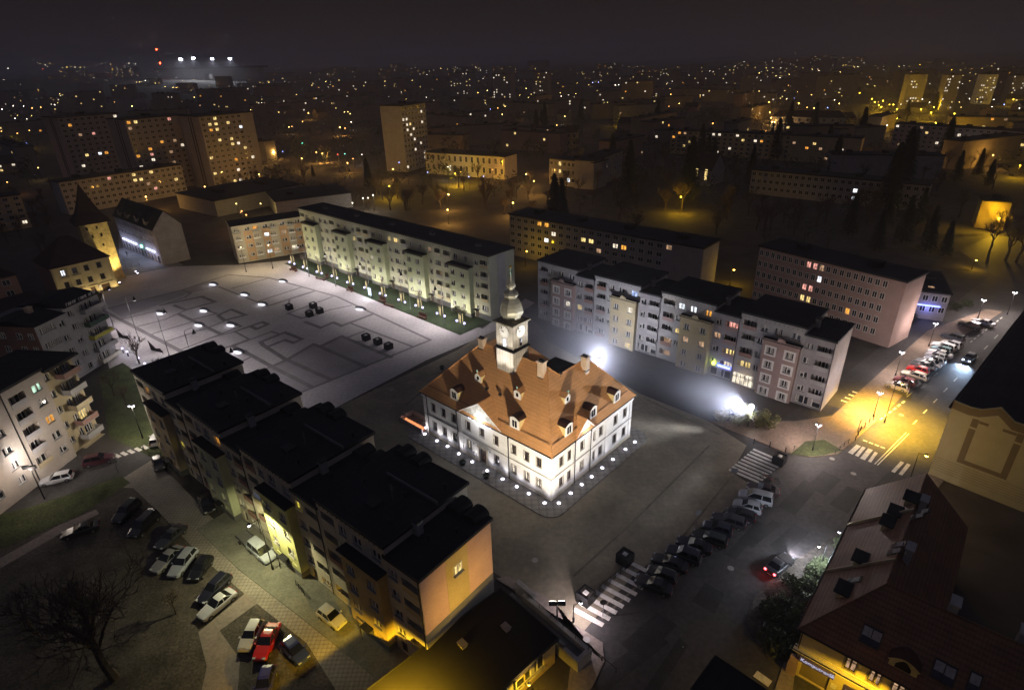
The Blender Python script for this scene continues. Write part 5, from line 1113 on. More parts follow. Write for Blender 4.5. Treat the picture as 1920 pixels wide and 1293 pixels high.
m_pave = rows_mat('light_granite_paving', (.42, .39, .39), 1.2, .0, .75, .12, 'X', seam=(('X', 'Y'), 1.2, .05), scale=.12)
m_band2 = mat('dark_granite_band', (.17, .155, .155), .8, .2, .3, fine=.15)
m_panel = mat('grey_granite_panel', (.27, .25, .26), .8, .15, .15, fine=.1)
m_walk = mat('concrete_slab_pavement', (.22, .185, .165), .85, .25, .2, fine=.18)
m_lane = rows_mat('lane_setts', (.26, .235, .205), .5, .0, .9, .25, 'X', seam=(('X', 'Y'), .5, .30), scale=.2)
m_soil = mat('worn_soil', (.070, .060, .050), .95, .6, .25, fine=.45, bump=.5, bscale=3)
m_lawn = mat('lawn', (.050, .062, .022), .95, .5, .3, fine=.5, bump=.6, bscale=6)
m_wpaint = mat('road_paint', (.62, .60, .56), .7, .25, 1.5, fine=.3)
sheet('road', g((1000, 1420), (1090, 1185), (1210, 1080), (1420, 905), (1400, 830), (1560, 720), (1690, 620), (1800, 560), (1905, 520), (2100, 500), (2150, 560), (1790, 860), (1720, 1010), (1560, 1420)), .01, m_asph)
sheet('street', g((-120, 1010), (-120, 860), (60, 850), (180, 855), (310, 815), (330, 860), (250, 905), (-20, 985)), .01, m_asph)
sheet('cobbled_square', g((520, 830), (640, 760), (860, 655), (925, 612), (985, 590), (1030, 625), (1200, 738), (1330, 790), (1400, 835), (1372, 885), (1418, 915), (1190, 1075), (1095, 1182), (930, 1075), (760, 960)), .02, m_cobb)
sheet('parking_lot', g((1010, 605), (1130, 660), (1480, 790), (1425, 832), (1330, 790), (1200, 738), (1030, 640)), .03, mat('wet_asphalt', (.030, .031, .036), .5, .35, .15, fine=.25))
sheet('plaza', g((205, 690), (180, 600), (195, 540), (232, 505), (300, 500), (440, 497), (545, 488), (700, 540), (880, 608), (905, 616), (985, 560), (1003, 568), (925, 622), (800, 675), (590, 785), (400, 900)), .04, m_pave)
sheet('old_town_street', g((225, 520), (222, 440), (260, 455), (345, 497), (300, 505)), .045, mat('street_setts', (.20, .19, .18), .85, .3, .2, fine=.2))
def z5(x, y): return (180+x/2.8235, 480+y/2.8235)
def band(b, pts, w):
    P = [G(*z5(*p)) for p in pts]
    for i in range(len(P)-1):
        a, c = P[i], P[i+1]; d = (c-a); d.z = 0; d.normalize(); nn = Vector((-d.y, d.x, 0))*w/2; e = d*w*.45
        b.face([a-e-nn, c+e-nn, c+e+nn, a-e+nn])
pb = MB()
for poly in ([(1000, 545), (1150, 468), (1425, 585), (1245, 655)], [(1185, 480), (1300, 425), (1560, 535), (1425, 585)], [(455, 180), (590, 135), (650, 165), (500, 195)], [(930, 585), (1000, 550), (1240, 655), (1145, 695)], [(1075, 728), (1145, 695), (930, 590), (845, 625)], [(60, 275), (455, 182), (500, 195), (140, 330)]): pb.face([G(*z5(*p)) for p in poly])
pb.v = [(x, y, .052) for x, y, z in pb.v]; tag(pb.build('paving_panels', m_panel), None, None, None, 'structure')
bb = MB()
W1, W2 = 1.05, .62
for pts, w in (([(30, 285), (470, 515)], W1), ([(30, 285), (455, 180), (700, 100), (915, 115), (1275, 215), (1770, 445), (1070, 728)], .7), ([(455, 180), (505, 195), (470, 218), (345, 260)], W2),
               ([(345, 260), (560, 215), (630, 243), (475, 285), (415, 262)], W1), ([(130, 335), (330, 290)], W2), ([(215, 375), (370, 335), (475, 287)], W2), ([(280, 418), (505, 350)], W2), ([(365, 455), (600, 377), (720, 330)], W2),
               ([(440, 500), (620, 430), (735, 400)], W2), ([(440, 308), (560, 365), (665, 415)], W1), ([(520, 335), (640, 305), (575, 285)], W2), ([(650, 312), (715, 283), (793, 313), (680, 340), (650, 318)], W1), ([(700, 345), (770, 372), (590, 440)], W2),
               ([(735, 400), (880, 350), (910, 362), (850, 387), (820, 372)], W1), ([(735, 400), (810, 440), (650, 500)], W2), ([(720, 480), (930, 400), (965, 412)], W2), ([(915, 478), (1000, 445), (1045, 460), (1090, 440), (1000, 405), (872, 455), (885, 472), (1000, 545)], W1),
               ([(730, 480), (830, 530), (930, 585), (1010, 550), (1150, 468), (1185, 480), (1300, 425), (1560, 535)], W1), ([(1185, 480), (1425, 585)], W1), ([(1000, 545), (1245, 655)], W1), ([(930, 585), (1145, 695)], W1), ([(930, 585), (840, 622)], W2), ([(770, 560), (830, 530)], W2),
               ([(1015, 305), (1090, 330), (1240, 285), (1350, 262)], W2), ([(1025, 230), (1018, 260), (990, 262)], W2), ([(1015, 305), (1250, 217)], W2), ([(1110, 350), (1190, 380), (1255, 352), (1300, 370), (1460, 310)], W1), ([(1345, 355), (1675, 480)], W2), ([(1330, 432), (1420, 398)], W2),
               ([(860, 242), (910, 265), (1160, 185)], W1), ([(860, 240), (1090, 165)], W2), ([(720, 172), (915, 117)], W2), ([(650, 163), (900, 262)], W2), ([(760, 510), (820, 527), (790, 500)], W2)): band(bb, pts, w)
bb.v = [(x, y, .060+.00002*(i//4)) for i, (x, y, z) in enumerate(bb.v)]; tag(bb.build('paving_bands', m_band2), None, None, None, 'structure')
# lawns, paths, pavements
def lawn(name, pts, z, m=None): return sheet(name, g(*pts), z, m or m_lawn, 'structure')
gl = [GB.world((x, y, 0)) for x, y in ((-1, -1.0), (-1, -9.5), (101, -12.5), (101.3, -.1))]
sheet('lawn_green_block', gl, .0, mat('dark_lawn', (.030, .046, .018), .95, .5, .3, fine=.5, bump=.6, bscale=6), th=.09).name = 'lawn'
lawn('lawn', ((185, 700), (230, 680), (290, 720), (325, 880), (255, 842), (205, 820)), .05)
lawn('lawn', ((-80, 1075), (-80, 985), (60, 950), (228, 893), (245, 905), (150, 965), (0, 1030)), .05)
sheet('yard', g((-140, 1420), (-120, 1050), (120, 975), (245, 915), (300, 965), (400, 1065), (480, 1125), (600, 1210), (760, 1420)), .02, m_soil)
sheet('path', g((-60, 1080), (110, 985), (180, 955), (186, 963), (118, 998), (-60, 1100)), .05, m_walk)
sheet('path', g((460, 1112), (486, 1128), (412, 1182), (450, 1235), (445, 1310), (470, 1420), (350, 1420), (388, 1250), (372, 1185)), .05, m_walk)
sheet('lane', g((205, 912), (285, 862), (330, 900), (395, 968), (470, 1030), (560, 1100), (660, 1180), (800, 1300), (860, 1420), (700, 1420), (640, 1310), (575, 1205), (470, 1122), (390, 1055), (300, 962), (250, 915)), .04, m_lane)
sheet('pavement', [NB.world((x, y, 0)) for x, y in ((30, -.1), (30, -6.2), (44, -6.4), (60, -5.4), (80, -4.5), (80, -.1))], .03, mat('greenish_pavement', (.15, .15, .125), .9, .3, .25, fine=.2), th=.08)
sheet('traffic_island', g((1400, 1165), (1412, 1125), (1450, 1080), (1560, 1005), (1615, 985), (1640, 990), (1560, 1110), (1500, 1190), (1490, 1245), (1440, 1235), (1412, 1200)), .0, m_soil, th=.14)
sheet('pavement', g((1060, 1330), (1075, 1200), (1040, 1130), (955, 1080), (930, 1085), (1060, 1165), (1095, 1182), (1130, 1205), (1133, 1240), (1110, 1290)), .0, m_walk, th=.12)
sheet('pavement', g((1330, 790), (1390, 815), (1470, 848), (1520, 857), (1570, 852), (1610, 820), (1660, 775), (1692, 742), (1672, 735), (1720, 690), (1790, 640), (1880, 585), (1850, 580), (1740, 620), (1660, 690), (1560, 780), (1490, 790)), .0, mat('brown_pavement', (.20, .15, .115), .85, .3, .2, fine=.2), th=.12)
sheet('pavement', g((1600, 985), (1640, 960), (1690, 905), (1745, 885), (1770, 900), (1700, 1000), (1560, 1240), (1490, 1265), (1480, 1330), (1440, 1330), (1470, 1240), (1500, 1190), (1560, 1110)), .0, m_walk, th=.12)
sheet('grass_verge', g((1482, 852), (1510, 828), (1545, 825), (1580, 845), (1545, 854), (1520, 856)), .125, m_lawn)
sheet('street', g((1690, 620), (1800, 560), (1860, 515), (1800, 470), (1900, 420), (2000, 400), (2000, 500), (1905, 520)), .011, m_asph).name = 'street'
# painted markings
pm = MB()
def bar(a, c, w):
    A, C = G(*a), G(*c); d = (C-A).normalized(); nn = Vector((-d.y, d.x, 0))*w/2; pm.face([A-nn, C-nn, C+nn, A+nn])
for i in range(9):                                      # crossing beside the near corner
    t = i/8; a = (1076+t*105, 1142-t*88); bar(a, (a[0]+55-t*5, a[1]+30-t*4), .62)
for i in range(9):
    t = i/8; a = (1412-t*45, 842+t*38); bar(a, (a[0]+58, a[1]+25), .55)
for i in range(4):
    a = (1597+i*8, 735+i*6.5-i*0); bar((1598-i*7, 734+i*5.5), (1640-i*6, 747+i*6), .4)
for a, c, w in (((1594, 850), (1610, 835), .7), ((1606, 855), (1620, 838), .5), ((1617, 861), (1632, 842), .7), ((1630, 866), (1643, 848), .45), ((1640, 870), (1699, 811), .15), ((1645, 872), (1704, 813), .15), ((1674, 885), (1692, 866), .5), ((1688, 890), (1704, 870), .5)): bar(a, c, w)
for i in range(4): bar((1618+i*11, 825+i*4.2), (1626+i*11, 828+i*4.2), .35)
for i in range(6): bar((1650+i*8.2, 787-i*6.2), (1655+i*8.2, 783-i*6.2), .35)
for i in range(9): bar((1712+i*19, 795-i*20), (1719+i*19, 788-i*20), .2)
for i in range(9): bar((1819+i*7, 642-i*5.5), (1823+i*7, 639-i*5.5), .25)
for i in range(6): bar((215+i*13, 852-i*4), (225+i*13, 857-i*4), .6)
bar((1280, 1212), (1281, 1213), .1); bar((1416, 1262), (1444, 1282), .9); bar((1700, 740), (1706, 728), .14)
for i in range(5): bar((1700+i*9, 744-i*7), (1722+i*9, 727-i*7), .12)
pm.v = [(x, y, .055) for x, y, z in pm.v]; tag(pm.build('road_marking', m_wpaint), None, None, None, 'structure')
ch = MB()
def strip(pts, w):
    P = [G(*p) for p in pts]
    for i in range(len(P)-1): d = (P[i+1]-P[i]).normalized(); nn = Vector((-d.y, d.x, 0))*w/2; ch.face([P[i]-nn, P[i+1]-nn, P[i+1]+nn, P[i]+nn])
for pts in ([(1128, 1160), (1240, 1055), (1372, 893)], [(935, 1060), (800, 930), (640, 808)], [(1075, 1080), (1180, 985), (1330, 835)], [(760, 760), (905, 640)], [(1205, 745), (1350, 815)], [(700, 730), (860, 690)]): strip(pts, .32)
ch.v = [(x, y, .034) for x, y, z in ch.v]; tag(ch.build('drain_channels', mat('dark_setts', (.15, .13, .10), .9, .3, .5, fine=.3)), None, None, None, 'structure')
pt = MB(); rp_ = random.Random(12)
for cx, cy in ((1500, 930), (1545, 905), (1400, 1010), (1330, 1120), (1220, 1190), (1250, 1250), (1430, 1000), (1660, 900), (1720, 740), (1760, 690), (1590, 935), (1480, 1010), (1180, 1240)):
    P = G(cx, cy); a = R(42+rp_.uniform(-8, 8)); L, w = rp_.uniform(1.5, 6), rp_.uniform(.5, 1.6); e = Vector((math.cos(a), math.sin(a), 0)); n_ = Vector((-e.y, e.x, 0))
    pt.face([P-e*L-n_*w, P+e*L-n_*w*rp_.uniform(.8, 1.1), P+e*L*rp_.uniform(.9, 1.1)+n_*w, P-e*L+n_*w])
pt.v = [(x, y, .014+.0005*(i//4)) for i, (x, y, z) in enumerate(pt.v)]; tag(pt.build('asphalt_patches', mat('patched_asphalt', (.030, .029, .029), .75, .3, .4, fine=.3)), None, None, None, 'structure')
# drain covers
dc = MB()
for p in ((1003, 1050), (1100, 1200), (1560, 860), (1600, 888), (1370, 1065), (735, 730), (905, 608), (1690, 778)): P = G(*p); dc.prism([(P.x+.42*math.cos(t*.785), P.y+.42*math.sin(t*.785)) for t in range(8)], .03, .145 if p in ((1100, 1200),) else .062)
tag(dc.build('drain_covers', m_conc), None, None, None, 'structure')
# ---------------------------------------------------------------- street furniture and its lamps
e_lampw = emit('white_lamp_glass', (.92, .90, 1), 10); e_lampc = emit('cool_lamp_glass', (.62, .62, 1), 5); e_lamps = emit('sodium_lamp_glass', (1, .55, .05), 14); e_warmstick = emit('warm_light_stick', (1, .80, .42), .65)
# tall posts with conical shades round the plaza
def cone_lamp(P, adir, label, h=9.0, on=True, pw=2350, grp='cone-shaded lamp posts round the plaza'):
    t = thing('lamp_post', label, 'lamp post', P, adir, grp)
    b = MB(); b.tube((0, 0, 0), (0, 0, h), .09, .06, 8); b.lathe([(.16, 0), (.16, .5), (.1, .55)], 8)
    b.tube((0, 0, h), (.25, 0, h+.3), .05, n=6); b.tube((.25, 0, h+.3), (1.5, 0, h+.45), .05, n=6); b.tube((1.5, 0, h+.45), (1.65, 0, h+.15), .04, n=6); b.build('post', m_metal, t)
    b = MB(); b.lathe([(.40, h-.75), (.36, h-.7), (.10, h+.05), (.04, h+.2)], 12, (1.65, 0)); b.build('shade', m_dmetal, t)
    b = MB(); b.lathe([(.30, h-.79), (.3, h-.76)], 12, (1.65, 0)); b.build('lamp_lens', e_lampw, t)
    light('SPOT', (1.65, 0, h-.85), pw, (1, .92, .93), .2, t, None, 150, .5)
ds = [((215, 618), 'farthest cone-shaded lamp post along the left edge of the plaza'), ((262, 640), 'second cone-shaded lamp post along the left edge of the plaza'), ((318, 668), 'third cone-shaded lamp post along the left edge of the plaza'), ((372, 712), 'fourth cone-shaded lamp post, half hidden by the long roof'), ((440, 752), 'cone-shaded lamp post behind the long black roof beside a lit seat')]
for (p, lab) in ds: cone_lamp(G(*p), R(28), lab, 11, pw=1500)
for i, p in enumerate(((580, 519), (630, 537), (695, 558), (770, 580), (833, 610))):
    cone_lamp(G(*p), R(215), 'cone-shaded lamp post at the green block lawn, number %d counted from the apricot block' % (i+1) if False else ['cone-shaded lamp post by the lawn nearest the apricot block', 'cone-shaded lamp post by the lawn beside a long low bench', 'cone-shaded lamp post by the lit advertising panel', 'cone-shaded lamp post by the lawn between two high-backed benches', 'cone-shaded lamp post by the lawn nearest the town hall'][i], 10.5)
# bright white disc beacon on one post
# lit seats in the paving
def lit_seat(P, rz, label):
    t = thing('light_seat', label, 'lit seat', P, rz, 'lit curved seats on the plaza')
    b = MB(); n = 8
    for k in range(n):
        a0, a1 = -1+2*k/n, -1+2*(k+1)/n
        def st(a): x = 1.9*a; hh = .75*(1-a*a*.6); return x, .45*(1-a*a), hh
        (x0, d0, h0), (x1, d1, h1) = st(a0), st(a1)
        b.face([(x0, d0+.25, 0), (x1, d1+.25, 0), (x1, d1*.6, h1), (x0, d0*.6, h0)], 0); b.face([(x0, d0*.6, h0), (x1, d1*.6, h1), (x1, -.12, h1*.9), (x0, -.12, h0*.9)], 0)
        b.face([(x1, -.12, h1*.9), (x1, -.2, 0), (x0, -.2, 0), (x0, -.12, h0*.9)], 0)
    b.build('shell', m_dmetal, t)
    b = MB(); b.lathe([(1.55, 0), (1.5, .16), (.9, .24), (.02, .26)], 14); b.v = [(x*.85, y*.34-.62, z) for x, y, z in b.v]; b.build('light_panel', e_lampw if False else emit('seat_light', (.86, .84, 1), .7), t)
    light('POINT', (0, -1.0, .8), 25, (.92, .9, 1), .3, t)
for i, (p, lab) in enumerate((((402, 533), 'lit seat at the far corner of the plaza nearest the tower street'), ((461, 552), 'lit seat in the middle of a dark diagonal band, upper one'), ((494, 570), 'lit seat at the lower end of the dark diagonal band'), ((532, 527), 'lit seat nearest the apricot block'), ((677, 579), 'lit seat beside the lawn walkway in front of the green block'), ((304, 587), 'lit seat nearest the left lamp posts'), ((385, 582), 'lit seat beside the large open paving frame'), ((376, 609), 'lit seat below the large paving frame, near the third lamp post'), ((436, 609), 'dim lit seat beside the small closed paving frame'), ((449, 659), 'lit seat nearest the long black roof'))):
    lit_seat(G(*p), R(-28), lab)
# black cube planters
def cube_planter(P, s, label, grp, rz=R(45)):
    t = thing('planter', label, 'planter', P, rz, grp)
    b = MB(); h = s/2
    for x0, x1, y0, y1 in ((-h, h, -h, -h+.12), (-h, h, h-.12, h), (-h, -h+.12, -h+.12, h-.12), (h-.12, h, -h+.12, h-.12)): b.box(x0, x1, y0, y1, .06, s*.92)
    b.box(-h+.1, h-.1, -h+.1, h-.1, 0, .08); b.build('box', m_dmetal, t)
    b = MB(); b.box(-h+.12, h-.12, -h+.12, h-.12, .1, s*.78, 0); b.box(-.28, .28, -.28, .28, s*.78, s*.86, 1); b.build('filling', [m_soil, m_white], t)
for p, lab in (((543, 580), 'black cube planter leftmost of the group of four'), ((588, 577), 'black cube planter farthest of the group of four'), ((600, 587), 'black cube planter rightmost of the group of four'), ((581, 593), 'black cube planter nearest of the group of four'), ((687, 637), 'black cube planter leftmost of the row of three'), ((709, 645), 'black cube planter in the middle of the row of three'), ((729, 654), 'black cube planter rightmost of the row of three')):
    cube_planter(G(*p), 1.55, lab, 'black cube planters on the plaza')
for p, lab in (((1098, 1126), 'big square planter box at the near crossing, lit from above'), ((1171, 1053), 'big dark planter box beside the shaded half of the crossing'), ((1460, 868), 'big square planter box at the far crossing, its top lit')):
    cube_planter(G(*p), 1.7, lab, 'big planter boxes at the crossings')
# lawn edge: pairs of globe bollards, young trees held by three lit stakes, benches
def globe_bollard(P, label):
    t = thing('bollard_light', label, 'bollard light', P, 0, 'globe bollard lights along the lawn')
    b = MB(); b.tube((0, 0, 0), (0, 0, .75), .07, n=8); b.lathe([(.14, .74), (.14, .8)], 8); b.build('post', m_dmetal, t)
    b = MB(); b.ball((0, 0, 1.0), .27, 0, 10, 7); b.build('globe', emit('globe_glass', (.50, .46, 1), 2.2), t, True)
    light('POINT', (.0, 0, 1.45), 22, COOL, .15, t)
def young_tree(P, rz, seed, label):
    t = thing('young_tree', label, 'tree', P, rz, 'young trees along the lawn')
    rnd = random.Random(seed); b = MB(); b.tube((0, 0, 0), (0, 0, 3.4), .07, .05, 6); b.build('trunk', mat('young_bark', (.16, .12, .09), .9, .3, 4), t)
    c = MB()
    for k in range(22):
        z = rnd.uniform(2.4, 4.2); a = rnd.uniform(0, 6.28); l = rnd.uniform(.5, 1.3); q = (l*math.cos(a), l*math.sin(a), z+l*rnd.uniform(.3, .9)); c.tube((0, 0, z), q, .04, .022, 4)
        for m_ in range(3): f = rnd.uniform(.3, .9); s_ = (q[0]*f, q[1]*f, z+(q[2]-z)*f); a2 = a+rnd.uniform(-1, 1); c.tube(s_, (s_[0]+.45*math.cos(a2), s_[1]+.45*math.sin(a2), s_[2]+.35), .022, .014, 3)
    c.build('crown', mat('young_bark', (.16, .12, .09)), t)
    for k in range(3):
        a = 2.1*k+.4; b = MB(); b.tube((.55*math.cos(a), .55*math.sin(a), 0), (.5*math.cos(a), .5*math.sin(a), 2.3), .045, .045, 6); b.build('stake', e_warmstick, t)
    o_ = light('SPOT', (.3, .3, 1.0), 420, (1, .90, .66), .15, t, None, 130, .6); 
    o_.rotation_euler = (R(134), 0, R(-42)-rz)
    light('POINT', (0, -.1, 1.5), 34, (1, .85, .5), .3, t)
lp = [(544, 497), (569, 506), (595, 515), (623, 523), (652, 535), (684, 545), (713, 556), (748, 568), (780, 579), (820, 594), (857, 608)]
rp = [(553, 500), (577, 509), (604, 518), (633, 527), (663, 538), None, (724, 560), (760, 573), (793, 583), (834, 599), (871, 613)]
ordn = ['first', 'second', 'third', 'fourth', 'fifth', 'sixth', 'seventh', 'eighth', 'ninth', 'tenth', 'last']
for i in range(11):
    globe_bollard(G(*lp[i]), 'left globe light at the %s young tree from the apricot block' % ordn[i])
    if rp[i]: globe_bollard(G(*rp[i]), 'right globe light at the %s young tree from the apricot block' % ordn[i])
    m_ = ((lp[i][0]+(rp[i] or (694, 550))[0])/2, (lp[i][1]+(rp[i] or (694, 550))[1])/2-6)
    young_tree(G(*m_), 0, 50+i, '%s bare young tree from the apricot block, held by three glowing stakes' % ordn[i])
def bench(P, rz, L, back, label):
    t = thing('bench', label, 'bench', P, rz, 'brown benches along the lawn'); mw = mat('brown_bench_wood', (.10, .045, .03), .6, .3, 3)
    b = MB(); b.box(-L/2, L/2, -.35, .35, .40, .52); b.build('seat', mw, t)
    b = MB(); [b.box(x-.1, x+.1, -.3, .3, 0, .40) for x in (-L/2+.2, L/2-.2)]; b.build('leg', mw, t)
    if back: b = MB(); b.box(-L/2, L/2, .36, .46, .0, 1.5); b.build('backrest', mw, t)
for p, L, bk, lab in (((550, 508), 3.4, 1, 'high-backed brown bench nearest the apricot block'), ((601, 524), 4.2, 0, 'long low brown bench by the third young tree'), ((612, 522), 1.5, 1, 'short high-backed brown bench by the third young tree'), ((656, 546), 2.4, 1, 'high-backed brown bench by the fifth young tree'), ((716, 566), 2.6, 1, 'high-backed brown bench by the seventh young tree'), ((729, 574), 3.6, 0, 'low brown bench joined to a high-backed one'), ((791, 597), 2.8, 1, 'high-backed brown bench by the ninth young tree')):
    bench(G(*p), R(-40), L, bk, lab)
P = G(695, 557); t = thing('advertising_panel', 'brightly lit upright advertising panel at the lawn edge', 'sign', P, R(-40))
b = MB(); b.box(-.75, .75, -.12, .12, .5, 2.9); b.box(-.6, .6, -.08, .08, 0, .5); b.build('case', m_dmetal, t)
b = MB()
for y in (-.125, .125): b.box(-.66, .66, min(y, y*.97), max(y, y*1.02), .6, 2.8)
b.build('lit_face', emit('panel_light', (.62, .82, 1), 1.0), t); light('POINT', (0, -.9, 1.4), 70, (.6, .85, 1), .3, t)
# kiosk lamp on the lawn and posters
# floodlight masts
def flood_mast(P, h, tgt, heads, power, label, col, big=True, ang=75, spread=()):
    t = thing('floodlight_mast', label, 'floodlight', P, 0, 'floodlight masts')
    b = MB(); b.tube((0, 0, 0), (0, 0, h), .10, .07, 8); b.box(-.9, .9, -.06, .06, h-.05, h+.05); b.build('mast', m_dmetal, t)
    for k in range(heads):
        x = (k-(heads-1)/2)*1.0
        d = (Vector(tgt)-(P+Vector((x, 0, h)))); q = d.to_track_quat('-Z', 'Y').to_matrix().to_4x4(); q.translation = Vector((x, 0, h+.15))
        b = MB(); b.box(-.42, .42, -.28, .28, -.02, .3, 0, q); b.build('lamp_head', m_dmetal, t)
        b = MB(); b.box(-.36, .36, -.22, .22, -.06, -.025, 0, q); b.build('lens', emit('flood_lens', (.92, .94, 1), 60) if big else emit('flood_lens_shaded', (1, .92, .8), 12), t)
        pos = Vector((x, 0, h+.15))+d.normalized()*.35
        if big and heads == 1: b = MB(); b.ball((x, 0, h+.75), .42, 0, 10, 7); b.build('glare_ball', emit('flood_glare', (.90, .92, 1), 22), t, True)  # added glowing ball that makes the floodlight's glare show from the camera
        o_ = light('SPOT', P+pos, power, col, .2, None, tgt, ang, .5); o_.parent = t; o_.location = pos
P1 = G(1044, 1170); h1 = height_at(P1, 1130); flood_mast(P1, h1, TH.world((26.5, 7, 17)), 2, 13000, 'floodlight mast with two dark heads at the corner near the crossing', (1, .87, .68), False, 58)
P2 = G(1402, 800); h2 = height_at(P2, 769); flood_mast(P2, h2, TH.world((33, 16, 12)), 1, 16000, 'brilliant white floodlight among the small lit trees', (.86, .90, 1), True, 90)
P3 = G(1122, 700); h3 = height_at(P3, 670); flood_mast(P3, h3, RB.world((22, 0, 9)), 1, 3200, 'brilliant white floodlight behind the town hall roof', (.92, .92, 1), True, 150)
P4 = G(84, 935); h4 = height_at(P4, 876); flood_mast(P4, h4, L6.world((6, 0, 9)), 2, 260, 'double white street light before the warm grey block at the left edge', (1, .86, .74), True, 150)
light('POINT', P4+Vector((0, -.5, h4-.6)), 260, (1, .84, .72), .3)
light('POINT', P3+Vector((0, 0, h3-.8)), 1800, (.86, .88, 1), .3); light('POINT', P2+Vector((0, 0, h2-.8)), 550, (.86, .9, 1), .3)
# twin-head street lamps, lanterns
def lamp(P, py, label, col, e, pw, heads=1, arm=.9, rz=0, grp='street lamps', r=.16, shade=True, spot=False, cone=165):
    h = height_at(P, py) if py and py > 12 else (py or 8.0)
    t = thing('street_lamp', label, 'street lamp', P, rz, grp)
    b = MB(); b.tube((0, 0, 0), (0, 0, h), .08, .05, 7); b.lathe([(.14, 0), (.14, .7), (.09, .75)], 7)
    for k in range(heads): a = 2*math.pi*k/max(heads, 1); b.tube((0, 0, h-.1), (arm*math.cos(a), arm*math.sin(a), h+.05), .04, n=5)
    b.build('post', m_dmetal, t)
    for k in range(heads):
        a = 2*math.pi*k/max(heads, 1); c = (arm*math.cos(a), arm*math.sin(a), h)
        if shade: b = MB(); b.lathe([(r*1.3, h+.02), (r*1.2, h+.12), (.03, h+.26)], 8, (c[0], c[1])); b.build('shade', m_dmetal, t)
        b = MB(); b.ball((c[0], c[1], h-.12), r, 0, 8, 5, .8); b.build('lamp_glass', e, t)
        if pw: light('SPOT' if spot else 'POINT', (c[0], c[1], h-.12-r-.15), pw, col, .12, t, None, cone, .3 if cone > 150 else .6)
    return t
lamp(G(1536, 1072), 1022, 'twin-arm white street lamp nearer the hedge by the parked road', COOL, e_lampw, 900, 1, .9, R(180), 'white lamps beside the hedge')
lamp(G(1556, 1076), 1028, 'white street lamp behind the twin-arm one by the hedge', COOL, e_lampw, 450, 1, .7, R(30), 'white lamps beside the hedge')
lamp(G(1567, 1020), 996, 'short white lantern among the bushes at the road bend', COOL, e_lampw, 0, 1, .02, 0, 'white lamps beside the hedge')
for p, y, lab in (((1523, 845), 796, 'lantern post on the grass verge at the crossing'), ((1637, 782), 736, 'lantern post in the amber light at the junction'), ((1678, 706), 660, 'lantern post beside the row of parked cars'), ((1741, 650), 606, 'lantern post at the far end of the parked row'), ((1832, 600), 562, 'lantern post by the far pair of cars'), ((1888, 590), 548, 'lantern post at the bend of the right-hand street')):
    lamp(G(*p), y, lab, PINKW, e_lampw, 420, 3, .35, 0, 'lantern posts along the right-hand street', .13)
t = lamp(G(1658, 792), 722, 'tall sodium street lamp lighting the junction amber', SODIUM, e_lamps, 19000, 1, 1.6, R(20), 'sodium street lamps', .2, True, True, 135)
lamp(G(1075, 1165), 1133, 'street lamp with a hanging cone shade at the near crossing', (1, .84, .90), e_lampw, 380, 1, .9, R(25), 'street lamps by the near crossing', .2, True, True)
lamp(G(268, 822), 760, 'white street lamp on the lawn left of the stepped block', (1, .88, .72), e_lampw, 420, 2, .35, 0, 'street lamps on the left')
lamp(G(512, 1068), 972, 'pale street lamp standing before the courtyard front', (1, .92, .50), e_lampw, 1800, 1, 1.3, R(-130), 'street lamps on the left', .18, True, True)
# amber street lamps just outside the frame and behind blocks
t = lamp(G(1050, 1365), 3.4, 'low sodium floodlight on a post aimed at the pink gable', SODIUM, e_lamps, 0, 1, .3, 0, 'sodium street lamps', .2, False)
_p = t.location+Vector((-.5, .6, 3.5)); o_ = light('SPOT', _p, 3500, (1, .62, .14), .15, None, NB.world((80, 6.5, 9)), 60, 1.0);
lamp(G(1000, 1325), 3.2, 'low sodium wall lamp at the annex windows', SODIUM, e_lamps, 260, 1, .5, R(140), 'sodium street lamps', .15, True, True)
lamp(G(738, 1425), 6.5, 'sodium street lamp in the lane below the gable', SODIUM, e_lamps, 11000, 1, .9, R(60), 'sodium street lamps', .2, True, True)
lamp(G(1600, 1400), 6.2, 'sodium street lamp before the corner shop', SODIUM, e_lamps, 750, 1, .9, R(90), 'sodium street lamps', .2, True, True)
lamp(G(1690, 945), 9, 'sodium street lamp in front of the blind gable', SODIUM, e_lamps, 330, 1, .9, R(-40), 'sodium street lamps', .2, True)
lamp(G(1368, 535), 505, 'sodium lamp over the yard behind the grey stepped block', SODIUM, e_lamps, 420, 1, .6, 0, 'sodium street lamps', .25)
lamp(G(1860, 440), 408, 'sodium street lamp among the bare trees on the right', SODIUM, e_lamps, 4200, 1, .6, 0, 'sodium street lamps', .2)
lamp(G(1822, 505), 487, 'small amber lamp by the dark trees right of the low building', SODIUM, e_lamps, 300, 1, .4, 0, 'sodium street lamps', .22)
lamp(G(985, 500), 470, 'sodium lamp in the gap between the green and the grey block', SODIUM, e_lamps, 260, 1, .5, 0, 'sodium street lamps', .2)
for p, y, lab in (((462, 510), 462, 'warm street lamp before the apricot block, farther one'), ((512, 504), 458, 'warm street lamp before the apricot block, nearer the green block')): lamp(G(*p), y, lab, (1, .80, .46), emit('warm_lamp_glass', (1, .8, .5), 5), 900, 1, .6, R(-60), 'street lamps by the apricot block', .14)
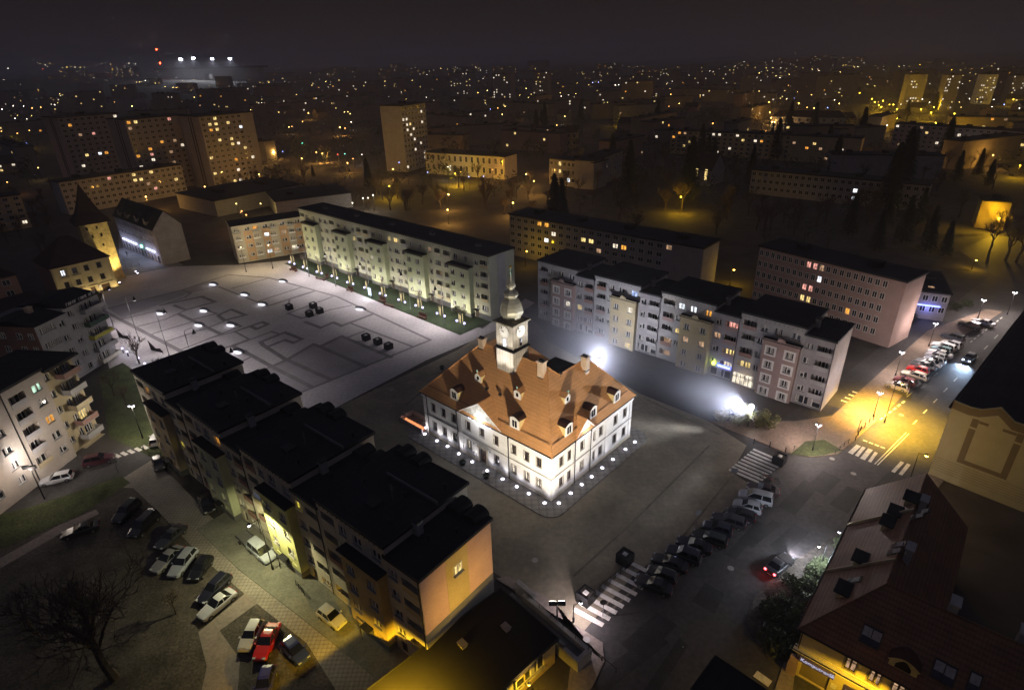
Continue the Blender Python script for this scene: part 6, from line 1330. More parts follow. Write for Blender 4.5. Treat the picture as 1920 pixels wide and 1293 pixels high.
# small bollards, sign posts, railings, bins
def bollard(P, label, grp, h=1.0):
    t = thing('bollard', label, 'bollard', P, 0, grp); b = MB(); b.tube((0, 0, 0), (0, 0, h), .07, .06, 7); b.ball((0, 0, h), .09, 0, 7, 4); b.build('post', m_dmetal, t)
for i, p in enumerate(((1413, 832), (1443, 838), (1472, 848), (1488, 845))): bollard(G(*p), ['thin dark bollard nearest the lit small trees', 'thin dark bollard second from the lit small trees', 'thin dark bollard third from the lit trees, at the crossing', 'thin pale bollard beside the grass verge'][i], 'bollards by the far crossing')
for i, p in enumerate(((1603, 826), (1608, 817), (1613, 808), (1621, 801), (1629, 793), (1637, 788))): bollard(G(*p), 'dark bollard in the curved row at the amber junction, %s counted from the verge' % ordn[i], 'bollards at the amber junction')
for i, p in enumerate(((237, 503), (248, 501), (262, 498))): bollard(G(*p), 'small bollard at the mouth of the old street, %s from the tower' % ordn[i], 'bollards at the old street')
for i, p in enumerate(((271, 846), (279, 853))): bollard(G(*p), 'short pale bollard at the lane mouth, %s' % ['farther one', 'nearer one'][i], 'bollards at the lane mouth')
def sign_post(P, rz, label, round_=True, h=2.6):
    t = thing('road_sign', label, 'road sign', P, rz, 'road signs'); b = MB(); b.tube((0, 0, 0), (0, 0, h), .05, n=6); b.build('post', m_metal, t)
    b = MB(); n = 16
    pts = [(.42*math.cos(6.283*k/n), h-.2+.42*math.sin(6.283*k/n)) for k in range(n)] if round_ else [(-.45, h-.65), (.45, h-.65), (.45, h+.2), (-.45, h+.2)]
    b.wallplate(pts, -.08, -.05, 0); b.build('plate', mat('sign_back_grey', (.12, .12, .12), .5, .1, 2), t)
for p, rz, lab, rd in (((1607, 812), 40, 'round road sign seen from behind at the amber junction', True), ((1373, 905), -20, 'thin sign post with a cross arm beside the parked cars', False), ((1305, 985), 20, 'thin pale sign post among the parked black cars', False), ((1130, 1155), 0, 'round mirror on a bent post at the near crossing', True), ((222, 885), 10, 'square dark sign at the street corner on the left', False), ((760, 795), 0, 'tall thin post at the left corner of the town hall apron', False)):
    sign_post(G(*p), R(rz), lab, rd)
def rail(P0, P1, label, h=1.0, n=4):
    d = P1-P0; t = thing('railing', label, 'railing', P0, math.atan2(d.y, d.x), 'railings'); L = d.length; b = MB()
    for i in range(n+1): b.tube((L*i/n, 0, 0), (L*i/n, 0, h), .035, n=5)
    b.tube((0, 0, h), (L, 0, h), .04, n=5); b.tube((0, 0, h*.5), (L, 0, h*.5), .025, n=5); b.build('rail', m_dmetal, t)
rail(G(1172, 1070), G(1124, 1108), 'dark low railing along the near crossing', 1.0, 5)
rail(G(1590, 832), G(1565, 852), 'curved kerb railing on the verge side', 1.0, 3)
rail(G(556, 1098), G(572, 1118), 'railing at a courtyard stair by the silver van', 1.1, 3)
rail(G(690, 1180), G(712, 1205), 'railing at a courtyard stair near the white hatchback', 1.1, 3)
rail(G(200, 1090), G(258, 1060), 'old carpet-beating frame rail in the yard', 1.2, 3)
# planters by the town hall door
for p, lab in (((868, 872), 'round dark planter left of the town hall door'), ((912, 897), 'round dark planter right of the town hall door'), ((829, 693), 'round dark tub behind the left corner of the town hall')):
    t = thing('tub', lab, 'planter', G(*p), 0, 'round planters by the town hall'); t.location.z = .15
    b = MB(); b.lathe([(.35, 0), (.55, .6), (.5, .62), (.45, .5)], 12); b.build('bowl', m_dmetal, t)
    b = MB(); rr = random.Random(3)
    for k in range(40): a = rr.uniform(0, 6.28); r_ = rr.uniform(0, .45); c = (r_*math.cos(a), r_*math.sin(a), .55+rr.uniform(0, .25)); b.face([(c[0]-.08, c[1], c[2]), (c[0]+.08, c[1]-.04, c[2]+.02), (c[0], c[1]+.06, c[2]+.1)])
    b.build('plant', mat('dark_leaves', (.03, .045, .02), .8, .4, 4), t)
t = thing('stair_pit', 'glazed basement stair pit with orange light at the left corner of the town hall', 'stair pit', G(783, 795), R(TH_ANG)); t.location.z = .02
b = MB(); [b.box(*q) for q in ((-3.2, 3.2, -1.6, -1.45, 0, 1.0), (-3.2, 3.2, 1.45, 1.6, 0, 1.0), (-3.2, -3.05, -1.44, 1.44, 0, 1.0))]; b.build('parapet', m_conc, t)
b = MB(); [b.box(-2.8+k*.8, -2.2+k*.8, -1.2, -.3, .3+.02*k, .36+.02*k) for k in range(7)]; b.build('lit_step', emit('ember_light', (1, .32, .12), .6), t)
# shade structures (sail-shaped wind screens) on the left plaza edge
for p, lab in (((234, 636), 'dark sail-like screen on the left plaza edge, farther one'), ((295, 660), 'dark sail-like screen on the left plaza edge, nearer one')):
    t = thing('sail_screen', lab, 'screen', G(*p), R(-30), 'sail screens'); b = MB(); b.wallplate([(-2.2, .1), (2.4, .4), (1.6, 1.3), (-.2, .9), (-2.5, 2.4)], -.06, .06, 0); b.build('panel', m_felt2, t)
    b = MB(); b.tube((-2.3, 0, 0), (-2.5, 0, 2.5), .06, n=6); b.tube((2.2, 0, 0), (2.3, 0, .9), .06, n=6); b.build('post', m_dmetal, t)
for i, p in enumerate(((232, 662), (241, 668), (262, 680), (274, 690), (272, 702))): lamp(G(*p), p[1]-10, 'small white bollard lamp by the bare plaza-edge tree, %s from the far end' % ordn[i], COOL, e_lampc, 18, 1, .01, 0, 'white bollard lamps on the left edge', .2, False)
# ---------------------------------------------------------------- cars
m_paint = paint('car_paint'); m_cglass = mat('car_glass', (.006, .007, .009), .06, 0, spec=.6)
e_tail = mat('tail_lens_red', (.30, .01, .01), .25, 0, spec=.5); m_hl = mat('headlamp_lens', (.55, .57, .60), .12, 0, metal=.4, spec=.6)
def car_proto(kind):
    """x forward; metres"""
    P = {'hatch': dict(L=3.9, W=1.70, H=1.47, hood=.98, belt=.93, wsb=.75, wst=.05, rst=-1.55, rsb=-1.86),
         'sedan': dict(L=4.6, W=1.76, H=1.43, hood=.92, belt=.93, wsb=.75, wst=.0, rst=-1.0, rsb=-1.65),
         'estate': dict(L=4.6, W=1.76, H=1.50, hood=.93, belt=.94, wsb=.80, wst=.10, rst=-1.95, rsb=-2.22),
         'van': dict(L=4.7, W=1.86, H=1.80, hood=1.06, belt=1.05, wsb=1.20, wst=.45, rst=-2.15, rsb=-2.30),
         'suv': dict(L=4.5, W=1.84, H=1.70, hood=1.06, belt=1.06, wsb=.80, wst=.15, rst=-1.90, rsb=-2.15)}[kind]
    L, Wd, H, hood, belt = P['L']/2, P['W']/2, P['H'], P['hood'], P['belt']
    t = thing('parked_car', '', 'car', (0, 0, 0))
    b = MB(); trunk = belt+.04 if kind == 'sedan' else belt
    st = [(-L, .42, .62, .80), (-L+.08, .30, trunk-.08, .93), (-L+.5, .22, trunk, .99), (P['rsb'], .22, trunk, 1), (0, .2, belt, 1), (P['wsb'], .2, hood+.03, 1), (L-.75, .22, hood-.10, .98), (L-.25, .25, hood-.22, .92), (L-.04, .32, .62, .80), (L, .40, .52, .74)]
    if P['rsb'] < -L+.5: st = [s for s in st if s[0] != -L+.5]
    st = sorted(st, key=lambda s: s[0])
    rings = []
    for x, z0, z1, k in st:
        w = Wd*k; zm = z0+(z1-z0)*.55
        rings.append([(x, -w*.93, z0), (x, -w, zm), (x, -w*.94, z1-.05), (x, -w*.80, z1), (x, w*.80, z1), (x, w*.94, z1-.05), (x, w, zm), (x, w*.93, z0)])
    for i in range(len(rings)-1):
        for j in range(8):
            j2 = (j+1) % 8; b.face([rings[i][j], rings[i+1][j], rings[i+1][j2], rings[i][j2]][::-1], 0)
    b.face(rings[0], 0); b.face(rings[-1][::-1], 0)
    # roof and pillars
    wr, wb = Wd*.70, Wd*.86
    def band(y0, z0, y1, z1): pass
    rz = [(P['wst'], H-.05), (P['wst']-.35, H), (P['rst']+.3, H-.01), (P['rst'], H-.06)]
    rr = [[(x, -wr, z-.05), (x, -wr*.8, z), (x, wr*.8, z), (x, wr, z-.05)] for x, z in rz]
    for i in range(3):
        for j in range(3): b.face([rr[i][j], rr[i][j+1], rr[i+1][j+1], rr[i+1][j]], 0)
    fx, rx, fz, bz = P['wsb'], P['rsb'], hood+.02, trunk-.01
    xm = (P['wst']+P['rst'])/2
    for s in (-1, 1):
        def pil(xb0, xb1, xt0, xt1, zb): b.face([(xb0, s*(wb+.012), zb), (xb1, s*(wb+.012), zb), (xt1, s*(wr+.012), H-.08), (xt0, s*(wr+.012), H-.08)], 0)
        pil(fx+.02, fx-.09, P['wst']+.03, P['wst']-.08, fz-.02); pil(xm+.05, xm-.05, xm+.05, xm-.05, belt-.03); pil(rx+.16, rx-.01, P['rst']+.14, P['rst']-.02, bz-.02)
    body = b.build('body', [m_paint], t, True)
    gl = MB(); q = [(fx, wb, fz), (P['wst'], wr, H-.07), (P['rst'], wr, H-.07), (rx, wb, bz)]
    for s in (-1, 1): f = [(q[0][0]-.0, s*wb, fz-.03), (q[1][0], s*wr, H-.06), (q[2][0], s*wr, H-.06), (q[3][0], s*wb, bz-.03)]; gl.face(f if s > 0 else f[::-1], 0)
    gl.face([(fx, -wb*.95, fz), (fx, wb*.95, fz), (P['wst'], wr*.98, H-.055), (P['wst'], -wr*.98, H-.055)], 0)
    gl.face([(rx, wb*.95, bz), (rx, -wb*.95, bz), (P['rst'], -wr*.98, H-.065), (P['rst'], wr*.98, H-.065)], 0)
    gl.build('window', [m_cglass], t)
    for s in (-1, 1):
        h = MB(); h.box(L-.30, L-.06, s*Wd*.62-.17, s*Wd*.62+.17, .60, .72); h.build('headlight', [m_hl], t)
        h = MB(); h.box(-L-.01, -L+.10, s*Wd*.70-.13, s*Wd*.70+.13, .66, .88); h.build('tail_light', [e_tail], t)
        h = MB(); h.box(fx-.25, fx-.05, s*(Wd+.08)-.09, s*(Wd+.08)+.09, belt+.02, belt+.14); h.build('mirror', [m_paint], t)
        for x in (L-.82, -L+.80):
            w = MB(); n = 12
            for y0, y1, r, m in ((-.10, .10, .31, 0),):
                i0 = len(w.v)
                for y in (y0, y1):
                    for k in range(n): w.v.append((r*math.cos(6.2832*k/n), y, r*math.sin(6.2832*k/n)))
                for k in range(n): k2 = (k+1) % n; w.f.append((i0+k, i0+k2, i0+n+k2, i0+n+k)); w.m.append(0)
                w.f.append(tuple(range(i0, i0+n))); w.m.append(0); w.f.append(tuple(range(i0+2*n-1, i0+n-1, -1))); w.m.append(0)
            wo = w.build('wheel', [m_rubber], t, loc=(x, s*(Wd-.09), .31))
            r_ = MB(); y = s*.105; r_.face([(.2*math.cos(6.2832*k/10), y, .2*math.sin(6.2832*k/10)) for k in range(10)], 0); r_.build('rim', [m_metal], wo)
    b = MB(); b.box(-L+.0, L-.02, -.26, .26, .36, .47); b.build('number_plate', [m_white], t)
    return t
PROTO = {k: car_proto(k) for k in ('hatch', 'sedan', 'estate', 'van', 'suv')}
used_proto = set()
def place_car(cx, cy, dx, dy, kind, col, label, group, zoff=.02):
    P = G(cx, cy, 0.6); Q = G(cx+dx, cy+dy, 0.6); d = Q-P; P.z = zoff
    src = PROTO[kind]
    if kind not in used_proto:
        used_proto.add(kind); o = src; CARKIDS[kind] = True
        dup(src, cache=DC) if False else None
        o.location = P; o.rotation_euler = (0, 0, math.atan2(d.y, d.x)); o['label'] = label; o['group'] = group
    else: o = dup(src, P, math.atan2(d.y, d.x), label, group)
    for c in o.children:
        if c.name.startswith(('body', 'mirror')): c.color = (*col, 1)
    return o
CARKIDS = {}; DC = {}
BLACK, SILV, WHT, GREY, RED, DRED, BLUE, CHAMP, DGREEN, TEAL = (.008, .008, .009), (.42, .43, .45), (.62, .62, .62), (.10, .10, .11), (.42, .012, .010), (.13, .015, .02), (.02, .03, .16), (.40, .34, .27), (.02, .03, .028), (.18, .28, .29)
z7 = lambda x, y: (1160+x/4.041, 820+y/4.041)
row = [((265, 1115), 'sedan', BLACK, 'black saloon nearest the striped crossing, end of the slanted row'), ((325, 1040), 'hatch', BLACK, 'black car second from the near end of the slanted row'), ((385, 950), 'sedan', BLACK, 'black car third from the near end of the slanted row'), ((490, 890), 'suv', (.010, .012, .022), 'blue-black car with a lit windscreen in the slanted row'), ((572, 815), 'sedan', BLACK, 'black saloon before the dark green estate in the slanted row'), ((688, 765), 'estate', DGREEN, 'dark green estate with a pale tailgate in the slanted row'), ((748, 690), 'hatch', (.012, .015, .03), 'dark blue hatchback just past the green estate in the slanted row'), ((832, 630), 'estate', (.03, .03, .032), 'charcoal estate in the middle of the far half of the slanted row'), ((925, 588), 'hatch', BLACK, 'black hatchback next to the silver small car in the slanted row'), ((975, 522), 'hatch', SILV, 'small silver hatchback with a dark side in the slanted row'), ((1035, 458), 'van', SILV, 'silver people carrier, second to last in the slanted row'), ((1092, 395), 'sedan', (.03, .012, .012), 'dark red-black car beyond the silver people carrier')]
for i, (p, k, c, lab) in enumerate(row):
    t_ = i/11; place_car(*z7(*p), -(56-0*t_), -(22-8*t_), k, c, lab, 'cars parked beside the crossing square')
z8_ = lambda x, y: (1560+x/4.311, 560+y/4.311)
for p, k, c, lab in (((525, 712), 'hatch', CHAMP, 'pale hatchback nearest the amber junction in the parked row'), ((585, 672), 'hatch', DRED, 'dark red hatchback behind the pale one at the junction end'), ((665, 625), 'estate', CHAMP, 'champagne estate car before the bright red one'), ((693, 578), 'hatch', RED, 'bright red hatchback in the parked row'), ((735, 545), 'sedan', GREY, 'dark grey saloon behind the bright red hatchback'), ((778, 522), 'sedan', SILV, 'silver saloon two places behind the red hatchback'), ((828, 500), 'hatch', SILV, 'silver hatchback in the middle of the parked row'), ((838, 468), 'hatch', WHT, 'white hatchback in the middle of the parked row'), ((868, 448), 'sedan', WHT, 'white saloon before the teal car in the parked row'), ((885, 418), 'hatch', TEAL, 'teal grey hatchback in the parked row'), ((902, 390), 'estate', WHT, 'white estate behind the teal car in the parked row'), ((962, 372), 'hatch', SILV, 'silver hatchback beside the far dark car of the row'), ((972, 318), 'suv', (.03, .035, .05), 'dark blue off-roader at the far end of the parked row'), ((1115, 222), 'suv', BLACK, 'black off-roader of the far pair by the kerb'), ((1222, 196), 'sedan', SILV, 'silver saloon of the far pair by the kerb')):
    place_car(*z8_(*p), -42, -13, k, c, lab, 'cars parked along the right-hand street', .14)
zc = lambda x, y: (x/2.909, 900+y/2.909)
G1 = 'cars parked in the courtyard'
for p, v, k, c, lab in (((440, 272), (-60, 18), 'sedan', (.02, .02, .024), 'dark saloon alone on the grass verge path'), ((690, 175), (-40, 40), 'suv', BLACK, 'black off-roader at the far end of the courtyard row'), ((785, 248), (-40, 40), 'van', BLACK, 'black people carrier near the far end of the courtyard row'), ((932, 312), (-40, 36), 'sedan', (.03, .03, .035), 'dark saloon with bright side trim in the courtyard row'), ((915, 432), (-40, 36), 'sedan', (.22, .22, .23), 'grey saloon beside the silver estate in the courtyard'), ((998, 452), (-32, 40), 'estate', (.30, .32, .38), 'silver-blue estate between a grey saloon and a black car'), ((1095, 482), (-28, 44), 'hatch', BLACK, 'glossy black hatchback right of the silver estate'), ((1168, 592), (-44, 44), 'estate', (.010, .011, .02), 'black estate just above the silver saloon'), ((1185, 678), (-44, 36), 'sedan', (.42, .43, .48), 'silver saloon at the path corner'), ((1370, 848), (-17, 34), 'hatch', (.55, .55, .57), 'white hatchback left of the red car'), ((1456, 882), (-18, 40), 'sedan', RED, 'red car between the white and the blue one'), ((1612, 932), (28, 30), 'hatch', BLUE, 'dark blue car at the lane kerb right of the red car'), ((1445, 1112), (-10, 34), 'hatch', (.03, .03, .20), 'blue car half cut by the bottom edge'), ((1428, 392), (30, 26), 'van', (.36, .40, .46), 'silver-blue van under the lamp by the courtyard front'), ((1810, 747), (34, 26), 'hatch', (.50, .50, .48), 'white small car parked before the courtyard front'), ((1128, 130), (18, 40), 'sedan', BLACK, 'black saloon in the shade of the courtyard front')):
    place_car(*zc(*p), *v, k, c, lab, G1)
zs = lambda x, y: (x/3.231, 600+y/3.231)
for p, v, k, c, lab in (((78, 992), (-40, 4), 'sedan', SILV, 'silver saloon cut by the left edge under the street light'), ((342, 962), (-44, 10), 'estate', (.45, .45, .47), 'silver estate in the left street below the loggias'), ((602, 848), (44, -10), 'suv', (.05, .012, .02), 'dark red off-roader in the left street'), ((962, 872), (10, 30), 'hatch', (.02, .012, .012), 'dark hatchback at the lane mouth by the block corner'), ((945, 722), (8, -30), 'hatch', WHT, 'white car half hidden by the far corner of the stepped block')):
    place_car(*zs(*p), *v, k, c, lab, 'cars in the left street')
place_car(66/2.909*0+880/2.909*0+1345/2.909, 900+335/2.909, 20, 18, 'van', (.3, .3, .3), 'x', G1) if False else None
# flat trailer beside the van
P = G(1345/2.909, 900+330/2.909); t = thing('trailer', 'small flat trailer parked behind the silver-blue van', 'trailer', P, R(-42)); t.location.z = .05
b = MB(); b.box(-1.3, 1.3, -.75, .75, .5, .6); b.box(-1.3, 1.3, -.78, -.75, .5, .85); b.box(-1.3, 1.3, .75, .78, .5, .85); b.box(1.3, 2.4, -.05, .05, .48, .56); b.build('bed', m_metal, t)
for s in (-1, 1): w = MB(); w.tube((0, s*.82, .28), (0, s*.98, .28), .28, n=10); w.build('wheel', m_rubber, t)
# two moving cars with their lamps on
mv = place_car(1817, 672, -26, 23, 'hatch', (.03, .04, .06), 'moving car with bluish headlights on in the right-hand street', 'cars driving')
mv2 = place_car(1462, 1058, 26, -22, 'sedan', (.02, .02, .022), 'moving dark car with red tail lights glowing on the near road', 'cars driving')
for o, em, nm in ((mv, emit('headlight_on', (.55, .72, 1), 14), 'headlight'), (mv2, emit('tail_light_on', (1, .05, .06), 8), 'tail_light')):
    for c in o.children:
        if c.name.startswith(nm): c.data = c.data.copy(); c.data.materials.clear(); c.data.materials.append(em)
for s in (-1, 1):
    o_ = light('SPOT', (2.1, s*.6, .66), 1500, (.50, .70, 1), .08, mv, None, 80, .6); o_.rotation_euler = (R(80), 0, R(-90))
    light('POINT', (-2.5, s*.6, .75), 5, (1, .06, .06), .08, mv2)
o_ = light('SPOT', (2.4, 0, .7), 900, (.9, .85, 1), .1, mv2, None, 90, .7); o_.rotation_euler = (R(78), 0, R(-90))
# motorcycles at the end of the row
for p, lab in (((1118, 318), 'dark motorcycle leaning at the far end of the slanted row, nearer one'), ((1165, 345), 'dark motorcycle leaning at the far end of the slanted row, farther one')):
    t = thing('motorcycle', lab, 'motorcycle', G(*z7(*p)), R(160), 'motorcycles'); t.location.z = .02
    for x in (-.7, .7):
        b = MB(); n = 14
        for k in range(n): a0, a1 = 6.2832*k/n, 6.2832*(k+1)/n; b.tube((x+.28*math.cos(a0), 0, .3+.28*math.sin(a0)), (x+.28*math.cos(a1), 0, .3+.28*math.sin(a1)), .05, n=5)
        b.build('wheel', m_rubber, t)
    b = MB(); b.lathe([(.05, -.5), (.18, -.2), (.2, .2), (.06, .55)], 8); b.v = [(z, x, y+.72) for x, y, z in b.v]; b.tube((.7, 0, .3), (.42, 0, 1.0), .04, n=5); b.tube((.42, -.32, 1.02), (.42, .32, 1.02), .03, n=5); b.build('body', [mat('dark_red_paint', (.08, .01, .012), .3, 0)], t)
    b = MB(); b.box(-.75, -.1, -.14, .14, .82, .92); b.build('seat', m_rubber, t)
# ---------------------------------------------------------------- people
def person(P, rz, seed, label, coat):
    t = thing('person', label, 'person', P, rz, 'people walking')
    V = [(0, 0, .95), (0, 0, 1.15), (0, 0, 1.40), (0, 0, 1.52), (.01, 0, 1.66), (0, .10, .90), (.10, .10, .50), (.04, .10, .08), (.20, .10, .04), (0, -.10, .90), (-.06, -.10, .50), (-.22, -.10, .14), (-.08, -.10, .05), (0, .20, 1.40), (-.08, .27, 1.12), (.02, .27, .88), (0, -.20, 1.40), (.08, -.27, 1.12), (.20, -.27, .90), (.05, .27, .80), (.23, -.27, .82)]
    Rd = [.15, .13, .16, .065, .105, .10, .075, .05, .045, .10, .075, .05, .045, .075, .055, .045, .075, .055, .045, .04, .04]
    E = [(0, 1), (1, 2), (2, 3), (3, 4), (0, 5), (5, 6), (6, 7), (7, 8), (0, 9), (9, 10), (10, 11), (11, 12), (2, 13), (13, 14), (14, 15), (2, 16), (16, 17), (17, 18), (15, 19), (18, 20)]
    me = bpy.data.meshes.new('body'); me.from_pydata(V, E, []); o = bpy.data.objects.new('body', me); COL.objects.link(o); o.parent = t
    sk = o.modifiers.new('skin', 'SKIN'); o.modifiers.new('sub', 'SUBSURF').levels = 1; o.modifiers['sub'].render_levels = 1
    for i, v in enumerate(me.skin_vertices[0].data): v.radius = (Rd[i], Rd[i]*(1.25 if i in (0, 1, 2) else 1)); v.use_root = (i == 0)
    me.materials.append(coat)
    h = MB(); h.ball((-.01, 0, 1.70), .115, 0, 10, 7, 1.1); h.build('hair', mat('dark_hair', (.02, .014, .01), .8, .2, 8), t, True)
m_coat = mat('dark_coat', (.02, .02, .025), .9, .3, 5); m_coat2 = mat('brown_coat', (.05, .03, .025), .9, .3, 5)
person(G(789, 866), R(200), 1, 'person in a dark coat walking on the square, nearer the town hall', m_coat); person(G(803, 874), R(190), 2, 'person in a dark brown coat walking on the square, nearer the black roof', m_coat2)
person(G(239, 480), R(60), 3, 'person in dark clothes walking in the old street below the neon band', m_coat)
# ---------------------------------------------------------------- trees
m_bark = mat('dark_bark', (.060, .045, .035), .95, .4, 3, fine=.3); m_twig = mat('bare_twigs', (.075, .055, .042), .95, .3, 3)
m_conif = mat('spruce_needles', (.022, .034, .018), .9, .5, 1.2); m_leaf = mat('dry_green_leaves', (.16, .15, .06), .8, .5, 2); m_bush = mat('bush_leaves', (.040, .050, .020), .85, .6, 1.5)
def bare_tree(h, seed, spread=.55, levels=4, r0=.22, nb=(4, 6), label='', twn=3):
    rnd = random.Random(seed); t = thing('bare_tree', label, 'tree', (0, 0, 0)); tr = MB(); tw = MB()
    def grow(p, d, L, r, lev):
        mid = p+d*L*.5+Vector((rnd.uniform(-1, 1), rnd.uniform(-1, 1), rnd.uniform(-.3, .5)))*L*.06; q = mid+(d+Vector((rnd.uniform(-.2, .2), rnd.uniform(-.2, .2), .12))).normalized()*L*.5
        B_ = tr if lev >= levels-1 else tw; n = 6 if lev >= levels-1 else 3; r1 = r*.62
        B_.tube(p, mid, r, (r+r1)/2, n); B_.tube(mid, q, (r+r1)/2, r1, n)
        if lev == 0: return
        k = rnd.randint(*nb) if lev == levels else rnd.randint(3, 4)
        for i in range(k):
            a = 6.283*i/k+rnd.uniform(-.5, .5); tilt = spread*rnd.uniform(.6, 1.35); s = rnd.uniform(.35, 1.0) if lev < levels else rnd.uniform(.6, 1)
            u = d.orthogonal().normalized(); v = d.cross(u); nd = (d*math.cos(tilt)+(u*math.cos(a)+v*math.sin(a))*math.sin(tilt)); nd = (nd+Vector((0, 0, .15))).normalized()
            st = p.lerp(q, s) if s < .9 else q
            grow(st, nd, L*rnd.uniform(.58, .8), max(r1*rnd.uniform(.55, .8), .026), lev-1)
    grow(Vector((0, 0, 0)), Vector((rnd.uniform(-.05, .05), rnd.uniform(-.05, .05), 1)).normalized(), h*.30, r0, levels)
    tr.build('trunk', m_bark, t); tw.build('crown', m_twig, t); return t
def spruce(h, seed):
    rnd = random.Random(seed); t = thing('spruce', '', 'tree'); b = MB(); b.tube((0, 0, 0), (0, 0, h), h*.018, .02, 7); b.build('trunk', m_bark, t); c = MB()
    for i in range(1500):
        f = rnd.random()**.8; z = h*(.08+.92*f); r = h*.20*(1-f)**.85*rnd.uniform(.35, 1.08)+.05; a = rnd.uniform(0, 6.283); p = Vector((r*math.cos(a), r*math.sin(a), z-r*.25)); s = h*.028*rnd.uniform(.7, 1.4)
        o = Vector((math.cos(a), math.sin(a), -.35))*s*1.6; sd = Vector((-math.sin(a), math.cos(a), 0))*s*.6; c.face([p-o*.5-sd, p+o, p-o*.5+sd+Vector((0, 0, s*.4))])
    c.build('crown', m_conif, t); return t
def leafy(h, w, seed, m, name='shrub', n=1100, cat='shrub'):
    rnd = random.Random(seed); t = thing(name, '', cat); b = MB(); 
    for k in range(6): a = rnd.uniform(0, 6.28); b.tube((0, 0, 0), (w*.3*math.cos(a), w*.3*math.sin(a), h*.6), .05, .02, 4)
    b.build('stem', m_bark, t); c = MB(); cl = [(Vector((rnd.uniform(-1, 1)*w*.38, rnd.uniform(-1, 1)*w*.38, h*rnd.uniform(.3, .82))), rnd.uniform(.16, .36)*w) for _ in range(11)]
    for i in range(n):
        ct, r = rnd.choice(cl); v = Vector((rnd.gauss(0, 1), rnd.gauss(0, 1), rnd.gauss(0, .8))).normalized()*r*rnd.uniform(.6, 1.1); p = ct+v
        if p.z < .05: continue
        s = .16*rnd.uniform(.6, 1.5); u = Vector((rnd.uniform(-1, 1), rnd.uniform(-1, 1), rnd.uniform(-.6, .6))).normalized(); q = u.orthogonal().normalized()
        c.face([p-u*s, p+q*s*.7, p+u*s, p-q*s*.7])
    c.build('foliage', m, t); return t
BT = [bare_tree(9, 1), bare_tree(10, 2, .5), bare_tree(8.5, 3, .65), bare_tree(14.5, 4, .68, 5, .36, (7, 8))]
SP = [spruce(15, 5), spruce(11, 6)]
SH = [leafy(2.4, 3.6, 7, m_bush), leafy(1.7, 3.0, 8, m_bush), leafy(4.6, 3.8, 9, m_leaf, 'small_tree', 1500, 'tree')]
first = set()
def put(src, P, rz, sc, label, group, cat=None):
    if src.name in first: o = dup(src, P, rz, label, group)
    else: first.add(src.name); PENDING.append((src, P, rz, sc, label, group)); return None
    o.scale = (sc, sc, sc); return o
PENDING = []
def flush():
    for src, P, rz, sc, label, group in PENDING: src.location = P; src.rotation_euler = (0, 0, rz); src.scale = (sc,)*3; src['label'] = label; src['group'] = group
rt = random.Random(21)
put(BT[3], G(215, 1270), .4, 1.45, 'big spreading bare tree in the dark yard at the lower left', 'bare trees near the yard')
for p, k, s, lab in (((262, 682), 1, .95, 'dark bare tree among the white bollard lamps on the left plaza edge'), ((216, 742), 0, .8, 'thin bare tree on the lawn beside the grey balcony block'), ((236, 760), 2, .7, 'faint bare tree on the lawn nearer the white street lamp'), ((300, 700), 2, .6, 'small bare tree behind the far end of the long black roof'), ((60, 1180), 0, .9, 'bare tree at the left rim of the dark yard'), ((330, 1150), 2, .55, 'low bare tree beside the old frame rail in the yard')):
    put(BT[k], G(*p), rt.uniform(0, 6), s, lab, 'bare trees on the left')
for p, s, lab in (((1385, 800), 1.0, 'small leafy tree lit by the floodlight, left of it'), ((1418, 803), .95, 'small leafy tree lit yellow-green, right of the floodlight'), ((1442, 806), .75, 'smallest leafy tree lit at the far crossing'), ((1350, 790), .6, 'low leafy tree in shade left of the floodlight')):
    put(SH[2], G(*p), rt.uniform(0, 6), s, lab, 'small leafy trees at the floodlight')
pos = [(1447, 1152), (1462, 1130), (1490, 1106), (1515, 1096), (1540, 1076), (1470, 1172), (1495, 1152), (1522, 1132), (1548, 1110), (1565, 1085), (1450, 1205), (1475, 1218), (1500, 1185), (1585, 1052), (1600, 1025), (1620, 1008), (1592, 1030)]
for i, p in enumerate(pos): put(SH[i % 2], G(*p), rt.uniform(0, 6), rt.uniform(.65, .92), 'dark shrub in the hedge island before the corner house', 'shrubs of the hedge island')
for i, (x, y) in enumerate(((862, 586), (870, 590), (1700, 600), (1735, 590), (1790, 582), (1815, 574))): put(SH[i % 2], G(x, y), i, .8, ['round dark shrub at the entrance of the green block', 'second dark shrub at the entrance of the green block', 'dark shrub below the blue neon line', 'dark shrub right of the neon building', 'dark shrub by the far pair of cars', 'dark shrub at the lantern by the far cars'][i], 'shrubs by the house fronts')
put(SP[0], G(692, 352), 0, 1.0, 'tall dark spruce behind the green block', 'spruces'); put(SP[1], G(588, 332), 1, .6, 'small dark spruce by the hall roof', 'spruces')
for x, y, s in ((1590, 440, 1.3), (1640, 470, 1.2), (1690, 455, 1.4), (1735, 470, 1.3), (1768, 480, 1.0), (1660, 420, 1.1), (1720, 420, 1.2), (1790, 340, 1.3), (1830, 330, 1.2), (1850, 350, 1.1)):
    put(SP[1], G(x, y), rt.uniform(0, 6), s, 'dark evergreen in the clump between the low neon building and the school', 'evergreens of the dark clump')
for i, (x, y, s) in enumerate(((1855, 472, 1.6), (1885, 488, 1.9), (1905, 492, 1.8), (1868, 440, 1.3))): put(BT[i % 3], G(x, y), i, s, ['thin bare tree against the amber street on the right', 'tall many-stemmed bare tree against the amber street', 'bare tree at the right picture edge before the amber street', 'small bare tree before the yellow blind wall'][i], 'bare trees on the right')
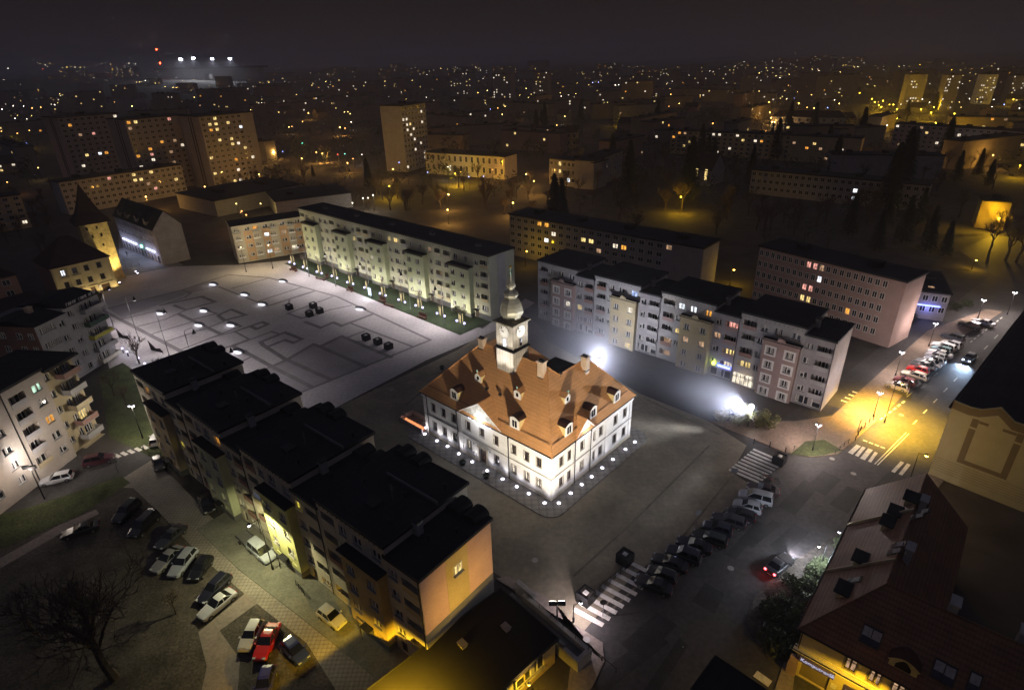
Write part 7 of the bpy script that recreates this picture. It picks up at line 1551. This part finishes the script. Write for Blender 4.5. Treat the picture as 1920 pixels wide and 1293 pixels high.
for i in range(62):                                      # the park behind the blocks
    x, y = rt.uniform(700, 1640), rt.uniform(348, 405)
    if x > 1330: y = rt.uniform(395, 445)
    put(BT[i % 3], G(x, y), rt.uniform(0, 6), rt.uniform(1.0, 1.7), 'bare dark tree in the park behind the blocks', 'bare trees of the park')
for i in range(26): x, y = rt.uniform(330, 700), rt.uniform(335, 385); put(BT[i % 3], G(x, y), rt.uniform(0, 6), rt.uniform(.8, 1.3), 'bare tree between the halls and the towers', 'bare trees round the halls')
for i in range(18): x, y = rt.uniform(0, 110), rt.uniform(345, 480); put(BT[i % 3], G(x, y), rt.uniform(0, 6), rt.uniform(.8, 1.2), 'bare tree in the smoky gardens behind the old tower', 'bare trees behind the tower')
for i in range(110): x, y = (rt.uniform(480, 1900), rt.uniform(205, 345)) if i > 60 else (rt.uniform(960, 1900), rt.uniform(225, 440)); put(SP[i % 2] if i % 4 == 0 else BT[i % 3], G(x, y), rt.uniform(0, 6), rt.uniform(1.0, 1.8), 'dark tree on the wooded rise in the distance', 'trees of the distant rise')
flush()
# ---------------------------------------------------------------- the town beyond
m_far = [mat('far_render_grey', (.20, .19, .19), .9, .2, .1), mat('far_render_tan', (.26, .22, .16), .9, .2, .1), mat('far_render_pink', (.24, .18, .17), .9, .2, .1)]
rf = random.Random(99)
def in_view(P): x, y = PX(P); return -60 < x < 1980
taken = [(-71, 424), (-183, 376), (0, 386), (49, 349), (150, 300), (170, 440), (290, 610), (225, 360), (325, 440), (57, 523)]
kindsn = 0
for i in range(520):
    d = 370+2300*(i/520)**1.6+rf.uniform(-20, 60); az = R(rf.uniform(-42, 42)); x, y = d*math.sin(az)/S*S, d*math.cos(az)
    ux, uy = x/S, y/S
    if any(math.hypot(ux-a, uy-c) < ((34 if d < 700 else 40) if j_ > 9 else 54) for j_, (a, c) in enumerate(taken)) or not in_view(Vector((x, y, 0))): continue
    px_, py_ = PX(Vector((x, y, 0)))
    if 1230 < px_ < 1330 and d < 700 or (380 < px_ < 730 and py_ > 225): continue
    taken.append((ux, uy)); big = rf.random() < .55; ang = R(rf.choice((-40, 48, -20, 20))+rf.uniform(-8, 8)); L = rf.uniform(30, 70)*(1+d/2500) if big else rf.uniform(12, 18)
    A = Vector((x, y, 0)); Bq = A+Vector((math.cos(ang), math.sin(ang), 0))*L*S
    if math.sin(ang)*x-math.cos(ang)*y > 0: A, Bq = Bq, A
    hz = hill(x, y); h = rf.choice((15, 17, 17, 33 if d > 800 else 15)) if big else rf.uniform(5, 8)
    lab = ('long low-rise block far off in the dark town' if h < 30 else 'tall far block with scattered lit windows') if big else 'small pitched-roof house far off in the dark town'
    Bd = far_block(lab, A, Bq, h, 12, max(2, int(h/3.2)), max(3, int(L/4.2)), rf.choice(m_far), [], .035 if big else .05, False, roof='flat' if big else 'gable', name='apartment_block' if big else 'house', cat='apartment block' if big else 'house', group='blocks of the distant town' if big else 'houses of the distant town', seed=200+i, kinds='yywwod', wsize=(1.8+d/2500, 1.5+d/2500) if big else None)
    if hz > .5: Bd.root.location.z = hz-.5
# woods and garden thickets between the far blocks: one uncountable dark mass
wd = MB(); rw = random.Random(77); nw_ = 0
def on_open(x, y):
    if any(math.hypot(x/S-a, y/S-c) < 26 for a, c in taken): return False
    X, Y = PX(Vector((x, y, 0)))
    return -80 < X < 2000
for i in range(1500):
    d = rw.uniform(300, 1500)*(1 if i % 3 else .62); az = R(rw.uniform(-41, 41)); x, y = d*math.sin(az), d*math.cos(az)
    X, Y = PX(Vector((x, y, 0)))
    if Y > 372 and not (960 < X < 1900 and Y < 470): continue
    if 1195 < X < 1330 and 400 < Y: continue
    if X > 1740 and Y > 360: continue
    if not on_open(x, y): continue
    hh = rw.uniform(6, 13)*(1+d/3000); r = hh*rw.uniform(.32, .5)
    for k in range(54 if d < 700 else 30):
        v = Vector((rw.gauss(0, 1), rw.gauss(0, 1), rw.gauss(0, 1))).normalized()*r*rw.uniform(.45, 1.05); p = Vector((x, y, hh*.62))+Vector((v.x, v.y, v.z*.9)); s_ = r*rw.uniform(.10, .24)
        u = Vector((rw.uniform(-1, 1), rw.uniform(-1, 1), rw.uniform(-1, 1))).normalized(); q = u.orthogonal().normalized(); wd.face([p-u*s_, p+q*s_*.5, p+u*s_*1.2])
    wd.tube((x, y, 0), (x, y, hh*.5), .18, .1, 4)
tag(wd.build('woodland', m_conif), 'dark mass of trees and thickets between the far blocks', 'woods', None, 'stuff')
# ---------------------------------------------------------------- lamps of the far town (columns: x, y in the photograph, colour)
far = {
 'A': ((0, 60, 3), "45,205w 225,180y 255,185w 280,178y 240,210r 265,198w 350,200y 375,200y 398,198y 422,198w 452,200y 475,198w 345,225o 572,177w 545,187w 622,183y 633,212Y 725,177w 760,180w 690,230w 660,205w 885,205y 885,225y 943,203w 975,203w 1033,205w 1075,212Y 1058,237y 978,237y 990,258w 1028,272y 1090,268y 1145,268y 1190,262y 1180,225y 1308,243y 1495,237y 1550,207w 1575,207w 1630,205w 1735,200w 1590,262y 1755,300y 1832,280y 1908,275y 928,308y 992,315o 973,312y 1088,305o 1178,302y 1217,298y 1138,333y 1113,362y 1070,390o 1092,368y 1275,322y 1255,283y 1463,285y 1512,282y 1563,312y 1577,327y 1608,318o 1678,310y 1717,315y 1873,307o 650,322y 545,342o 335,347y 768,283y 785,283y 797,283y 872,287y 818,273w 743,420y 900,427y 945,418y 990,455y 1007,443w 920,395w 1015,420Y 1110,413y 1230,383w 1198,390y 1197,405y 1280,395w 1465,347y 1507,335w 1410,438y 1472,400w 1648,410w 1607,380w 1775,380w 1568,452y 1735,457O 1828,432w 1890,430y 1702,507o 1642,533o 1625,533y 1912,540O 1540,665O 1437,693O 1457,803O 1697,712O 1150,865O 822,932O 80,405w 115,408w 75,418w 133,420w 12,437w 180,430o 230,425o 253,397w 280,403w 307,410w 85,487w 165,555o 97,570o 60,540o 42,523r 8,560o 215,765y 40,845o 118,1000O 78,620b 100,632b 130,632b 150,630b 85,615Y 110,700r 130,692b 1590,673b 1700,628g 1780,680O 1812,680O 1840,680O 1900,690r 1330,970y 1465,962y 1360,1010o 1385,1030o"),
 'B': ((640, 60, 3), "530,215y 560,207y 597,210y 623,212y 646,208y 685,211y 697,211y 738,212y 738,182y 757,195y 783,180y 775,203y 785,215w 480,243w 198,285y 245,280y 150,283y 245,305y 293,310y 400,272y 414,305y 78,315y 50,338y 768,343O 821,330y 1003,357y 1040,320y 1068,352y 1053,370y 1015,397b 978,403y 960,425y 998,393y 920,420y 880,430o 838,437b 1043,405y 1113,393o 1295,390O 1232,342y 1237,362w 1260,305y 1280,297y 1318,348y 1243,418y 1472,350y 1437,318y 1583,353y 1478,400y 1497,397y 1413,285b 1445,285b 1540,300w 1560,296w 1582,300w 1568,320w 1715,298b 1683,290w 1675,330y 1707,357y 1735,355y 1787,387y 1800,375y 1812,322y 1847,320y 1853,353O 1900,403y 1915,385O 1257,478y 1573,487Y 1212,527o 1063,557w 1100,472y 905,465y 1140,553y 18,452y 37,450y 50,463y 20,540o 55,508w 65,710o 35,738O 290,767O 325,735b 485,785b 717,817b 800,815b 657,663o 807,685o 850,778o 1040,803O 1083,845O 1175,742o 1373,732O 602,918O 598,1007O 965,960O 920,707y 640,792Y 670,788Y 1910,930Y 270,867Y 62,958w 122,940w 150,930w 178,920w 790,490b 1110,552b 20,690g 115,690w 600,762w"),
 'C': ((1280, 60, 3), "297,202Y 345,167w 322,203y 350,203w 405,203y 395,212w 357,227y 430,232y 443,222w 465,240y 470,203y 477,222y 508,203y 525,247y 547,257w 550,203w 585,205y 575,222y 592,228y 600,240y 627,207y 710,178y 750,180y 790,183y 832,185y 870,185w 903,188y 921,188y 940,192y 963,195y 985,197w 968,200y 993,218y 915,221y 887,228y 822,220Y 768,217w 728,212y 687,208y 695,238w 780,237w 672,268w 463,170w 505,165w 80,222w 152,222w 275,227w 1130,195w 1217,195y 1247,192w 1335,185Y 1615,215y 1513,213Y 1440,237y 1483,183w 117,320y 222,333y 180,352y 262,358y 312,355y 98,358y 352,322y 410,320y 430,335y 405,360O 575,332y 653,403O 725,355O 740,430O 880,340y 880,405O 855,385w 815,427b 628,375b 585,377w 700,425o 995,345Y 1065,377Y 1080,398Y 1127,390Y 1103,412Y 1117,425Y 1163,412Y 1185,412Y 1205,437Y 1158,455Y 1205,490Y 1340,440Y 1397,457Y 1275,425y 1413,425Y 1428,403Y 1388,397w 1437,378Y 1455,378w 1347,380w 1613,378w 1738,425w 1750,382w 1860,382Y 1808,412b 1893,432w 1530,457Y 1565,425y 1297,515Y 1425,508Y 1217,530O 1150,528w 1380,552O 1375,597r 1435,580r 1337,530y 1580,555Y 1665,585w 1590,647w 1745,698O 1898,752Y 480,370O 485,397O 465,417O 432,432O 487,432O 490,455O 497,480O 503,508O 517,508O 545,512w 10,320y 5,383Y 500,360b 520,360b 1283,685O 170,515o 852,535y")}
colr = {'y': (1, .70, .20), 'o': (1, .42, .10), 'O': (1, .50, .10), 'Y': (1, .62, .03), 'w': (1, .88, .72), 'b': (.25, .32, 1), 'r': (1, .10, .06), 'g': (.15, 1, .6)}
names = {'y': 'small yellow', 'o': 'small orange', 'O': 'bright orange', 'Y': 'bright yellow', 'w': 'small white', 'b': 'small blue', 'r': 'small red', 'g': 'green'}
LP = {}; zones = {'A': 'left third of the distant town', 'B': 'middle of the distant town', 'C': 'right third of the distant town'}
LD = {}; LAMPS = []; nfar = 0
jobs = []
for zn, ((ox, oy, sc), txt) in far.items():
    for tok in txt.split():
        k = tok[-1]; x, y = [float(v) for v in tok[:-1].split(',')]; X, Y = ox+x/sc, oy+y/sc
        d = ray(X, Y); hd = math.hypot(d.x, d.y); P = None; r = 150.0
        while r < 2900:
            Q = CAM+d*(r/hd)
            if Q.z < hill(Q.x, Q.y)+7.0: P = Q; break
            r += 8 if r < 1200 else 16
        if P is None: P = CAM+d*(2350/hd)
        jobs.append((r/(2.2 if k in 'OYrbg' else 1), r, zn, k, P))
jobs.sort(key=lambda j: j[0])
rest = {}
for ji, (_, r, zn, k, P) in enumerate(jobs):
    gz = hill(P.x, P.y); hgt = max(4.0, P.z-gz); rb = 0 if r < 500 else (1 if r < 1100 else 2); H = round(hgt)
    R_ = (.26 if k in 'yowbrg' else .34)*(1.3, 1.8, 2.6)[rb]*.62
    e = emit('far_lamp_'+names[k].replace(' ', '_')+('', '_b', '_c')[rb], colr[k], (5, 9, 16)[rb]*(1.6 if k in 'OY' else .8))
    if ji >= 235:
        b, ms = rest.setdefault(0, (MB(), [m_dmetal])); 
        if e not in ms: ms.append(e)
        b.tube((P.x, P.y, gz-.5), (P.x, P.y, gz+H-R_), .09, .07, 5); b.ball((P.x, P.y, gz+H), R_, ms.index(e), 8, 5); continue
    key = (k, rb, H)
    if key not in LP:
        t = thing('street_lamp', '', 'street lamp')
        b = MB(); b.tube((0, 0, -.5), (0, 0, H-R_), .09, .07, 5); b.build('post', m_dmetal, t); b = MB(); b.ball((0, 0, H), R_, 0, 8, 5); b.build('lamp_head', e, t)
        LP[key] = t; o = t; o.location = (P.x, P.y, gz); dup_kids = None
    else: o = dup(LP[key], (P.x, P.y, gz))
    o['label'] = '%s street lamp glowing in the %s' % (names[k], zones[zn]); o['group'] = '%s lamps in the %s' % (names[k], zones[zn]); nfar += 1
    LAMPS.append((o, r, k, H))
b, ms = rest[0]; tag(b.build('far_street_lamps', ms), 'hundreds of tiny lamps crowding the horizon of the town', 'lamps', None, 'stuff')
for o, r, k, H in LAMPS:
    if r < 900 and k in 'OYoyw' and (k in 'OY' or r < 650):
        kk = (k, r < 500)
        if kk not in LD:
            l = bpy.data.lights.new('lamp_light', 'POINT'); l.energy = {'O': 2200, 'Y': 3600, 'o': 600, 'y': 500, 'w': 450}[k]*(1 if r < 500 else 1.1); l.color = colr[k] if k != 'Y' else SODIUM; l.shadow_soft_size = .2; LD[kk] = l
        lo = bpy.data.objects.new('lamp_light', LD[kk]); COL.objects.link(lo); lo.parent = o; lo.location = (0, 0, H-1.2)
print('far lamps', nfar)
# faint sprinkle beyond, too many to count
sp = {k: MB() for k in 'yow'}
for i in range(150):
    az = R(rf.uniform(-41, 41)); d = rf.uniform(700, 2350); x, y = d*math.sin(az), d*math.cos(az); k = rf.choice('yyyoww')
    sp[k].ball((x, y, hill(x, y)+rf.uniform(4, 9)), .20+d*.00016, 0, 5, 3)
for k, b in sp.items(): tag(b.build('distant_lights', emit('sprinkle_'+names[k].replace(' ', '_'), colr[k], 4)), '%s points of light sprinkled across the far town' % names[k], 'lights', None, 'stuff')
# stadium and mast on the skyline
def on_hill(x, D): d = ray(x, 130); hd = math.hypot(d.x, d.y); Q = CAM+d*(D/hd); return Vector((Q.x, Q.y, hill(Q.x, Q.y)))
t = thing('stadium', 'distant stadium with its stand lit cold white', 'stadium', on_hill(395, 2200), R(0)); b = MB(); b.prism([(-150, -20), (150, -20), (150, 30), (-150, 30)], 0, 30, 0); b.build('stand', m_conc, t)
b = MB(); b.prism([(-160, -30), (155, -30), (165, 35), (-165, 35)], 30.5, 36); b.build('roof', m_black, t)
for i, (x, y) in enumerate(((343, 112), (367, 110), (402, 111), (435, 111))):
    P = on_hill(x, 2150); h = height_at(P, y)-P.z; t = thing('floodlight_mast', 'stadium floodlight mast on the skyline, %s from the red mast' % ordn[i], 'floodlight', P, 0, 'stadium floodlights')
    b = MB(); b.tube((0, 0, 0), (0, 0, h), .9, .5, 6); b.build('mast', m_dmetal, t); b = MB(); b.box(-4.2, 4.2, -.8, .8, h-1.5, h+3); b.build('lamp_head', emit('stadium_lamps', (.80, .86, 1), 25), t)
    o_ = light('SPOT', (0, 0, h-2), 260000, (.85, .9, 1), 2, t, None, 130, .6); o_.rotation_euler = (R(35), 0, R(180))
P = on_hill(303, 2250); h = height_at(P, 93)-P.z; t = thing('radio_mast', 'tall lattice mast with red warning lamps on the skyline', 'mast', P); b = MB(); b.tube((0, 0, 0), (0, 0, h), 1.6, .5, 5); b.build('mast', m_dmetal, t)
for z in (h, h*.55): b = MB(); b.ball((0, 0, z), 2.4, 0, 8, 5); b.build('warning_lamp', emit('red_warning', (1, .05, .02), 20), t)
# ---------------------------------------------------------------- sky, air and night glow
w = bpy.data.worlds.new('World'); scene.world = w; w.use_nodes = True; nt = w.node_tree; N = nt.nodes; Lk = nt.links
bg = N['Background']; sky = N.new('ShaderNodeTexSky'); sky.sky_type = 'NISHITA'; sky.sun_disc = False; sky.sun_elevation = R(-4); sky.sun_rotation = R(250)
Lk.new(sky.outputs[0], bg.inputs[0]); bg.inputs[1].default_value = .0012
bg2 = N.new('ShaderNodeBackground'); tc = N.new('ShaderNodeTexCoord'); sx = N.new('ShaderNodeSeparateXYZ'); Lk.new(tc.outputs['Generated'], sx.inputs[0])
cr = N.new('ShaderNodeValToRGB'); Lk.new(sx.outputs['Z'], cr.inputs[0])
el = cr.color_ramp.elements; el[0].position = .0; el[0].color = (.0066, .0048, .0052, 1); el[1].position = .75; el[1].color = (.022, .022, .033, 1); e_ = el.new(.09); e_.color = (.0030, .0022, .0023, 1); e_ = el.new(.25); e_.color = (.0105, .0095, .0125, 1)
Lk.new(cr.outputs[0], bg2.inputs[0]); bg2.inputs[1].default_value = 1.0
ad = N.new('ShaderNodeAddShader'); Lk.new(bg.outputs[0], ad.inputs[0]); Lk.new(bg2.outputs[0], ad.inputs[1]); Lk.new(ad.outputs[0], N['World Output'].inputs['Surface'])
HAZE = True
if HAZE:
    b = MB(); b.box(-8800, 8800, -60, 8800, -1, 175); m = bpy.data.materials.new('haze_air'); m.use_nodes = True; nt = m.node_tree; nt.nodes.clear(); o = nt.nodes.new('ShaderNodeOutputMaterial'); v = nt.nodes.new('ShaderNodeVolumePrincipled')
    v.inputs['Color'].default_value = (.80, .78, .86, 1); v.inputs['Density'].default_value = .00034; v.inputs['Anisotropy'].default_value = .35; nt.links.new(v.outputs[0], o.inputs['Volume'])
    tag(b.build('haze', m), 'thin night haze over the town', 'haze', None, 'stuff')
P = G(1062, 668); mb = MB(); mb.ball((0, 0, 0), 1, 0, 24, 14); m = bpy.data.materials.new('mist_air'); m.use_nodes = True; nt = m.node_tree; nt.nodes.clear(); o = nt.nodes.new('ShaderNodeOutputMaterial'); v = nt.nodes.new('ShaderNodeVolumePrincipled')
v.inputs['Color'].default_value = (.80, .82, .95, 1); v.inputs['Anisotropy'].default_value = .2
tc = nt.nodes.new('ShaderNodeTexCoord'); ln = nt.nodes.new('ShaderNodeVectorMath'); ln.operation = 'LENGTH'; nt.links.new(tc.outputs['Object'], ln.inputs[0])
mr = nt.nodes.new('ShaderNodeMapRange'); mr.interpolation_type = 'SMOOTHSTEP'; mr.inputs[1].default_value = .1; mr.inputs[2].default_value = 1; mr.inputs[3].default_value = .06; mr.inputs[4].default_value = 0; nt.links.new(ln.outputs['Value'], mr.inputs[0]); nt.links.new(mr.outputs[0], v.inputs['Density']); nt.links.new(v.outputs[0], o.inputs['Volume'])
mo = mb.build('mist', m); mo.location = P; mo.scale = (27, 16, 16); mo.rotation_euler = (0, 0, R(-43)); tag(mo, 'pale bluish mist patch round the floodlight behind the town hall', 'mist', None, 'stuff')
mo = mo.copy(); COL.objects.link(mo); mo.location = P2+Vector((-7, 7, 6)); mo.scale = (15, 9, 8); mo['label'] = 'pale bluish mist patch round the floodlight among the lit trees'
vs = scene.view_settings; vs.view_transform = 'Standard'; vs.look = 'None'; vs.exposure = 1.3; vs.gamma = 1
scene.cycles.use_denoising = True; scene.cycles.sample_clamp_indirect = 3; scene.cycles.max_bounces = 5; scene.cycles.diffuse_bounces = 2; scene.cycles.volume_bounces = 0; scene.cycles.use_light_tree = True; scene.cycles.caustics_reflective = False; scene.cycles.caustics_refractive = False
# ---------------------------------------------------------------- labels that single out repeats: by landmark below, distance and order
marks = [(190, 'the old gate tower'), (420, 'the apricot block'), (640, 'the green block'), (880, 'the long green roof'), (1060, 'the clock tower'), (1330, 'the grey block'), (1540, 'the dark row'), (1740, 'the neon building'), (9999, 'the right-hand street')]
bands = [(152, 'on the skyline'), (215, 'far off'), (300, 'farther out'), (9999, 'closer in')]
nth = ordn[:10]+['eleventh', 'twelfth', 'thirteenth', 'fourteenth', 'fifteenth', 'sixteenth', 'seventeenth', 'eighteenth', 'nineteenth', 'twentieth', 'twenty-first', 'twenty-second', 'twenty-third', 'twenty-fourth', 'twenty-fifth']
short = {'long low-rise block far off in the dark town': 'dark low-rise block', 'tall far block with scattered lit windows': 'tall dark block', 'small pitched-roof house far off in the dark town': 'small pitched-roof house', 'bare dark tree in the park behind the blocks': 'bare park tree', 'bare tree between the halls and the towers': 'bare hall-side tree', 'bare tree in the smoky gardens behind the old tower': 'bare garden tree', 'dark tree on the wooded rise in the distance': 'dark hillside tree', 'dark evergreen in the clump between the low neon building and the school': 'dark evergreen of the clump'}
from collections import defaultdict
same = defaultdict(list)
for o in list(COL.objects):
    if o.parent is None and o.get('label') and o.get('kind') is None: same[o['label']].append(o)
fine = defaultdict(list)
for lab, obs in same.items():
    if len(obs) < 2: continue
    base = short.get(lab, lab.split(' glowing')[0])
    for o in obs:
        x, y = PX(o.location)
        if lab.startswith('dark shrub in the hedge'): fine[('hedge-island shrub', 'by the corner house', '')].append((x, o)); continue
        m = next(n for l, n in marks if x < l); bd = next(n for l, n in bands if y < l)
        fine[(base, bd, ('above ' if y < 430 else 'by ')+m)].append((x, o))
for (base, bd, m), l in fine.items():
    l.sort(key=lambda q: q[0])
    for i, (x, o) in enumerate(l):
        tail = ('%s %s' % (bd, m)).strip()
        o['label'] = ('%s %s' % (base, tail)) if len(l) == 1 else ('%s %s from the left, %s' % (nth[min(i, len(nth)-1)], base, tail) if i else 'leftmost %s, %s' % (base, tail))
